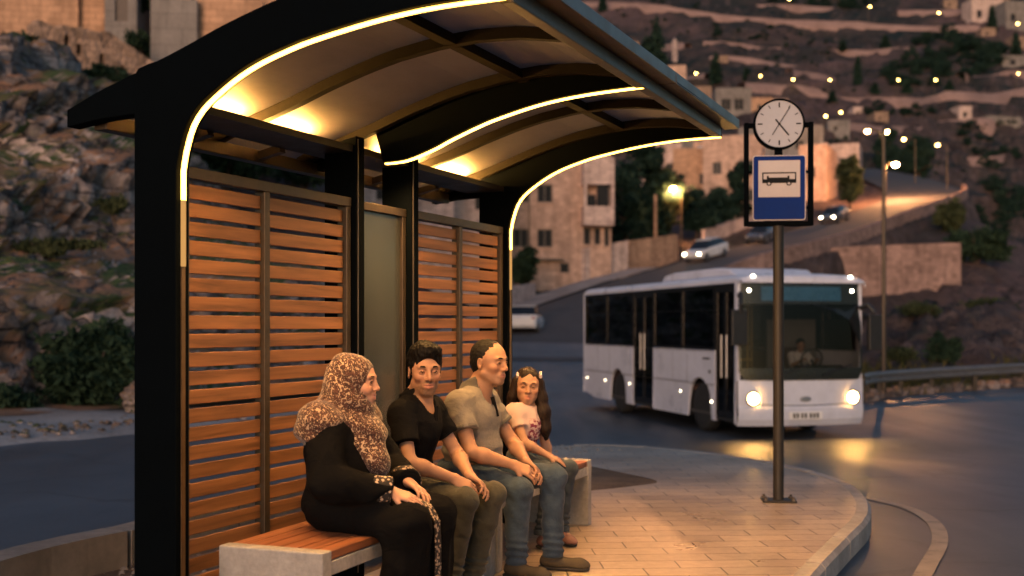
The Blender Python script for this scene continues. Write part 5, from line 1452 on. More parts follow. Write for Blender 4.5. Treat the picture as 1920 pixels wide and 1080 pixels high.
# bushes at the foot of the near cliff
bush('big dark green bush at the foot of the near cliff', at(172, 772, 19.6), 1.0, 1.45, 'leaf_dark', 7000, .085, 3, (1.1, .6))
bush('dark bush hiding the cliff foot beside the shelter post', at(252, 752, 19.8), .7, 1.2, 'leaf_dark', 3500, .08, 4, (1, .6))
bush('small dark bush at the left edge under the cliff', at(14, 772, 18.8), .45, .45, 'leaf_dark', 2200, .07, 5)
bush('olive shrub on the grassy cliff ledge', at(90, 478, 24.5), .7, .35, 'leaf_olive', 2500, .06, 6, (1.5, .6))
bush('dark shrub growing below the old rubble wall', at(120, 170, 38), .9, .75, 'leaf_dark', 3000, .12, 7, (1.4, .7))
bush('dark shrub in front of the rubble wall, nearest the shelter roof', at(215, 168, 38), .9, .8, 'leaf_dark', 2500, .11, 8)
bush('large dark tree-like bush at the left edge below the orange house', at(15, 125, 41), .95, 1.1, 'leaf_dark', 3500, .13, 9)
bush('round dark bush between the rubble wall and the grey block', at(262, 100, 45), .55, .9, 'leaf_dark', 1500, .1, 10)
bush('olive tuft on the rocks beside the shelter roof edge', at(215, 210, 34), .8, .6, 'leaf_olive', 1400, .08, 11)
bush('dark shrub low on the broken rocks at the left edge', at(35, 235, 31), .5, .4, 'leaf_dark', 1500, .09, 12)
bush('olive shrub among the rocks left of the shelter post', at(215, 400, 26.5), .4, .35, 'leaf_olive', 1400, .07, 13)
tree('dark leafy tree between the orange houses on the cliff', at(262, 44, 48.5), .9, 2.2, .5, 'leaf_dark', 2500, .12, 15)
tree('slim yellow-green tree beside the veranda house on the cliff', at(302, 40, 48), .55, 1.6, .4, 'leaf_olive', 1500, .1, 16)
for k, (x, y, Y, r, h, lab) in enumerate(((420, 335, 50, 2.4, 1.9, 'dark bush seen through the gap above the nearest slat panel'), (560, 350, 55, 2.0, 1.7, 'dark bush seen above the second slat panel'), (640, 345, 57, 1.5, 1.5, 'dark bush beside the first shelter post, above the slats'), (480, 310, 56, 1.6, 1.3, 'dark bush farther up the slope behind the slat panels'))):
    q_ = at(x, y, Y); q_.z = max(q_.z - .3, ground_at(q_.x, q_.y) - .2) if abs(q_.z - ground_at(q_.x, q_.y)) < 3 else q_.z; bush(lab, q_, r, h, 'leaf_dark', 2500, .16, 20 + k)
def on_ground(x, y, Y):
    p = at(x, y, Y); p.z = ground_at(p.x, p.y); return p
# trees along the road
tree('big dark pine, tallest of the trees behind the compound walls', on_ground(1198, 480, 104), 3.6, 7.2, 1.6, 'leaf_pine', 6000, .34, 31, 'pine_tree')
tree('dark pine leaning over the orange-lit compound wall', on_ground(1165, 500, 99), 2.6, 5.2, 1.2, 'leaf_pine', 4000, .3, 32, 'pine_tree')
tree('bushy pine between the utility pole and the street lamp', on_ground(1240, 480, 106), 2.8, 4.6, 1.3, 'leaf_olive', 4200, .32, 33, 'pine_tree')
tree('low dark tree right of the warm globe lamp', on_ground(1305, 470, 110), 2.0, 3.0, 1.0, 'leaf_pine', 2600, .3, 34)
tree('dark tree hiding the foot of the stone house, left of the sign', on_ground(1345, 450, 116), 2.2, 2.6, 1.0, 'leaf_pine', 4000, .32, 35)
tree('tall dark tree beside the sign frame', on_ground(1392, 440, 121), 2.0, 4.6, 1.0, 'leaf_pine', 4200, .34, 36)
tree('round tree at the roadside in front of the narrow lit house', on_ground(1592, 400, 126), 1.9, 4.0, 1.0, 'leaf_olive', 3200, .3, 37)
tree('small street tree at the corner of the three-storey house', on_ground(985, 560, 79), 1.3, 1.8, 1.5, 'leaf_dark', 2000, .2, 38)
tree('dark roadside tree beyond the lamps at the bend', on_ground(1720, 330, 175), 3.2, 4.5, 1.0, 'leaf_pine', 2600, .5, 39)
tree('dark tree behind the bend lamp', on_ground(1668, 310, 200), 3.4, 5.5, 1.0, 'leaf_pine', 2600, .5, 40)
bush('dark bush on the spur below the upper road', on_ground(1830, 490, 97), 2.6, 3.0, 'leaf_dark', 3000, .3, 41)
bush('olive bush at the end of the retaining wall', on_ground(1775, 425, 108), 2.2, 2.6, 'leaf_olive', 2600, .28, 42)
bush('dark bush lower down the spur at the right edge', on_ground(1850, 560, 80), 2.6, 2.0, 'leaf_dark', 2600, .24, 43)
bush('vivid dark green bush on the rocks behind the crash barrier', on_ground(1760, 690, 42.5), .8, 1.1, 'leaf_dark', 3000, .09, 44)
bush('olive scrub at the foot of the lamp post', on_ground(1690, 690, 41), .9, .5, 'leaf_olive', 1800, .07, 45)
bush('scrub on top of the rock outcrop', on_ground(1730, 610, 54), 1.4, .8, 'leaf_olive', 1800, .1, 46)
bush('low scrub under the retaining wall', on_ground(1850, 590, 60), 1.5, .9, 'leaf_olive', 1800, .12, 47)
# cypresses and scrub on the far hill
GC = 'dark cypress trees scattered on the far hill'
def cypress(x, ylow, hpx, wpx, y0=150, lab='dark slim cypress tree on the far hillside', g=GC):
    p = hit(x, ylow, y0); s = p.y / FPX; o = empty('cypress_tree', p - Vector((0, 0, .3))); tag(o, lab, 'tree', g)
    h, r = hpx * s, wpx * s / 2
    MB().tube([(0, 0, -1), (0, 0, h * .5)], [r * .2, r * .1], 6).build('trunk', MT['bark'], o)
    bl = [(0, 0, h * (.12 + .8 * t), r * (1.05 - .8 * t ** 1.6), r * (1.05 - .8 * t ** 1.6), h * .16) for t in np.linspace(0, 1, 7)]
    crown(o, bl, 700, .0026 * p.y, MT['leaf_pine']); return o
cypress(1232, 128, 92, 34, lab='tallest dark cypress beside the minaret, at the edge of the shelter roof', g=None)
cypress(1212, 126, 60, 46, lab='broad dark tree at the foot of the tallest cypress', g=None)
for (x, y, h, w) in ((1342, 168, 58, 24), (1608, 160, 52, 12), (1580, 100, 22, 12), (1660, 96, 26, 16), (1640, 180, 20, 12), (1780, 180, 26, 14), (1400, 150, 22, 12), (1130, 24, 26, 12), (1860, 60, 46, 14), (1905, 110, 40, 16), (1560, 196, 20, 12), (1700, 176, 24, 16)): cypress(x, y, h, w)
GB = 'dark scrub bushes on the far hillside'
protos = []
for s in range(4):
    V, F = leaf_cloud(lobes(1.0, .8, .25, 8, 90 + s, .6), 420, .13); me_o = np_mesh('scrub_bush', V, F, MT['leaf_pine'], smooth=False); protos.append(me_o)
random.seed(5)
SCRUB = []
def scrub_patch(cx, cy, rx, ry, n, y0=140, s=(4, 9)):
    for _ in range(n):
        a = random.random() * 6.28; r = math.sqrt(random.random()); SCRUB.append((cx + rx * r * math.cos(a), cy + ry * r * math.sin(a), random.uniform(*s), y0))
scrub_patch(1790, 110, 90, 40, 46, s=(16, 30)); scrub_patch(1720, 145, 70, 22, 24, s=(12, 22)); scrub_patch(1380, 60, 70, 24, 20, s=(6, 11)); scrub_patch(1460, 100, 110, 40, 26); scrub_patch(1540, 10, 120, 14, 22, s=(10, 20))
scrub_patch(1690, 214, 70, 10, 14, s=(10, 20)); scrub_patch(1880, 400, 50, 60, 26, 130, (14, 30)); scrub_patch(1860, 280, 60, 60, 22, 130, (12, 24)); scrub_patch(1560, 270, 60, 20, 12, 140, (5, 10)); scrub_patch(1620, 130, 200, 60, 36, s=(3, 7)); scrub_patch(1250, 60, 120, 60, 16)
scrub_patch(1760, 320, 60, 30, 10, 140, (5, 9)); scrub_patch(1150, 280, 100, 20, 10, 120, (5, 10)); scrub_patch(1500, 330, 50, 30, 8, 150, (4, 8))
SCRUB = SCRUB[:290]
first = True
for i, (x, y, s, y0) in enumerate(SCRUB):
    p = hit(x, y, y0); pr = protos[i % 4]
    o = pr if i < 4 else pr.copy()
    if i >= 4: COL.objects.link(o)
    k = s * p.y / FPX; o.location = p - Vector((0, 0, k * .15)); o.scale = (k, k, k * random.uniform(.6, 1.0)); o.rotation_euler = (0, 0, random.random() * 6)
    tag(o, 'dark scrub bush on the dusky far hillside', 'bush', GB)
# dry grass along the verge and ledges
def grass(name, spots, n, h, mat):
    V, F = [], []
    for _ in range(n):
        x, y, z = spots(); a = random.random() * 6.28; hh = h * random.uniform(.4, 1.2); b = len(V); dx, dy = math.cos(a) * hh * .12, math.sin(a) * hh * .12; lx, ly = random.gauss(0, .35) * hh, random.gauss(0, .35) * hh
        V += [(x - dx, y - dy, z), (x + dx, y + dy, z), (x + lx, y + ly, z + hh)]; F.append((b, b + 1, b + 2))
    tag(np_mesh(name, V, F, mat, smooth=False), kind='stuff')
def gs():
    i = random.randrange(10, len(GR) - 1); p = GR[i]; d = random.random() ** 1.6 * 4
    x, y = p.x + random.uniform(-.5, .5), p.y + .35 + d; return x, y, max(ground_at(x, y), road_z(x, y) - .05) - .02
grass('dry_grass', gs, 2600, .35, MT['grass_leaf'])
# ------------------------------------------------------------------ people: each body and garment is one continuous surface grown from a distance field
LAT = np.random.default_rng(3).random((32, 32, 32)).astype(np.float32)
def vn(x, y, z):
    xi, yi, zi = np.floor(x).astype(int), np.floor(y).astype(int), np.floor(z).astype(int)
    fx_, fy_, fz_ = x - xi, y - yi, z - zi
    fx_, fy_, fz_ = [q * q * (3 - 2 * q) for q in (fx_, fy_, fz_)]
    out = 0
    for i in (0, 1):
        for j in (0, 1):
            for k in (0, 1):
                out = out + LAT[(xi + i) & 31, (yi + j) & 31, (zi + k) & 31] * (fx_ if i else 1 - fx_) * (fy_ if j else 1 - fy_) * (fz_ if k else 1 - fz_)
    return out
def A3(p): return np.array(p, float)
class SDF:
    def __init__(s, lo, hi, h, zfine=None):
        s.x = np.arange(lo[0], hi[0], h, dtype=np.float32); s.y = np.arange(lo[1], hi[1], h, dtype=np.float32)
        if zfine:
            za, hf = zfine; s.z = np.concatenate([np.arange(lo[2], za, h), np.arange(za, hi[2], hf)]).astype(np.float32)
        else: s.z = np.arange(lo[2], hi[2], h, dtype=np.float32)
        s.d = np.full((len(s.x), len(s.y), len(s.z)), .5, np.float32)
    def blk(s, lo, hi):
        sl = []
        for ax, a, b in zip((s.x, s.y, s.z), lo, hi):
            i, j = np.searchsorted(ax, a), np.searchsorted(ax, b)
            sl.append(slice(max(0, i - 1), min(len(ax), j + 1)))
        return tuple(sl)
    def comb(s, fn, lo, hi, k, op):
        pad = k + .035
        sl = s.blk(np.array(lo) - pad, np.array(hi) + pad)
        if any(q.stop - q.start < 1 for q in sl): return
        X, Y, Z = s.x[sl[0]][:, None, None], s.y[sl[1]][None, :, None], s.z[sl[2]][None, None, :]
        b = fn(X, Y, Z).astype(np.float32); a = s.d[sl]
        if op == 'u':
            m = np.minimum(a, b)
            if k > 0: hh = np.maximum(k - np.abs(a - b), 0) / k; m = m - hh * hh * k * .25
        elif op == 's':
            b = -b; m = np.maximum(a, b)
            if k > 0: hh = np.maximum(k - np.abs(a - b), 0) / k; m = m + hh * hh * k * .25
        s.d[sl] = m
    def cap(s, a, b, ra, rb, k=.02, op='u', flat=None, cut=None):
        """round cone a-b; flat = (axis, factor) squashes its section; cut = [(point, normal)] trims the outer side"""
        a, b = A3(a), A3(b); ba = b - a; L2 = max(1e-9, ba @ ba)
        def fn(X, Y, Z):
            px, py, pz = X - a[0], Y - a[1], Z - a[2]
            t = np.clip((px * ba[0] + py * ba[1] + pz * ba[2]) / L2, 0, 1)
            qx, qy, qz = px - t * ba[0], py - t * ba[1], pz - t * ba[2]
            f = 1.0
            if flat is not None:
                ax, f = A3(flat[0]), flat[1]; ax = ax / np.linalg.norm(ax)
                w = (qx * ax[0] + qy * ax[1] + qz * ax[2]) * (1 / f - 1); qx, qy, qz = qx + ax[0] * w, qy + ax[1] * w, qz + ax[2] * w
            d = np.sqrt(qx * qx + qy * qy + qz * qz) - (ra + (rb - ra) * t)
            if flat is not None and f < 1: d = d * (f + (1 - f) * .5)
            for c in (cut or ()):
                P, N = A3(c[0]), A3(c[1]); N = N / np.linalg.norm(N)
                d = np.maximum(d, (X - P[0]) * N[0] + (Y - P[1]) * N[1] + (Z - P[2]) * N[2])
            return d
        r = max(ra, rb) * (max(1, flat[1]) if flat else 1)
        s.comb(fn, np.minimum(a, b) - r, np.maximum(a, b) + r, k, op); return s
    def ell(s, c, r, k=.02, op='u', M=None, cut=None):
        c, r = A3(c), A3(r); Mi = np.array(M).T if M is not None else np.eye(3)
        def fn(X, Y, Z):
            px, py, pz = X - c[0], Y - c[1], Z - c[2]
            q = [Mi[i, 0] * px + Mi[i, 1] * py + Mi[i, 2] * pz for i in range(3)]
            k0 = np.sqrt(sum((q[i] / r[i]) ** 2 for i in range(3))); k1 = np.sqrt(sum((q[i] / r[i] ** 2) ** 2 for i in range(3)))
            d = k0 * (k0 - 1) / np.maximum(k1, 1e-6)
            for cc in (cut or ()):
                P, N = A3(cc[0]), A3(cc[1]); N = N / np.linalg.norm(N)
                d = np.maximum(d, (X - P[0]) * N[0] + (Y - P[1]) * N[1] + (Z - P[2]) * N[2])
            return d
        R_ = r.max() if M is not None else r
        s.comb(fn, c - R_, c + R_, k, op); return s
    def chain(s, pts, rad, k=.02, **kw):
        for i in range(len(pts) - 1): s.cap(pts[i], pts[i + 1], rad[i], rad[i + 1], k, **kw)
        return s
    def half(s, P, N, k=.004):
        """trim everything on the side N points to"""
        P, N = A3(P), A3(N); N = N / np.linalg.norm(N)
        b = ((s.x[:, None, None] - P[0]) * N[0] + (s.y[None, :, None] - P[1]) * N[1] + (s.z[None, None, :] - P[2]) * N[2]).astype(np.float32)
        m = np.maximum(s.d, b); hh = np.maximum(k - np.abs(s.d - b), 0) / k; s.d = m + hh * hh * k * .25; return s
    def warp(s, fn, band=.03):
        i = np.nonzero(np.abs(s.d) < band)
        s.d[i] += fn(s.x[i[0]].astype(float), s.y[i[1]].astype(float), s.z[i[2]].astype(float)).astype(np.float32); return s
    def mesh(s):
        g = s.d; n = g < 0
        a = n[:-1, :-1, :-1]; any_ = a.copy(); all_ = a.copy()
        for i in (0, 1):
            for j in (0, 1):
                for k in (0, 1):
                    q = n[i:n.shape[0] - 1 + i, j:n.shape[1] - 1 + j, k:n.shape[2] - 1 + k]; any_ |= q; all_ &= q
        I = np.nonzero(any_ & ~all_); m = len(I[0])
        idx = np.full(any_.shape, -1, np.int32); idx[I] = np.arange(m)
        cor = [(i, j, k) for i in (0, 1) for j in (0, 1) for k in (0, 1)]
        val = {c: g[I[0] + c[0], I[1] + c[1], I[2] + c[2]] for c in cor}
        acc = np.zeros((m, 3)); cnt = np.zeros(m)
        for c0 in cor:
            for ax in range(3):
                if c0[ax]: continue
                c1 = list(c0); c1[ax] = 1; c1 = tuple(c1); v0, v1 = val[c0], val[c1]; cr = (v0 < 0) != (v1 < 0)
                t = np.where(cr, v0 / np.where(cr, v0 - v1, 1), 0); p = np.stack([np.full(m, c0[q], float) for q in range(3)], 1); p[:, ax] = t
                acc += p * cr[:, None]; cnt += cr
        p = acc / np.maximum(cnt, 1)[:, None]
        V = np.stack([ax[I[q]] + p[:, q] * (ax[np.minimum(I[q] + 1, len(ax) - 1)] - ax[I[q]]) for q, ax in enumerate((s.x, s.y, s.z))], 1)
        F = []
        for ax in range(3):
            o = [q for q in range(3) if q != ax]
            sl0 = [slice(None)] * 3; sl1 = [slice(None)] * 3; sl0[ax] = slice(0, -1); sl1[ax] = slice(1, None)
            A, B = n[tuple(sl0)], n[tuple(sl1)]; e = np.nonzero(A != B)
            ok = (e[o[0]] > 0) & (e[o[1]] > 0) & (e[o[0]] < idx.shape[o[0]]) & (e[o[1]] < idx.shape[o[1]]) & (e[ax] < idx.shape[ax]); e = [q[ok] for q in e]
            def at_(d0, d1):
                q = [None] * 3; q[ax] = e[ax]; q[o[0]] = e[o[0]] - d0; q[o[1]] = e[o[1]] - d1; return idx[tuple(q)]
            quad = np.stack([at_(1, 1), at_(0, 1), at_(0, 0), at_(1, 0)], 1)
            flip = A[tuple(e)] if ax != 1 else ~A[tuple(e)]
            quad[~flip] = quad[~flip][:, ::-1]; F.append(quad)
        F = np.concatenate(F); F = F[(F >= 0).all(1)]
        return V, F
    def build(s, name, mat, parent, color=None, smooth_it=1):
        V, F = s.mesh()
        for _ in range(smooth_it):      # relax the voxel steps a little
            acc = np.zeros_like(V); cnt = np.zeros(len(V))
            for i in range(4):
                a, b = F[:, i], F[:, (i + 1) % 4]
                np.add.at(acc, a, V[b]); np.add.at(cnt, a, 1); np.add.at(acc, b, V[a]); np.add.at(cnt, b, 1)
            V = V * .5 + .5 * acc / np.maximum(cnt, 1)[:, None]
        o = np_mesh(name, V, F, mat, parent, True)
        if color is not None and len(o.data.vertices) == len(V):
            at_ = o.data.color_attributes.new('tone', 'FLOAT_COLOR', 'POINT'); c = color(V); at_.data.foreach_set('color', np.concatenate([c, np.ones((len(c), 1))], 1).astype(np.float32).ravel())
        return o

def skin_mat():
    t = NT('skin'); at_ = t.n('ShaderNodeAttribute'); at_.attribute_name = 'tone'; co = t.coord()
    n1 = t.noise(co, 22, 5); n2 = t.noise(co, 240, 3)
    col = t.mix(.5, at_.outputs['Color'], t.ramp(n1, [(.3, (.80, .74, .72)), (.7, (1.12, 1.08, 1.06))]), 'MULTIPLY')
    t.bsdf(col, t.ramp(n1, [(.3, .48), (.7, .62)]), 0, n2, .2, .002, .3, **{'Subsurface Weight': .03, 'Subsurface Radius': (.01, .004, .002), 'Subsurface Scale': 1.0}); return t.m
MT['skin'] = skin_mat()
def cloth(name, c, var=.18, weave=420, fold=6, rough=.9, bump=.35, sheen=.1, spec=.15):
    t = NT(name); co = t.coord(); n1 = t.noise(co, fold, 5, .6); n2 = t.noise(co, weave, 3); n3 = t.noise(co, 60, 4)
    col = t.ramp(n1, [(.3, sc3(c, 1 - var)), (.7, sc3(c, 1 + var))]); col = t.mix(.5, col, t.ramp(n2, [(.3, .7), (.7, 1.2)]), 'MULTIPLY'); col = t.mix(.3, col, t.ramp(n3, [(.3, .7), (.7, 1.15)]), 'MULTIPLY')
    cr = t.noise(t.coord((1, 1, 1.5)), 11, 2, .4, .8); rd = t.math('ABSOLUTE', t.math('SUBTRACT', cr, .5))
    hgt = t.math('ADD', t.math('ADD', t.math('MULTIPLY', n2, .10), t.math('MULTIPLY', n3, .25)), t.math('MULTIPLY', rd, 1.5)); b = t.bsdf(col, rough, 0, hgt, bump * 1.6, .010, spec); b.inputs['Sheen Weight'].default_value = sheen; return t.m
MT['abaya'] = cloth('black_robe', (.004, .004, .0045), .2, sheen=0, spec=.06)
MT['tee_black'] = cloth('black_shirt', (.006, .006, .007), .2, sheen=0, spec=.06)
MT['chinos'] = cloth('dark_olive_trousers', (.050, .048, .036), .2)
MT['polo'] = cloth('grey_polo', (.165, .15, .135), .12)
MT['polo_dark'] = cloth('grey_polo_collar', (.10, .092, .084), .12)
MT['denim'] = cloth('blue_denim', (.035, .055, .085), .3, 300, 9)
MT['denim_girl'] = cloth('grey_denim', (.042, .058, .080), .3, 300, 9)
MT['hair'] = None
def hair_mat(name, c, spec=.2):
    t = NT(name); n1 = t.noise(t.coord((160, 160, 14)), 1, 4); n2 = t.noise(t.coord(), 18, 4)
    col = t.ramp(n1, [(.3, sc3(c, .5)), (.7, sc3(c, 1.7))]); col = t.mix(.4, col, t.ramp(n2, [(.3, .6), (.7, 1.2)]), 'MULTIPLY')
    t.bsdf(col, .6, 0, n1, .5, .004, spec); return t.m
MT['hair'] = hair_mat('black_hair', (.003, .0026, .0024), .1); MT['hair_brown'] = hair_mat('dark_brown_hair', (.014, .008, .006)); MT['hair_grey'] = hair_mat('greying_hair', (.009, .008, .007), .12)
def scarf_mat():
    t = NT('patterned_scarf'); co = t.coord((1, 1, .8)); w = t.n('ShaderNodeTexNoise', Scale=9.0, Detail=3); t.l(co, w.inputs[0])
    ad = t.n('ShaderNodeVectorMath', operation='MULTIPLY_ADD'); t.l(w.outputs[1], ad.inputs[0]); ad.inputs[1].default_value = (.05, .05, .05); t.l(co, ad.inputs[2])
    vo = t.n('ShaderNodeTexVoronoi', Scale=92.0); t.l(ad.outputs[0], vo.inputs['Vector']); v2 = t.n('ShaderNodeTexVoronoi', Scale=170.0); t.l(ad.outputs[0], v2.inputs['Vector'])
    base = t.noise(co, 5, 3)
    light = t.ramp(base, [(.35, (.22, .155, .12)), (.65, (.40, .29, .20))])
    ringm = t.ramp(vo.outputs[0], [(.14, 0), (.24, 1), (.62, 1), (.72, 0)])
    dark = t.ramp(v2.outputs[1], [(.3, (.022, .010, .009)), (.7, (.07, .028, .022))])
    col = t.mix(ringm, light, dark); col = t.mix(t.ramp(v2.outputs[0], [(.16, .9), (.26, 0)]), col, (.05, .022, .018))
    n2 = t.noise(co, 320, 3); b = t.bsdf(col, .85, 0, n2, .3, .002, .2); b.inputs['Sheen Weight'].default_value = .2; return t.m
MT['scarf'] = scarf_mat()
def embroid_mat():
    t = NT('embroidery'); co = t.coord(); vo = t.n('ShaderNodeTexVoronoi', Scale=62.0); t.l(co, vo.inputs['Vector'])
    col = t.ramp(vo.outputs[0], [(.2, (.42, .32, .24)), (.38, (.36, .25, .18)), (.46, (.02, .015, .014)), (.7, (.012, .01, .01))]); t.bsdf(col, .8, 0, vo.outputs[0], .4, .003, .3); return t.m
MT['embroidery'] = embroid_mat()
def girl_tee_mat():
    t = NT('girl_shirt'); co = t.coord(); sx = t.n('ShaderNodeSeparateXYZ'); t.l(co, sx.inputs[0])
    n1 = t.noise(t.coord((1, 1, 1.6)), 38, 4, .6); n2 = t.noise(co, 300, 3)
    zm = t.ramp(sx.outputs[2], [(.60, 0), (.64, 1), (.775, 1), (.80, 0)]); ym = t.ramp(t.math('ABSOLUTE', sx.outputs[1]), [(.085, 1), (.10, 0)]); xm = t.ramp(sx.outputs[0], [(.03, 0), (.05, 1)])
    m = t.math('MULTIPLY', t.math('MULTIPLY', zm, ym), xm); m = t.math('MULTIPLY', m, t.ramp(n1, [(.46, 0), (.52, 1)]))
    stripe = t.ramp(t.math('FRACT', t.math('MULTIPLY', sx.outputs[2], 30.0)), [(.55, 0), (.62, 1), (.9, 1), (.96, 0)])
    m = t.math('MAXIMUM', m, t.math('MULTIPLY', t.math('MULTIPLY', stripe, ym), t.math('MULTIPLY', xm, t.ramp(sx.outputs[2], [(.565, 0), (.575, 1), (.64, 1), (.65, 0)]))))
    col = t.mix(m, (.56, .42, .40), (.20, .035, .075)); col = t.mix(.3, col, t.ramp(n2, [(.3, .75), (.7, 1.15)]), 'MULTIPLY')
    t.bsdf(col, .9, 0, n2, .25, .002, .2); return t.m
MT['girl_tee'] = girl_tee_mat()
MT['eye_white'] = pm('eye_white', (.42, .38, .35), .05, 30, .2, 0, 0); MT['iris'] = pm('iris', (.02, .011, .007), .2, 60, .12, 0, 0)
MT['shoe_brown'] = pm('brown_suede', (.055, .042, .025), .25, 30, .8, 0, .2); MT['shoe_white'] = pm('pale_trainer', (.50, .46, .44), .15, 25, .6, 0, .1); MT['sole'] = pm('shoe_sole', (.03, .027, .024), .2, 20, .8)
MT['sandal'] = pm('coral_sandal', (.20, .10, .085), .15, 30, .6); MT['clip'] = pm('white_hair_clip', (.72, .62, .62), .1, 60, .5); MT['sock'] = pm('white_sock', (.6, .57, .54), .1, 40, .9)

def rotm(yaw, pitch=0, roll=0):
    cy, sy, cp_, sp, cr, sr = math.cos(yaw), math.sin(yaw), math.cos(pitch), math.sin(pitch), math.cos(roll), math.sin(roll)
    return np.array([[cy, -sy, 0], [sy, cy, 0], [0, 0, 1]]) @ np.array([[cp_, 0, sp], [0, 1, 0], [-sp, 0, cp_]]) @ np.array([[1, 0, 0], [0, cr, -sr], [0, sr, cr]])
class Head:
    """a head centred between the ears; x to the face, y to its left, z up; k scales an adult head of 0.235 m"""
    def __init__(s, c, yaw, pitch=0, roll=0, k=1.0, female=False, child=False, smile=0.0, fat=1.0, jaw=None):
        s.c, s.M, s.k, s.fem, s.child, s.smile, s.fat = A3(c), rotm(yaw, pitch, roll), k, female, child, smile, fat
        s.jaw = jaw
    def P(s, x, y, z): return s.c + s.M @ (np.array([x, y, z]) * s.k)
    def inv(s, V): return ((V - s.c) @ s.M) / s.k
    def carve(s, f):
        k, P, M = s.k, s.P, s.M; j = s.fat
        E = lambda c, r, kk=.012, op='u', M2=None: f.ell(P(*c), A3(r) * k, kk * k, op, M if M2 is None else M @ M2)
        C = lambda a, b, ra, rb, kk=.01, op='u': f.cap(P(*a), P(*b), ra * k, rb * k, kk * k, op)
        E((-.014, 0, .040), (.096, .077, .086)); E((.026, 0, .012), (.066, .066, .075), .03)
        E((.028, 0, -.045), (.056, (.056 if s.child or s.fem else .051) * j, .070), .03)
        w = s.jaw or (.048 if s.fem or s.child else .054) * j
        for q in (-1, 1): C((.002, q * w, -.055), (.068, q * .013, -.098 if not s.child else -.090), .018, .015, .025)
        C((.068, -.012, -.098), (.068, .012, -.098), .017, .017, .02)
        if s.child: E((.04, 0, -.05), (.045, .056, .04), .03)
        for q in (-1, 1):
            E((.057, q * .043, -.024), (.026, .022, .020), .02)               # cheekbones
            C((.079, q * .042, .027), (.089, q * .014, .026), .010, .010, .014)   # brow ridge
            E((.0945, q * .032, .005), (.018, .021, .0135), .014, 's')           # eye socket
            E((.074, q * .0315, .004), (.0155, .0165, .0135), .004)             # lids over the eyeball
            C((.0845, q * .045, -.001), (.0915, q * .032, .0098), .0030, .0042, .003); C((.0915, q * .032, .0098), (.0885, q * .019, .003), .0042, .0030, .003); C((.0845, q * .045, -.002), (.0895, q * .031, -.0065), .0024, .0026, .003); C((.0895, q * .031, -.0065), (.088, q * .019, .001), .0026, .0022, .003)
        C((.090, 0, .022), (.108, 0, -.026), .0085, .0115, .010)                 # nose
        E((.110, 0, -.029), (.0115, .0115, .010), .008)
        for q in (-1, 1): E((.097, q * .0125, -.033), (.012, .0078, .0085), .007); E((.105, q * .0065, -.0395), (.004, .003, .0035), .003, 's')
        E((.080, 0, -.066), (.022, .030, .020), .018)                            # muzzle
        sm = s.smile
        C((.0985, 0, -.0575), (.089, .024 + .004 * sm, -.0615 + .007 * sm), .0062, .003, .004); C((.0985, 0, -.0575), (.089, -.024 - .004 * sm, -.0615 + .007 * sm), .0062, .003, .004)
        C((.0965, 0, -.0735 - .004 * sm), (.088, .020, -.066 + .005 * sm), .0070, .003, .004); C((.0965, 0, -.0735 - .004 * sm), (.088, -.020, -.066 + .005 * sm), .0070, .003, .004)
        for q in (-1, 1): C((.104, 0, -.0655 - .002 * sm), (.091, q * .025, -.0635 + .007 * sm), .0027 + .002 * sm, .0018, .002, 's')
        if sm:
            for q in (-1, 1): E((.070, q * .040, -.036), (.022, .018, .018), .02)
        for q in (-1, 1):                                                         # ears
            Rm = rotm(q * .35, -.15); f.ell(P(-.012, q * .078, -.004), A3((.019, .0075, .033)) * k, .006 * k, 'u', M @ Rm); f.ell(P(-.006, q * .0845, .0), A3((.010, .005, .020)) * k, .006 * k, 's', M @ Rm)
        return s
    def neck(s, f, base, r=.054):
        f.cap(s.P(-.022, 0, -.055), base, r * s.k * .97, r * s.k * 1.06, .03); f.cap(s.P(.0, 0, -.09), A3(base) + np.array([.02, 0, .0]), .03, .04, .03)
    def tone(s, base, lips=(.29, .105, .085), beard=0.0, bcol=(.035, .025, .02)):
        base, lips, bcol = A3(base), A3(lips), A3(bcol)
        def fn(V):
            q = s.inv(V); c = np.repeat(base[None], len(V), 0); x, y, z = q.T
            near = (np.abs(x) < .14) & (np.abs(y) < .1) & (np.abs(z) < .15)
            g = lambda px, py, pz, sx, sy, sz: np.exp(-(((x - px) / sx) ** 2 + ((np.abs(y) - py) / sy) ** 2 + ((z - pz) / sz) ** 2)) * near
            c = c * (1 - .26 * (g(.07, .045, -.03, .03, .025, .02) + g(.108, 0, -.03, .02, .014, .014)))[:, None] + np.array([.10, .0, .0]) * (.5 * (g(.07, .045, -.03, .03, .025, .02) + g(.108, 0, -.03, .02, .014, .014)))[:, None]
            if beard:
                jaw = np.clip((-.028 - z - .35 * np.clip(.06 - x, 0, .1)) / .045, 0, 1) * np.clip((x + .02) / .03, 0, 1) * near * np.clip((z + .14) / .03, 0, 1)
                cl = 1 - .92 * np.clip(g(.097, 0, -.065, .03, .026, .012), 0, 1); ck = 1 - .75 * np.clip(g(.06, .048, -.045, .04, .018, .02), 0, 1); nz = .75 + .5 * vn(x * 220 + 50, y * 220 + 50, z * 220 + 50)
                mo = g(.098, .012, -.048, .02, .022, .007)
                w = np.clip(beard * (jaw * cl * ck * nz + mo * .9), 0, .92)[:, None]; c = c * (1 - w) + bcol * w
            lp = np.clip(1.5 * np.exp(-((np.abs(y) / .021) ** 4 + ((z + .0655) / .0115) ** 4)) * (x > .083) * near, 0, 1)[:, None] * .75
            c = c * (1 - lp) + lips * lp
            ey = np.clip(g(.085, .031, .004, .03, .024, .014), 0, 1)[:, None] * .28; c = c * (1 - ey) + c * A3((.55, .42, .42)) * ey
            return c
        return fn
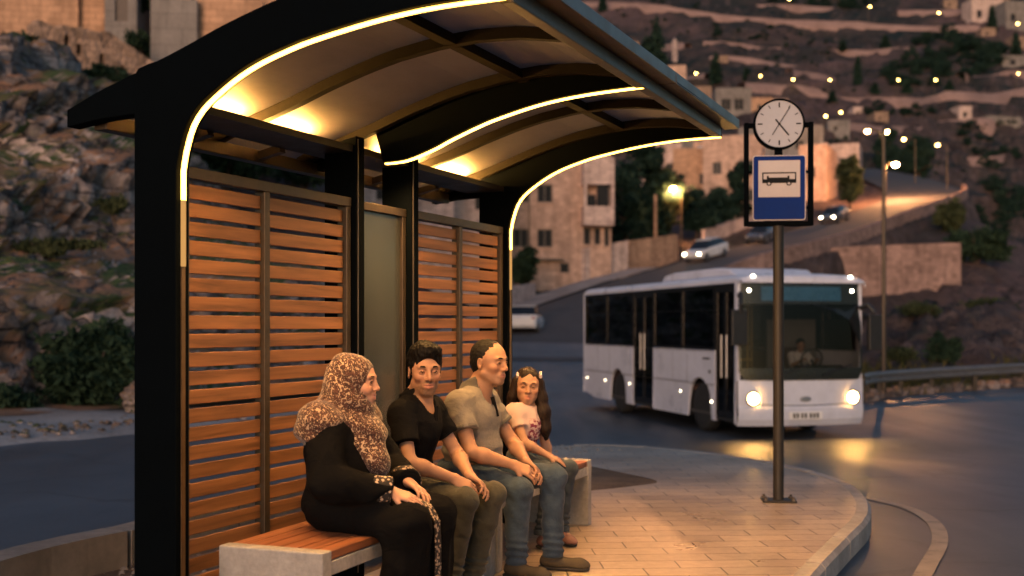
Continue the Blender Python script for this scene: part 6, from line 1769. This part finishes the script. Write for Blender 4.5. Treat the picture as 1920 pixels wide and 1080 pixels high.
    def eyes(s, par, look=(1, 0, 0), brow=None, browh=1.0, squint=0.0):
        for q in (-1, 1):
            c = s.P(.0785, q * .0315, .003); e = MB().sphere((0, 0, 0), .0128 * s.k, 16, 12).build('eye', MT['eye_white'], par, True, loc=Vector(c))
            d = s.M @ (A3(look) / np.linalg.norm(look)); Rq = Vector(d).to_track_quat('Z', 'Y').to_matrix().to_4x4(); r = .0131 * s.k
            pr = [(r * math.sin(a), r * math.cos(a)) for a in np.linspace(.02, .60, 5)][::-1]
            MB().lathe(pr, 14, Rq).build('iris', MT['iris'], e, True)
            la = [s.P(x, q * y, z) for x, y, z in ((.0850, .0462, -.0005), (.0900, .0400, .0068), (.0928, .0315, .0085), (.0905, .0200, .0022))]
            MB().tube([Vector(p) for p in la], [.0008 * s.k, .0019 * s.k, .0019 * s.k, .0007 * s.k], 6).build('eyelash', MT['hair'], par, True)
            if brow:
                pts = [s.P(x, q * y, z) for x, y, z in ((.0945, .012, .0262), (.0955, .025, .0300), (.0900, .039, .0305), (.0800, .051, .0240))]
                MB().tube([Vector(p) for p in pts], [.0030 * browh * s.k, .0040 * browh * s.k, .0034 * browh * s.k, .0012 * s.k], 7).build('eyebrow', brow, par, True)
def hand(f, W, D, N, side, k=1.0, curl=.5, spread=1.0, thumb=.5):
    """palm from wrist W along D, palm facing N; side = +1 when the thumb lies towards N x D; fingers of unequal length, bent"""
    W, D, N = A3(W), A3(D), A3(N); D = D / np.linalg.norm(D); N = N - D * (N @ D); N = N / np.linalg.norm(N); S = np.cross(N, D) * side
    for off, ln in ((.030, .086), (.010, .090), (-.010, .086), (-.029, .078)):
        f.cap(W + S * off * .5 * k, W + D * ln * k + S * off * k, .0155 * k, .0125 * k, .014, flat=(N, .85))
    for i, (off, ln, L, cu) in enumerate(((.031, .086, (.040, .025, .020), .85), (.0105, .091, (.045, .028, .021), 1.0), (-.0105, .087, (.042, .026, .020), 1.08), (-.0300, .078, (.033, .020, .018), 1.15))):
        p = W + D * ln * k + S * off * k * (1 + .08 * spread); a = curl * cu * .55; sp = S * (off * 1.6 * spread)
        for j, l in enumerate(L):
            d = D * math.cos(a) + N * math.sin(a) + sp * (1 if j == 0 else .4); d = d / np.linalg.norm(d); q = p + d * l * k
            f.cap(p, q, (.0088 - .0008 * j) * k, (.0082 - .0010 * j) * k, .004); p = q; a += curl * cu * (.75 if j == 0 else .5)
    p = W + D * .022 * k + S * .022 * k; d = D * .75 + S * .60 + N * .25 * (1 + thumb); d /= np.linalg.norm(d); q = p + d * .045 * k; f.cap(p, q, .0155 * k, .0112 * k, .012)
    d = D * .92 + S * (.30 - .35 * thumb) + N * .35; d /= np.linalg.norm(d); r = q + d * .032 * k; f.cap(q, r, .0110 * k, .0100 * k, .005); d = D * .95 + S * (.05 - .3 * thumb) + N * .3; d /= np.linalg.norm(d); f.cap(r, r + d * .025 * k, .0098 * k, .0075 * k, .004)
def wrinkles(amp, fx_, fy_, fz_, seed=0.0, amp2=None):
    def fn(x, y, z):
        w = vn(x * 7 + seed, y * 7 + 11, z * 7 + 3) * 1.6
        a = vn(x * fx_ + w + 40 + seed, y * fy_ + w + 40, z * fz_ + w + 40); r = 1 - np.abs(2 * a - 1)
        b = vn(x * fx_ * 2.3 + 70 + seed, y * fy_ * 2.3 + 70, z * fz_ * 2.3 + 70)
        return amp * (.6 - r) + (amp2 or amp * .4) * (b - .5)
    return fn
def person(label, u, s, dz=0.0):
    o = empty('person', shw(u, s, dz), SROT); tag(o, label, 'person'); return o
def shoe(name, par, heel, toe, mat, k=1.0, up=.075):
    """low shoe from heel to toe with a sole; points are on the ground"""
    a, b = A3(heel), A3(toe); d = (b - a); L = np.linalg.norm(d); d /= L; lo, hi = np.minimum(a, b) - .08, np.maximum(a, b) + .08; hi[2] = a[2] + .17
    f = SDF(lo, hi, .005); z = np.array([0, 0, 1.0])
    f.cap(a + d * .035 + z * .042, a + d * .10 + z * .040, .036 * k, .039 * k, .03); f.cap(a + d * .10 + z * .040, b - d * .055 + z * .032, .039 * k, .042 * k, .03, flat=(z, .82)); f.cap(b - d * .06 + z * .030, b - d * .025 + z * .026, .040 * k, .024 * k, .03, flat=(z, .85))
    f.cap(a + d * .055 + z * .05, a + d * .060 + z * (.05 + up * .6), .040 * k, .036 * k, .03); f.half(a + z * (.048 + up * .75), z); f.half(a + z * .016, -z)
    o = f.build(name, mat, par)
    g = SDF(lo, hi, .005); g.cap(a + d * .032 + z * .014, a + d * .12 + z * .014, .042 * k, .040 * k, .02); g.cap(a + d * .12 + z * .014, b - d * .045 + z * .014, .040 * k, .044 * k, .02); g.half(a + z * .017, z); g.half(a + z * .001, -z)
    g.build('sole', MT['sole'], o); return o
def seat_z(): return .446
def limb(f, a, b, c, r0, r1, r2, belly=.0, k=.02):
    """upper and lower limb with a calf or forearm swell"""
    a, b, c = A3(a), A3(b), A3(c); f.cap(a, b, r0, r1, k); m = b + (c - b) * .28; f.cap(b, m, r1, r1 + belly, k); f.cap(m, c, r1 + belly, r2, k)
def man_body(f, J, hd, s=1.0, neck=.056):
    f.ell((J['ch'][0], J['ch'][1], J['ch'][2]), (.105 * s, .155 * s, .15), .04); f.ell((J['be'][0], J['be'][1], J['be'][2]), (.10 * s, .135 * s, .15), .05); f.ell((0, 0, .545), (.11, .14, .09), .05)
    f.cap(J['shR'], J['shL'], .052, .052, .04); hd.neck(f, J['nk'], neck); f.cap(J['nk'], J['ch'], .062, .08, .04)
    for q in 'RL':
        limb(f, J['sh' + q], J['el' + q], J['wr' + q], .045 * s, .0355 * s, .0245, .005)
        f.cap(A3(J['wr' + q]), A3(J['wr' + q]) + (A3(J['hd' + q]) / np.linalg.norm(J['hd' + q])) * .02, .026, .022, .015, flat=(J['hn' + q], .85))
        limb(f, J['hp' + q], J['kn' + q], J['an' + q], .058, .038, .028, .003)
def trousers(name, J, mat, par, rt=.088, rk=.068, ra=.056, zc=.09, seat=(.145, .172, .105), h=.007, seed=0.0, wr=.007, sx=-.01):
    lo, hi = (-.30, -.36, .0), (.66, .36, .72); f = SDF(lo, hi, h)
    f.ell((sx, 0, .548), seat, .03)
    for q in 'RL':
        hp, kn, an = A3(J['hp' + q]), A3(J['kn' + q]), A3(J['an' + q])
        f.cap(hp, kn, rt, rk, .035); f.ell(kn + np.array([.006, 0, .004]), (rk * 1.04, rk * .98, rk * 1.02), .02); m = kn + (an - kn) * .3 + np.array([-.008, 0, 0]); f.cap(kn, m, rk, rk * .97, .02); f.cap(m, an, rk * .97, ra, .02)
    f.warp(wrinkles(wr, 6, 6, 13, seed)); kn = (A3(J['knR']) + A3(J['knL'])) / 2
    def knees(x, y, z):      # folds gathered behind the knee and at the hip
        d = 0
        for q in 'RL':
            k_ = A3(J['kn' + q]); r2 = ((x - k_[0] + .05) / .10) ** 2 + ((y - k_[1]) / .09) ** 2 + ((z - k_[2] + .03) / .12) ** 2; d = d + .006 * np.exp(-r2) * np.sin((x - k_[0]) * 90 + (z - k_[2]) * 60)
            a_ = A3(J['an' + q]); d = d + .004 * np.exp(-((z - a_[2] - .05) / .06) ** 2) * np.sin(z * 160 + y * 30)
        return d
    f.warp(knees)
    if zc: f.half((0, 0, zc), (0, 0, -1))
    return f.build(name, mat, par)
def shirt(name, J, mat, par, chest, belly, lo, hi, hem=.50, sl=.58, rs=.072, re=.066, seed=0.0, wr=.006, neckline=None, h=.006, extra=None):
    f = SDF(lo, hi, h)
    f.ell(J['ch'], chest, .03); f.ell(J['be'], belly, .06); f.cap(J['shR'], J['shL'], rs * .93, rs * .93, .05); f.cap(A3(J['nk']) + np.array([-.012, 0, -.005]), J['ch'], .07, .10, .05)
    for q in 'RL':
        a, b = A3(J['sh' + q]), A3(J['el' + q]); e = a + (b - a) * sl; n = b - a
        f.cap(a, b, rs, re, .03, cut=[(e, n)]); f.cap(A3(J['nk']) + np.array([-.015, 0, -.045]), a, .058, .056, .04)
    if extra: extra(f)
    f.warp(wrinkles(wr, 9, 9, 12, seed, .002))
    def hang(x, y, z): return .006 * np.exp(-((z - .60) / .10) ** 2) * np.sin(z * 95 + x * 30 + y * 12 + 2 * vn(x * 9, y * 9 + seed, z * 9))
    f.warp(hang)
    f.half((0, 0, hem), (0, 0, -1))
    if neckline: f.ell(neckline[0], neckline[1], .006, 's')
    return f.build(name, mat, par)

# ---- young man in black, turned to the camera
def young_man():
    o = person('young man in black shirt looking towards the viewer, hands between his knees', .40, 1.28)
    J = dict(ch=(.035, 0, .855), be=(-.005, 0, .68), nk=(.045, 0, 1.005), shR=(.035, -.163, .930), shL=(.035, .163, .935), elR=(.125, -.245, .70), elL=(.15, .235, .70), wrR=(.285, -.075, .610), wrL=(.315, .045, .612),
             hdR=(.75, .30, -.42), hdL=(.80, -.06, -.42), hnR=(-.35, .55, -.75), hnL=(-.35, -.45, -.8), hpR=(.02, -.09, .545), hpL=(.02, .09, .545), knR=(.355, -.105, .505), knL=(.395, .145, .508), anR=(.275, -.10, .10), anL=(.30, .115, .10))
    hd = Head((.082, 0, 1.138), R(-50), .04, 0, 1.02, jaw=.049)
    f = SDF((-.25, -.38, .04), (.60, .38, 1.31), .0055, (1.0, .0030))
    man_body(f, J, hd, .95); hd.carve(f)
    hand(f, J['wrR'], J['hdR'], J['hnR'], 1, .94, .55, .5, .4); hand(f, J['wrL'], J['hdL'], J['hnL'], -1, .94, .75, .4, .5)
    b = f.build('body', MT['skin'], o, hd.tone((.35, .195, .125), beard=.64)); hd.eyes(o, (1, -.2, .03), MT['hair'], 1.2)
    f = SDF((-.12, -.20, 1.0), (.28, .20, 1.36), .0034); P, M = hd.P, hd.M
    f.ell(P(-.016, 0, .052), (.112, .090, .098), 0, 'u', M); f.ell(P(.022, 0, .100), (.080, .072, .048), .03, 'u', M); f.ell(P(.060, .010, .108), (.042, .056, .032), .02, 'u', M); f.ell(P(-.055, 0, -.01), (.055, .062, .07), .03, 'u', M)
    f.warp(lambda x, y, z: .010 * (vn(x * 95, y * 95, z * 60) - .45) + .007 * (vn(x * 36, y * 36, z * 30) - .5))
    f.ell(P(.106, 0, .0), (.062, .074, .078), .008, 's', M); f.ell(P(.058, .095, -.035), (.050, .040, .070), .008, 's', M); f.ell(P(.058, -.095, -.035), (.050, .040, .070), .008, 's', M)
    for q in (-1, 1): f.ell(P(-.006, q * .088, -.006), (.021, .016, .034), .005, 's', M); f.cap(P(.024, q * .0745, .03), P(.020, q * .0730, -.012), .007, .003, .006)
    f.half(P(-.03, 0, -.052), M @ A3((.25, 0, -1))); f.build('hair', MT['hair'], o)
    sh = shirt('shirt', J, MT['tee_black'], o, (.113, .163, .165), (.108, .143, .165), (-.26, -.36, .48), (.36, .36, 1.06), .515, .60, .066, .063, 5, .012, (hd.P(.02, 0, -.150), (.075, .062, .075)))
    c = SDF((-.08, -.15, .93), (.22, .15, 1.09), .0045); nb = A3(J['nk'])
    c.cap(nb + A3((-.022, 0, .005)), nb + A3((-.012, 0, .035)), .079, .070, .0); c.cap(nb + A3((-.022, 0, -.02)), hd.P(-.02, 0, -.05), .066, .060, .004, op='s'); c.ell(nb + A3((.075, -.02, .02)), (.05, .022, .08), .006, 's'); c.half((0, 0, 1.038), (-.35, 0, 1)); c.half((0, 0, .985), (0, 0, -1)); c.build('collar', MT['tee_black'], sh)
    MB().box(.145, .152, -.018, .014, .80, .965).build('placket', MT['tee_black'], sh, bevel=.003)
    trousers('trousers', J, MT['chinos'], o, .081, .063, .054, .095, seed=3, wr=.011)
    shoe('shoe', o, (.235, -.10, .004), (.50, -.12, .004), MT['shoe_white']); shoe('shoe', o, (.255, .115, .004), (.515, .13, .004), MT['shoe_white'])
young_man()

# ---- older man in a grey polo shirt
def father():
    o = person('balding man in grey polo shirt and jeans with clasped hands', .40, 1.93)
    J = dict(ch=(.055, 0, .860), be=(.030, 0, .685), nk=(.085, 0, 1.015), shR=(.045, -.178, .935), shL=(.045, .178, .935), elR=(.150, -.250, .690), elL=(.19, .245, .695), wrR=(.335, -.085, .612), wrL=(.35, .060, .612),
             hdR=(.80, .34, -.36), hdL=(.80, -.22, -.42), hnR=(-.3, .55, -.75), hnL=(-.3, -.5, -.75), hpR=(.02, -.10, .55), hpL=(.02, .10, .55), knR=(.375, -.105, .478), knL=(.470, .17, .520), anR=(.355, -.10, .10), anL=(.465, .17, .10))
    hd = Head((.150, 0, 1.165), R(-10), .05, 0, 1.02, fat=1.1)
    f = SDF((-.25, -.40, .04), (.66, .40, 1.33), .0055, (1.02, .0030))
    man_body(f, J, hd, 1.08, .062); hd.carve(f)
    hand(f, J['wrR'], J['hdR'], J['hnR'], 1, .96, .7, .4, .5); hand(f, J['wrL'], J['hdL'], J['hnL'], -1, .96, .8, .4, .5)
    f.build('body', MT['skin'], o, hd.tone((.37, .20, .12), beard=.30, bcol=(.10, .085, .075))); hd.eyes(o, (1, .05, -.1), MT['hair_grey'], 1.2)
    f = SDF((-.05, -.20, 1.03), (.32, .20, 1.36), .0032); P, M = hd.P, hd.M
    f.ell(P(-.018, 0, .040), A3((.099, .0805, .0885)) * 1.02, 0, 'u', M); f.ell(P(-.055, 0, -.01), A3((.052, .064, .07)) * 1.02, .03, 'u', M)
    f.warp(lambda x, y, z: .004 * (vn(x * 130, y * 130, z * 130) - .5))
    f.ell(P(.118, 0, .030), (.085, .070, .085), .006, 's', M)
    for q in (-1, 1): f.ell(P(.085, q * .066, .045), (.050, .036, .050), .008, 's', M); f.ell(P(.060, q * .095, -.035), (.052, .040, .065), .008, 's', M); f.ell(P(-.006, q * .088, -.004), (.021, .016, .035), .005, 's', M)
    f.half(P(-.03, 0, -.050), M @ A3((.25, 0, -1))); f.build('hair', MT['hair_grey'], o)
    def belly(f): f.ell((.085, 0, .665), (.130, .150, .125), .05)
    sh = shirt('polo_shirt', J, MT['polo'], o, (.138, .188, .165), (.150, .172, .175), (-.27, -.40, .46), (.40, .40, 1.10), .505, .56, .077, .073, 9, .013, (hd.P(.02, 0, -.155), (.075, .065, .075)), extra=belly)
    for q in 'RL':
        a, b_ = A3(J['sh' + q]), A3(J['el' + q]); n = (b_ - a) / np.linalg.norm(b_ - a); e = a + (b_ - a) * .56; g = SDF(e - .12, e + .12, .005); g.cap(a, b_, 0.0795, .0755, 0, cut=[(e + n * .001, n), (e - n * .02, -n)]); g.build('cuff', MT['polo_dark'], sh)
    c = SDF((-.05, -.16, .93), (.28, .16, 1.12), .0045); nb = A3(J['nk'])
    c.cap(nb + A3((-.020, 0, -.005)), nb + A3((-.012, 0, .042)), .092, .080, 0); c.cap(nb + A3((-.022, 0, -.03)), hd.P(-.02, 0, -.05), .074, .068, .004, op='s'); c.ell(nb + A3((.085, 0, .02)), (.055, .026, .08), .006, 's'); c.half((0, 0, 1.052), (-.42, 0, 1)); c.half((0, 0, .990), (.3, 0, -1)); c.build('collar', MT['polo_dark'], sh)
    mb = MB(); mb.bar((.168, 0, .975), (.198, 0, .865), .026, .004, (0, 1, 0)); mb.build('placket', MT['hair'], sh, bevel=.002)
    trousers('jeans', J, MT['denim'], o, .088, .067, .057, .075, (.155, .178, .110), seed=7, wr=.011)
    shoe('shoe', o, (.285, -.10, .004), (.565, -.115, .004), MT['shoe_brown'], .95); shoe('shoe', o, (.385, .17, .004), (.670, .215, .004), MT['shoe_brown'], .95)
father()

# ---- girl
def girl():
    o = person('little girl with long dark hair and pink printed shirt, looking straight at the viewer', .405, 2.775)
    J = dict(ch=(.012, -.005, .762), be=(0, 0, .630), nk=(.018, -.005, .868), shR=(-.015, -.105, .830), shL=(.045, .100, .830), elR=(.075, -.165, .650), elL=(.085, .150, .635), wrR=(.205, -.105, .575), wrL=(.120, .165, .492),
             hdR=(.85, .3, -.35), hdL=(.45, .05, -.75), hnR=(-.2, .2, -.9), hnL=(-.3, -.3, -.8), hpR=(.02, -.06, .515), hpL=(.02, .06, .515), knR=(.262, -.165, .482), knL=(.305, -.010, .485), anR=(.170, -.115, .105), anL=(.235, .045, .105))
    hd = Head((.030, -.005, .990), R(-64), .03, R(-3), .95, female=True, child=True)
    f = SDF((-.18, -.26, .03), (.46, .30, 1.11), .005, (.85, .0028))
    f.ell(J['ch'], (.070, .098, .11), .03); f.ell(J['be'], (.070, .090, .11), .04); f.ell((0, 0, .52), (.085, .10, .07), .04); f.cap(J['shR'], J['shL'], .034, .034, .03); hd.neck(f, J['nk'], .040)
    for q in 'RL':
        limb(f, J['sh' + q], J['el' + q], J['wr' + q], .033, .027, .019, .003); limb(f, J['hp' + q], J['kn' + q], J['an' + q], .044, .030, .022, .003); hand(f, J['wr' + q], J['hd' + q], J['hn' + q], 1 if q == 'R' else -1, .72, .35, .6, .2)
    hd.carve(f); f.build('body', MT['skin'], o, hd.tone((.38, .22, .15), (.38, .15, .12))); hd.eyes(o, (1, -.03, -.02), MT['hair_brown'], .85)
    f = SDF((-.17, -.28, .62), (.28, .26, 1.12), .0042); P, M = hd.P, hd.M
    f.ell(P(-.014, 0, .044), A3((.103, .084, .090)) * .91, 0, 'u', M); f.ell(P(-.060, 0, -.02), (.045, .072, .075), .04, 'u', M)
    f.chain([P(.005, .080, .03), P(.000, .097, -.07), P(.012, .112, -.16), P(.010, .128, -.27), P(-.015, .145, -.34)], [.026, .034, .040, .034, .013], .03); f.chain([P(-.04, .070, .02), P(-.045, .085, -.10), P(-.03, .105, -.22), P(-.035, .120, -.30)], [.036, .042, .038, .014], .03)
    f.chain([P(.008, -.080, .03), P(-.002, -.093, -.07), P(-.02, -.098, -.16), P(-.03, -.100, -.23)], [.026, .031, .028, .012], .03); f.chain([P(-.07, .0, .0), P(-.085, 0, -.12), P(-.09, .02, -.24)], [.05, .055, .02], .04)
    f.warp(lambda x, y, z: .009 * (vn(x * 90 + 2 * np.sin(z * 14), y * 90, z * 9) - .5) + .006 * (vn(x * 35, y * 35, z * 12) - .5))
    f.ell(P(.106, 0, -.012), A3((.066, .0585, .084)), .008, 's', M); f.ell(P(.095, 0, -.10), A3((.07, .052, .06)), .01, 's', M); f.cap(P(.07, 0, .14), P(-.05, 0, .142), .007, .006, .012, 's')
    f.build('hair', MT['hair_brown'], o)
    for q, (x, z) in ((1, (.030, .082)), (-1, (.025, .070))):
        mb = MB()
        for k in range(5): a = k * 1.257; mb.sphere(hd.P(x, q * (.082 - abs(z - .08)) + 0, z) + hd.M @ A3((.013 * math.cos(a), 0, .013 * math.sin(a))), .0095, 8, 6)
        mb.build('hair_clip', MT['clip'], o, True)
    def tee(f): pass
    shirt('printed_shirt', J, MT['girl_tee'], o, (.083, .112, .115), (.084, .104, .125), (-.18, -.26, .48), (.26, .26, .90), .535, .50, .047, .050, 13, .005, ((.050, -.01, .903), (.050, .052, .046)), .005)
    trousers('jeans', J, MT['denim_girl'], o, .064, .050, .043, .10, (.098, .115, .075), .006, 17, .005)
    for q in 'RL':
        a = A3(J['an' + q]); g = SDF(a - .09, a + .12, .005); g.cap(a + A3((.004, 0, .055)), a + A3((0, 0, -.02)), .053, .051, 0); g.half((0, 0, .125), (0, 0, 1)); g.half((0, 0, .088), (0, 0, -1)); g.build('hem', MT['denim_girl'], o)
    shoe('shoe', o, (.130, -.105, .004), (.298, -.160, .004), MT['sandal'], .72, .05); shoe('shoe', o, (.195, .052, .004), (.365, .000, .004), MT['sandal'], .72, .05)
girl()

# ---- woman in a black robe and patterned scarf
def woman():
    o = person('smiling woman in black robe and brown patterned headscarf, seen from the side', .38, .63)
    J = dict(ch=(.020, 0, .830), be=(.010, 0, .670), nk=(.045, 0, .975), shR=(.015, -.165, .915), shL=(.015, .165, .915), elR=(.095, -.265, .675), elL=(.14, .245, .675), wrR=(.330, -.120, .640), wrL=(.315, .075, .655),
             hdR=(.88, .22, -.26), hdL=(.82, -.30, -.30), hnR=(-.2, .25, -.92), hnL=(-.25, -.25, -.9), hpR=(.02, -.09, .545), hpL=(.02, .09, .545), knR=(.40, -.11, .50), knL=(.42, .12, .50), anR=(.37, -.10, .10), anL=(.38, .11, .10))
    hd = Head((.080, 0, 1.113), R(13), .03, 0, .97, female=True, smile=1.0, fat=1.07)
    f = SDF((-.25, -.36, .03), (.64, .36, 1.25), .0055, (.98, .0030))
    man_body(f, J, hd, 1.0, .05); hd.carve(f)
    hand(f, J['wrR'], J['hdR'], J['hnR'], 1, .94, .30, .5, .3); hand(f, J['wrL'], J['hdL'], J['hnL'], -1, .94, .45, .5, .4)
    f.build('body', MT['skin'], o, hd.tone((.43, .24, .165), (.40, .15, .13))); hd.eyes(o, (1, .0, -.05), MT['hair'], .9)
    mb = MB(); mb.box(.0, .004, -.013, .013, -.0030, .0030, Matrix.Translation(Vector(hd.P(.0935, 0, -.0650))) @ Matrix([list(r) + [0] for r in hd.M] + [[0, 0, 0, 1]])); mb.build('teeth', MT['sock'], o)
    f = SDF((-.32, -.38, -.002), (.66, .38, 1.02), .0065)
    f.ell((.015, 0, .815), (.165, .200, .175), .05); f.ell((.040, 0, .655), (.180, .20, .20), .06); f.ell((.025, 0, .56), (.180, .215, .130), .05); f.cap(J['shR'], J['shL'], .082, .082, .05); f.cap((.03, 0, .95), J['ch'], .075, .1, .05)
    for q in 'RL':
        limb(f, J['sh' + q], J['el' + q], J['wr' + q], .088, .076, .060, .0, .03)
        f.cap(J['hp' + q], A3(J['kn' + q]), .115, .092, .05); f.cap(J['kn' + q], A3(J['an' + q]) + A3((.0, 0, -.09)), .095, .115, .06)
    for q in 'RL':
        w, e = A3(J['wr' + q]), A3(J['el' + q]); n = (w - e) / np.linalg.norm(w - e); f.cap(w + n * .012, w + n * .15, .085, .05, 0, 's', cut=[(w + n * .004, -n)])
    f.ell((.21, 0, .52), (.24, .175, .085), .06); f.ell((.375, 0, .28), (.100, .15, .24), .06)
    f.warp(wrinkles(.018, 5, 6, 4, 21, .004))
    f.warp(lambda x, y, z: .010 * np.exp(-np.clip(z - .45, 0, 1) / .08) * np.sin(y * 46 + 3 * vn(x * 5, y * 5, z * 3)) * (x > .2))
    f.half((0, 0, .012), (0, 0, -1)); rb = f.build('robe', MT['abaya'], o)
    for q in 'RL':
        w, e = A3(J['wr' + q]), A3(J['el' + q]); n = (w - e) / np.linalg.norm(w - e); g = SDF(np.minimum(w, w - n * .12) - .10, np.maximum(w, w - n * .12) + .10, .005)
        g.cap(w - n * .13, w, .069, .0645, 0, cut=[(w + n * .002, n), (w - n * .085, -n)]); g.warp(wrinkles(.006, 9, 9, 9, 21)); g.build('embroidered_cuff', MT['embroidery'], rb)
    mb = MB(); pts = [(.405, -.005, .595), (.465, -.005, .565), (.505, -.01, .50), (.512, -.012, .40), (.512, -.014, .28), (.516, -.016, .15), (.525, -.018, .03)]
    for a, b_ in zip(pts, pts[1:]): mb.bar(a, b_, .006, .050, (0, 1, 0))
    mb.build('embroidered_trim', MT['embroidery'], rb)
    P, M = hd.P, hd.M
    f = SDF((-.26, -.32, .66), (.34, .34, 1.30), .0052)
    f.ell(P(-.026, 0, .030), (.116, .097, .106), 0, 'u', M); f.ell(P(-.045, 0, -.05), (.088, .090, .10), .04, 'u', M); f.ell(P(.030, 0, -.115), (.066, .072, .050), .03, 'u', M)
    f.cap(P(-.02, 0, -.10), (.035, 0, .93), .092, .125, .05); f.cap((-.005, -.165, .925), (-.005, .165, .925), .112, .112, .06); f.ell((-.045, 0, .86), (.110, .185, .135), .05); f.cap(P(-.055, 0, -.06), (-.065, 0, .87), .088, .085, .06); f.ell((.110, .0, .855), (.105, .125, .125), .05); f.chain([(.150, .0, .86), (.205, -.03, .76), (.215, -.045, .685)], [.075, .060, .030], .04)
    f.chain([(-.01, -.20, .90), (.02, -.235, .83)], [.075, .05], .04); f.chain([(-.01, .20, .90), (.02, .235, .83)], [.075, .05], .04)
    def folds(x, y, z):
        c = hd.inv(np.stack([x, y, z], 1)); cx, cy, cz = c.T; w = 3.0 * vn(x * 6 + 9, y * 6, z * 6)
        head_ = np.sin(62 * (cx * .55 + cz * .75) + w * 1.4) * np.clip((z - .98) / .05, 0, 1); body_ = np.sin(52 * (z * .9 + x * .45) + w * 1.7) * np.clip((1.02 - z) / .05, 0, 1)
        return .0055 * (head_ * (np.abs(cx - .04) < .16) * (cx < .055) + 1.25 * body_) + .004 * (vn(x * 30, y * 30, z * 30) - .5)
    f.warp(folds, .04)
    f.ell(P(.116, 0, -.014), (.088, .057, .088), .010, 's', M)
    f.half((0, -.20, .80), (-.55, -.75, -1.0), .01); f.half((-.12, 0, .745), (-.6, 0, -1.0), .01); f.build('headscarf', MT['scarf'], o)
woman()

# ---- the driver, seen through the windscreen
def driver():
    o = person('bus driver in pale shirt behind the steering wheel', 0, 0); o.location = bus.matrix_world @ Vector((0, 0, 0)) if False else Vector((0, 0, 0))
    th = bus.rotation_euler.z; b = Vector((math.cos(th), math.sin(th), 0)); l = Vector((-math.sin(th), math.cos(th), 0)); o.location = BUSP + b * -1.28 + l * .62 + Vector((0, 0, .545)); o.rotation_euler = (0, 0, th)
    J = dict(ch=(.04, 0, .855), be=(0, 0, .68), nk=(.05, 0, 1.0), shR=(.04, -.17, .945), shL=(.04, .17, .945), elR=(.22, -.23, .76), elL=(.22, .22, .76), wrR=(.42, -.16, .86), wrL=(.42, .16, .86), hdR=(.8, .1, .3), hdL=(.8, -.1, .3), hnR=(.1, .6, -.7), hnL=(.1, -.6, -.7),
             hpR=(.02, -.09, .545), hpL=(.02, .09, .545), knR=(.42, -.12, .56), knL=(.42, .12, .56), anR=(.52, -.12, .14), anL=(.52, .12, .14))
    hd = Head((.09, 0, 1.15), R(-4), .05); f = SDF((-.25, -.36, .05), (.66, .36, 1.31), .010); man_body(f, J, hd); hd.carve(f)
    for q in 'RL': hand(f, J['wr' + q], J['hd' + q], J['hn' + q], 1 if q == 'R' else -1, 1, .9, .3, .5)
    f.build('body', MT['skin'], o, hd.tone((.30, .18, .12)))
    f = SDF((-.08, -.16, 1.0), (.26, .16, 1.34), .008); f.ell(hd.P(-.016, 0, .048), (.102, .084, .088), 0, 'u', hd.M); f.ell(hd.P(.11, 0, .0), (.068, .074, .075), .008, 's', hd.M); f.half(hd.P(-.03, 0, -.05), (.2, 0, -1)); f.build('hair', MT['hair'], o)
    shirt('shirt', J, MT['sock'], o, (.122, .172, .165), (.118, .152, .165), (-.26, -.36, .48), (.40, .36, 1.06), .515, .9, .074, .066, 5, .008, None, .010)
    trousers('trousers', J, MT['chinos'], o, .088, .070, .058, .12, h=.011)
driver()
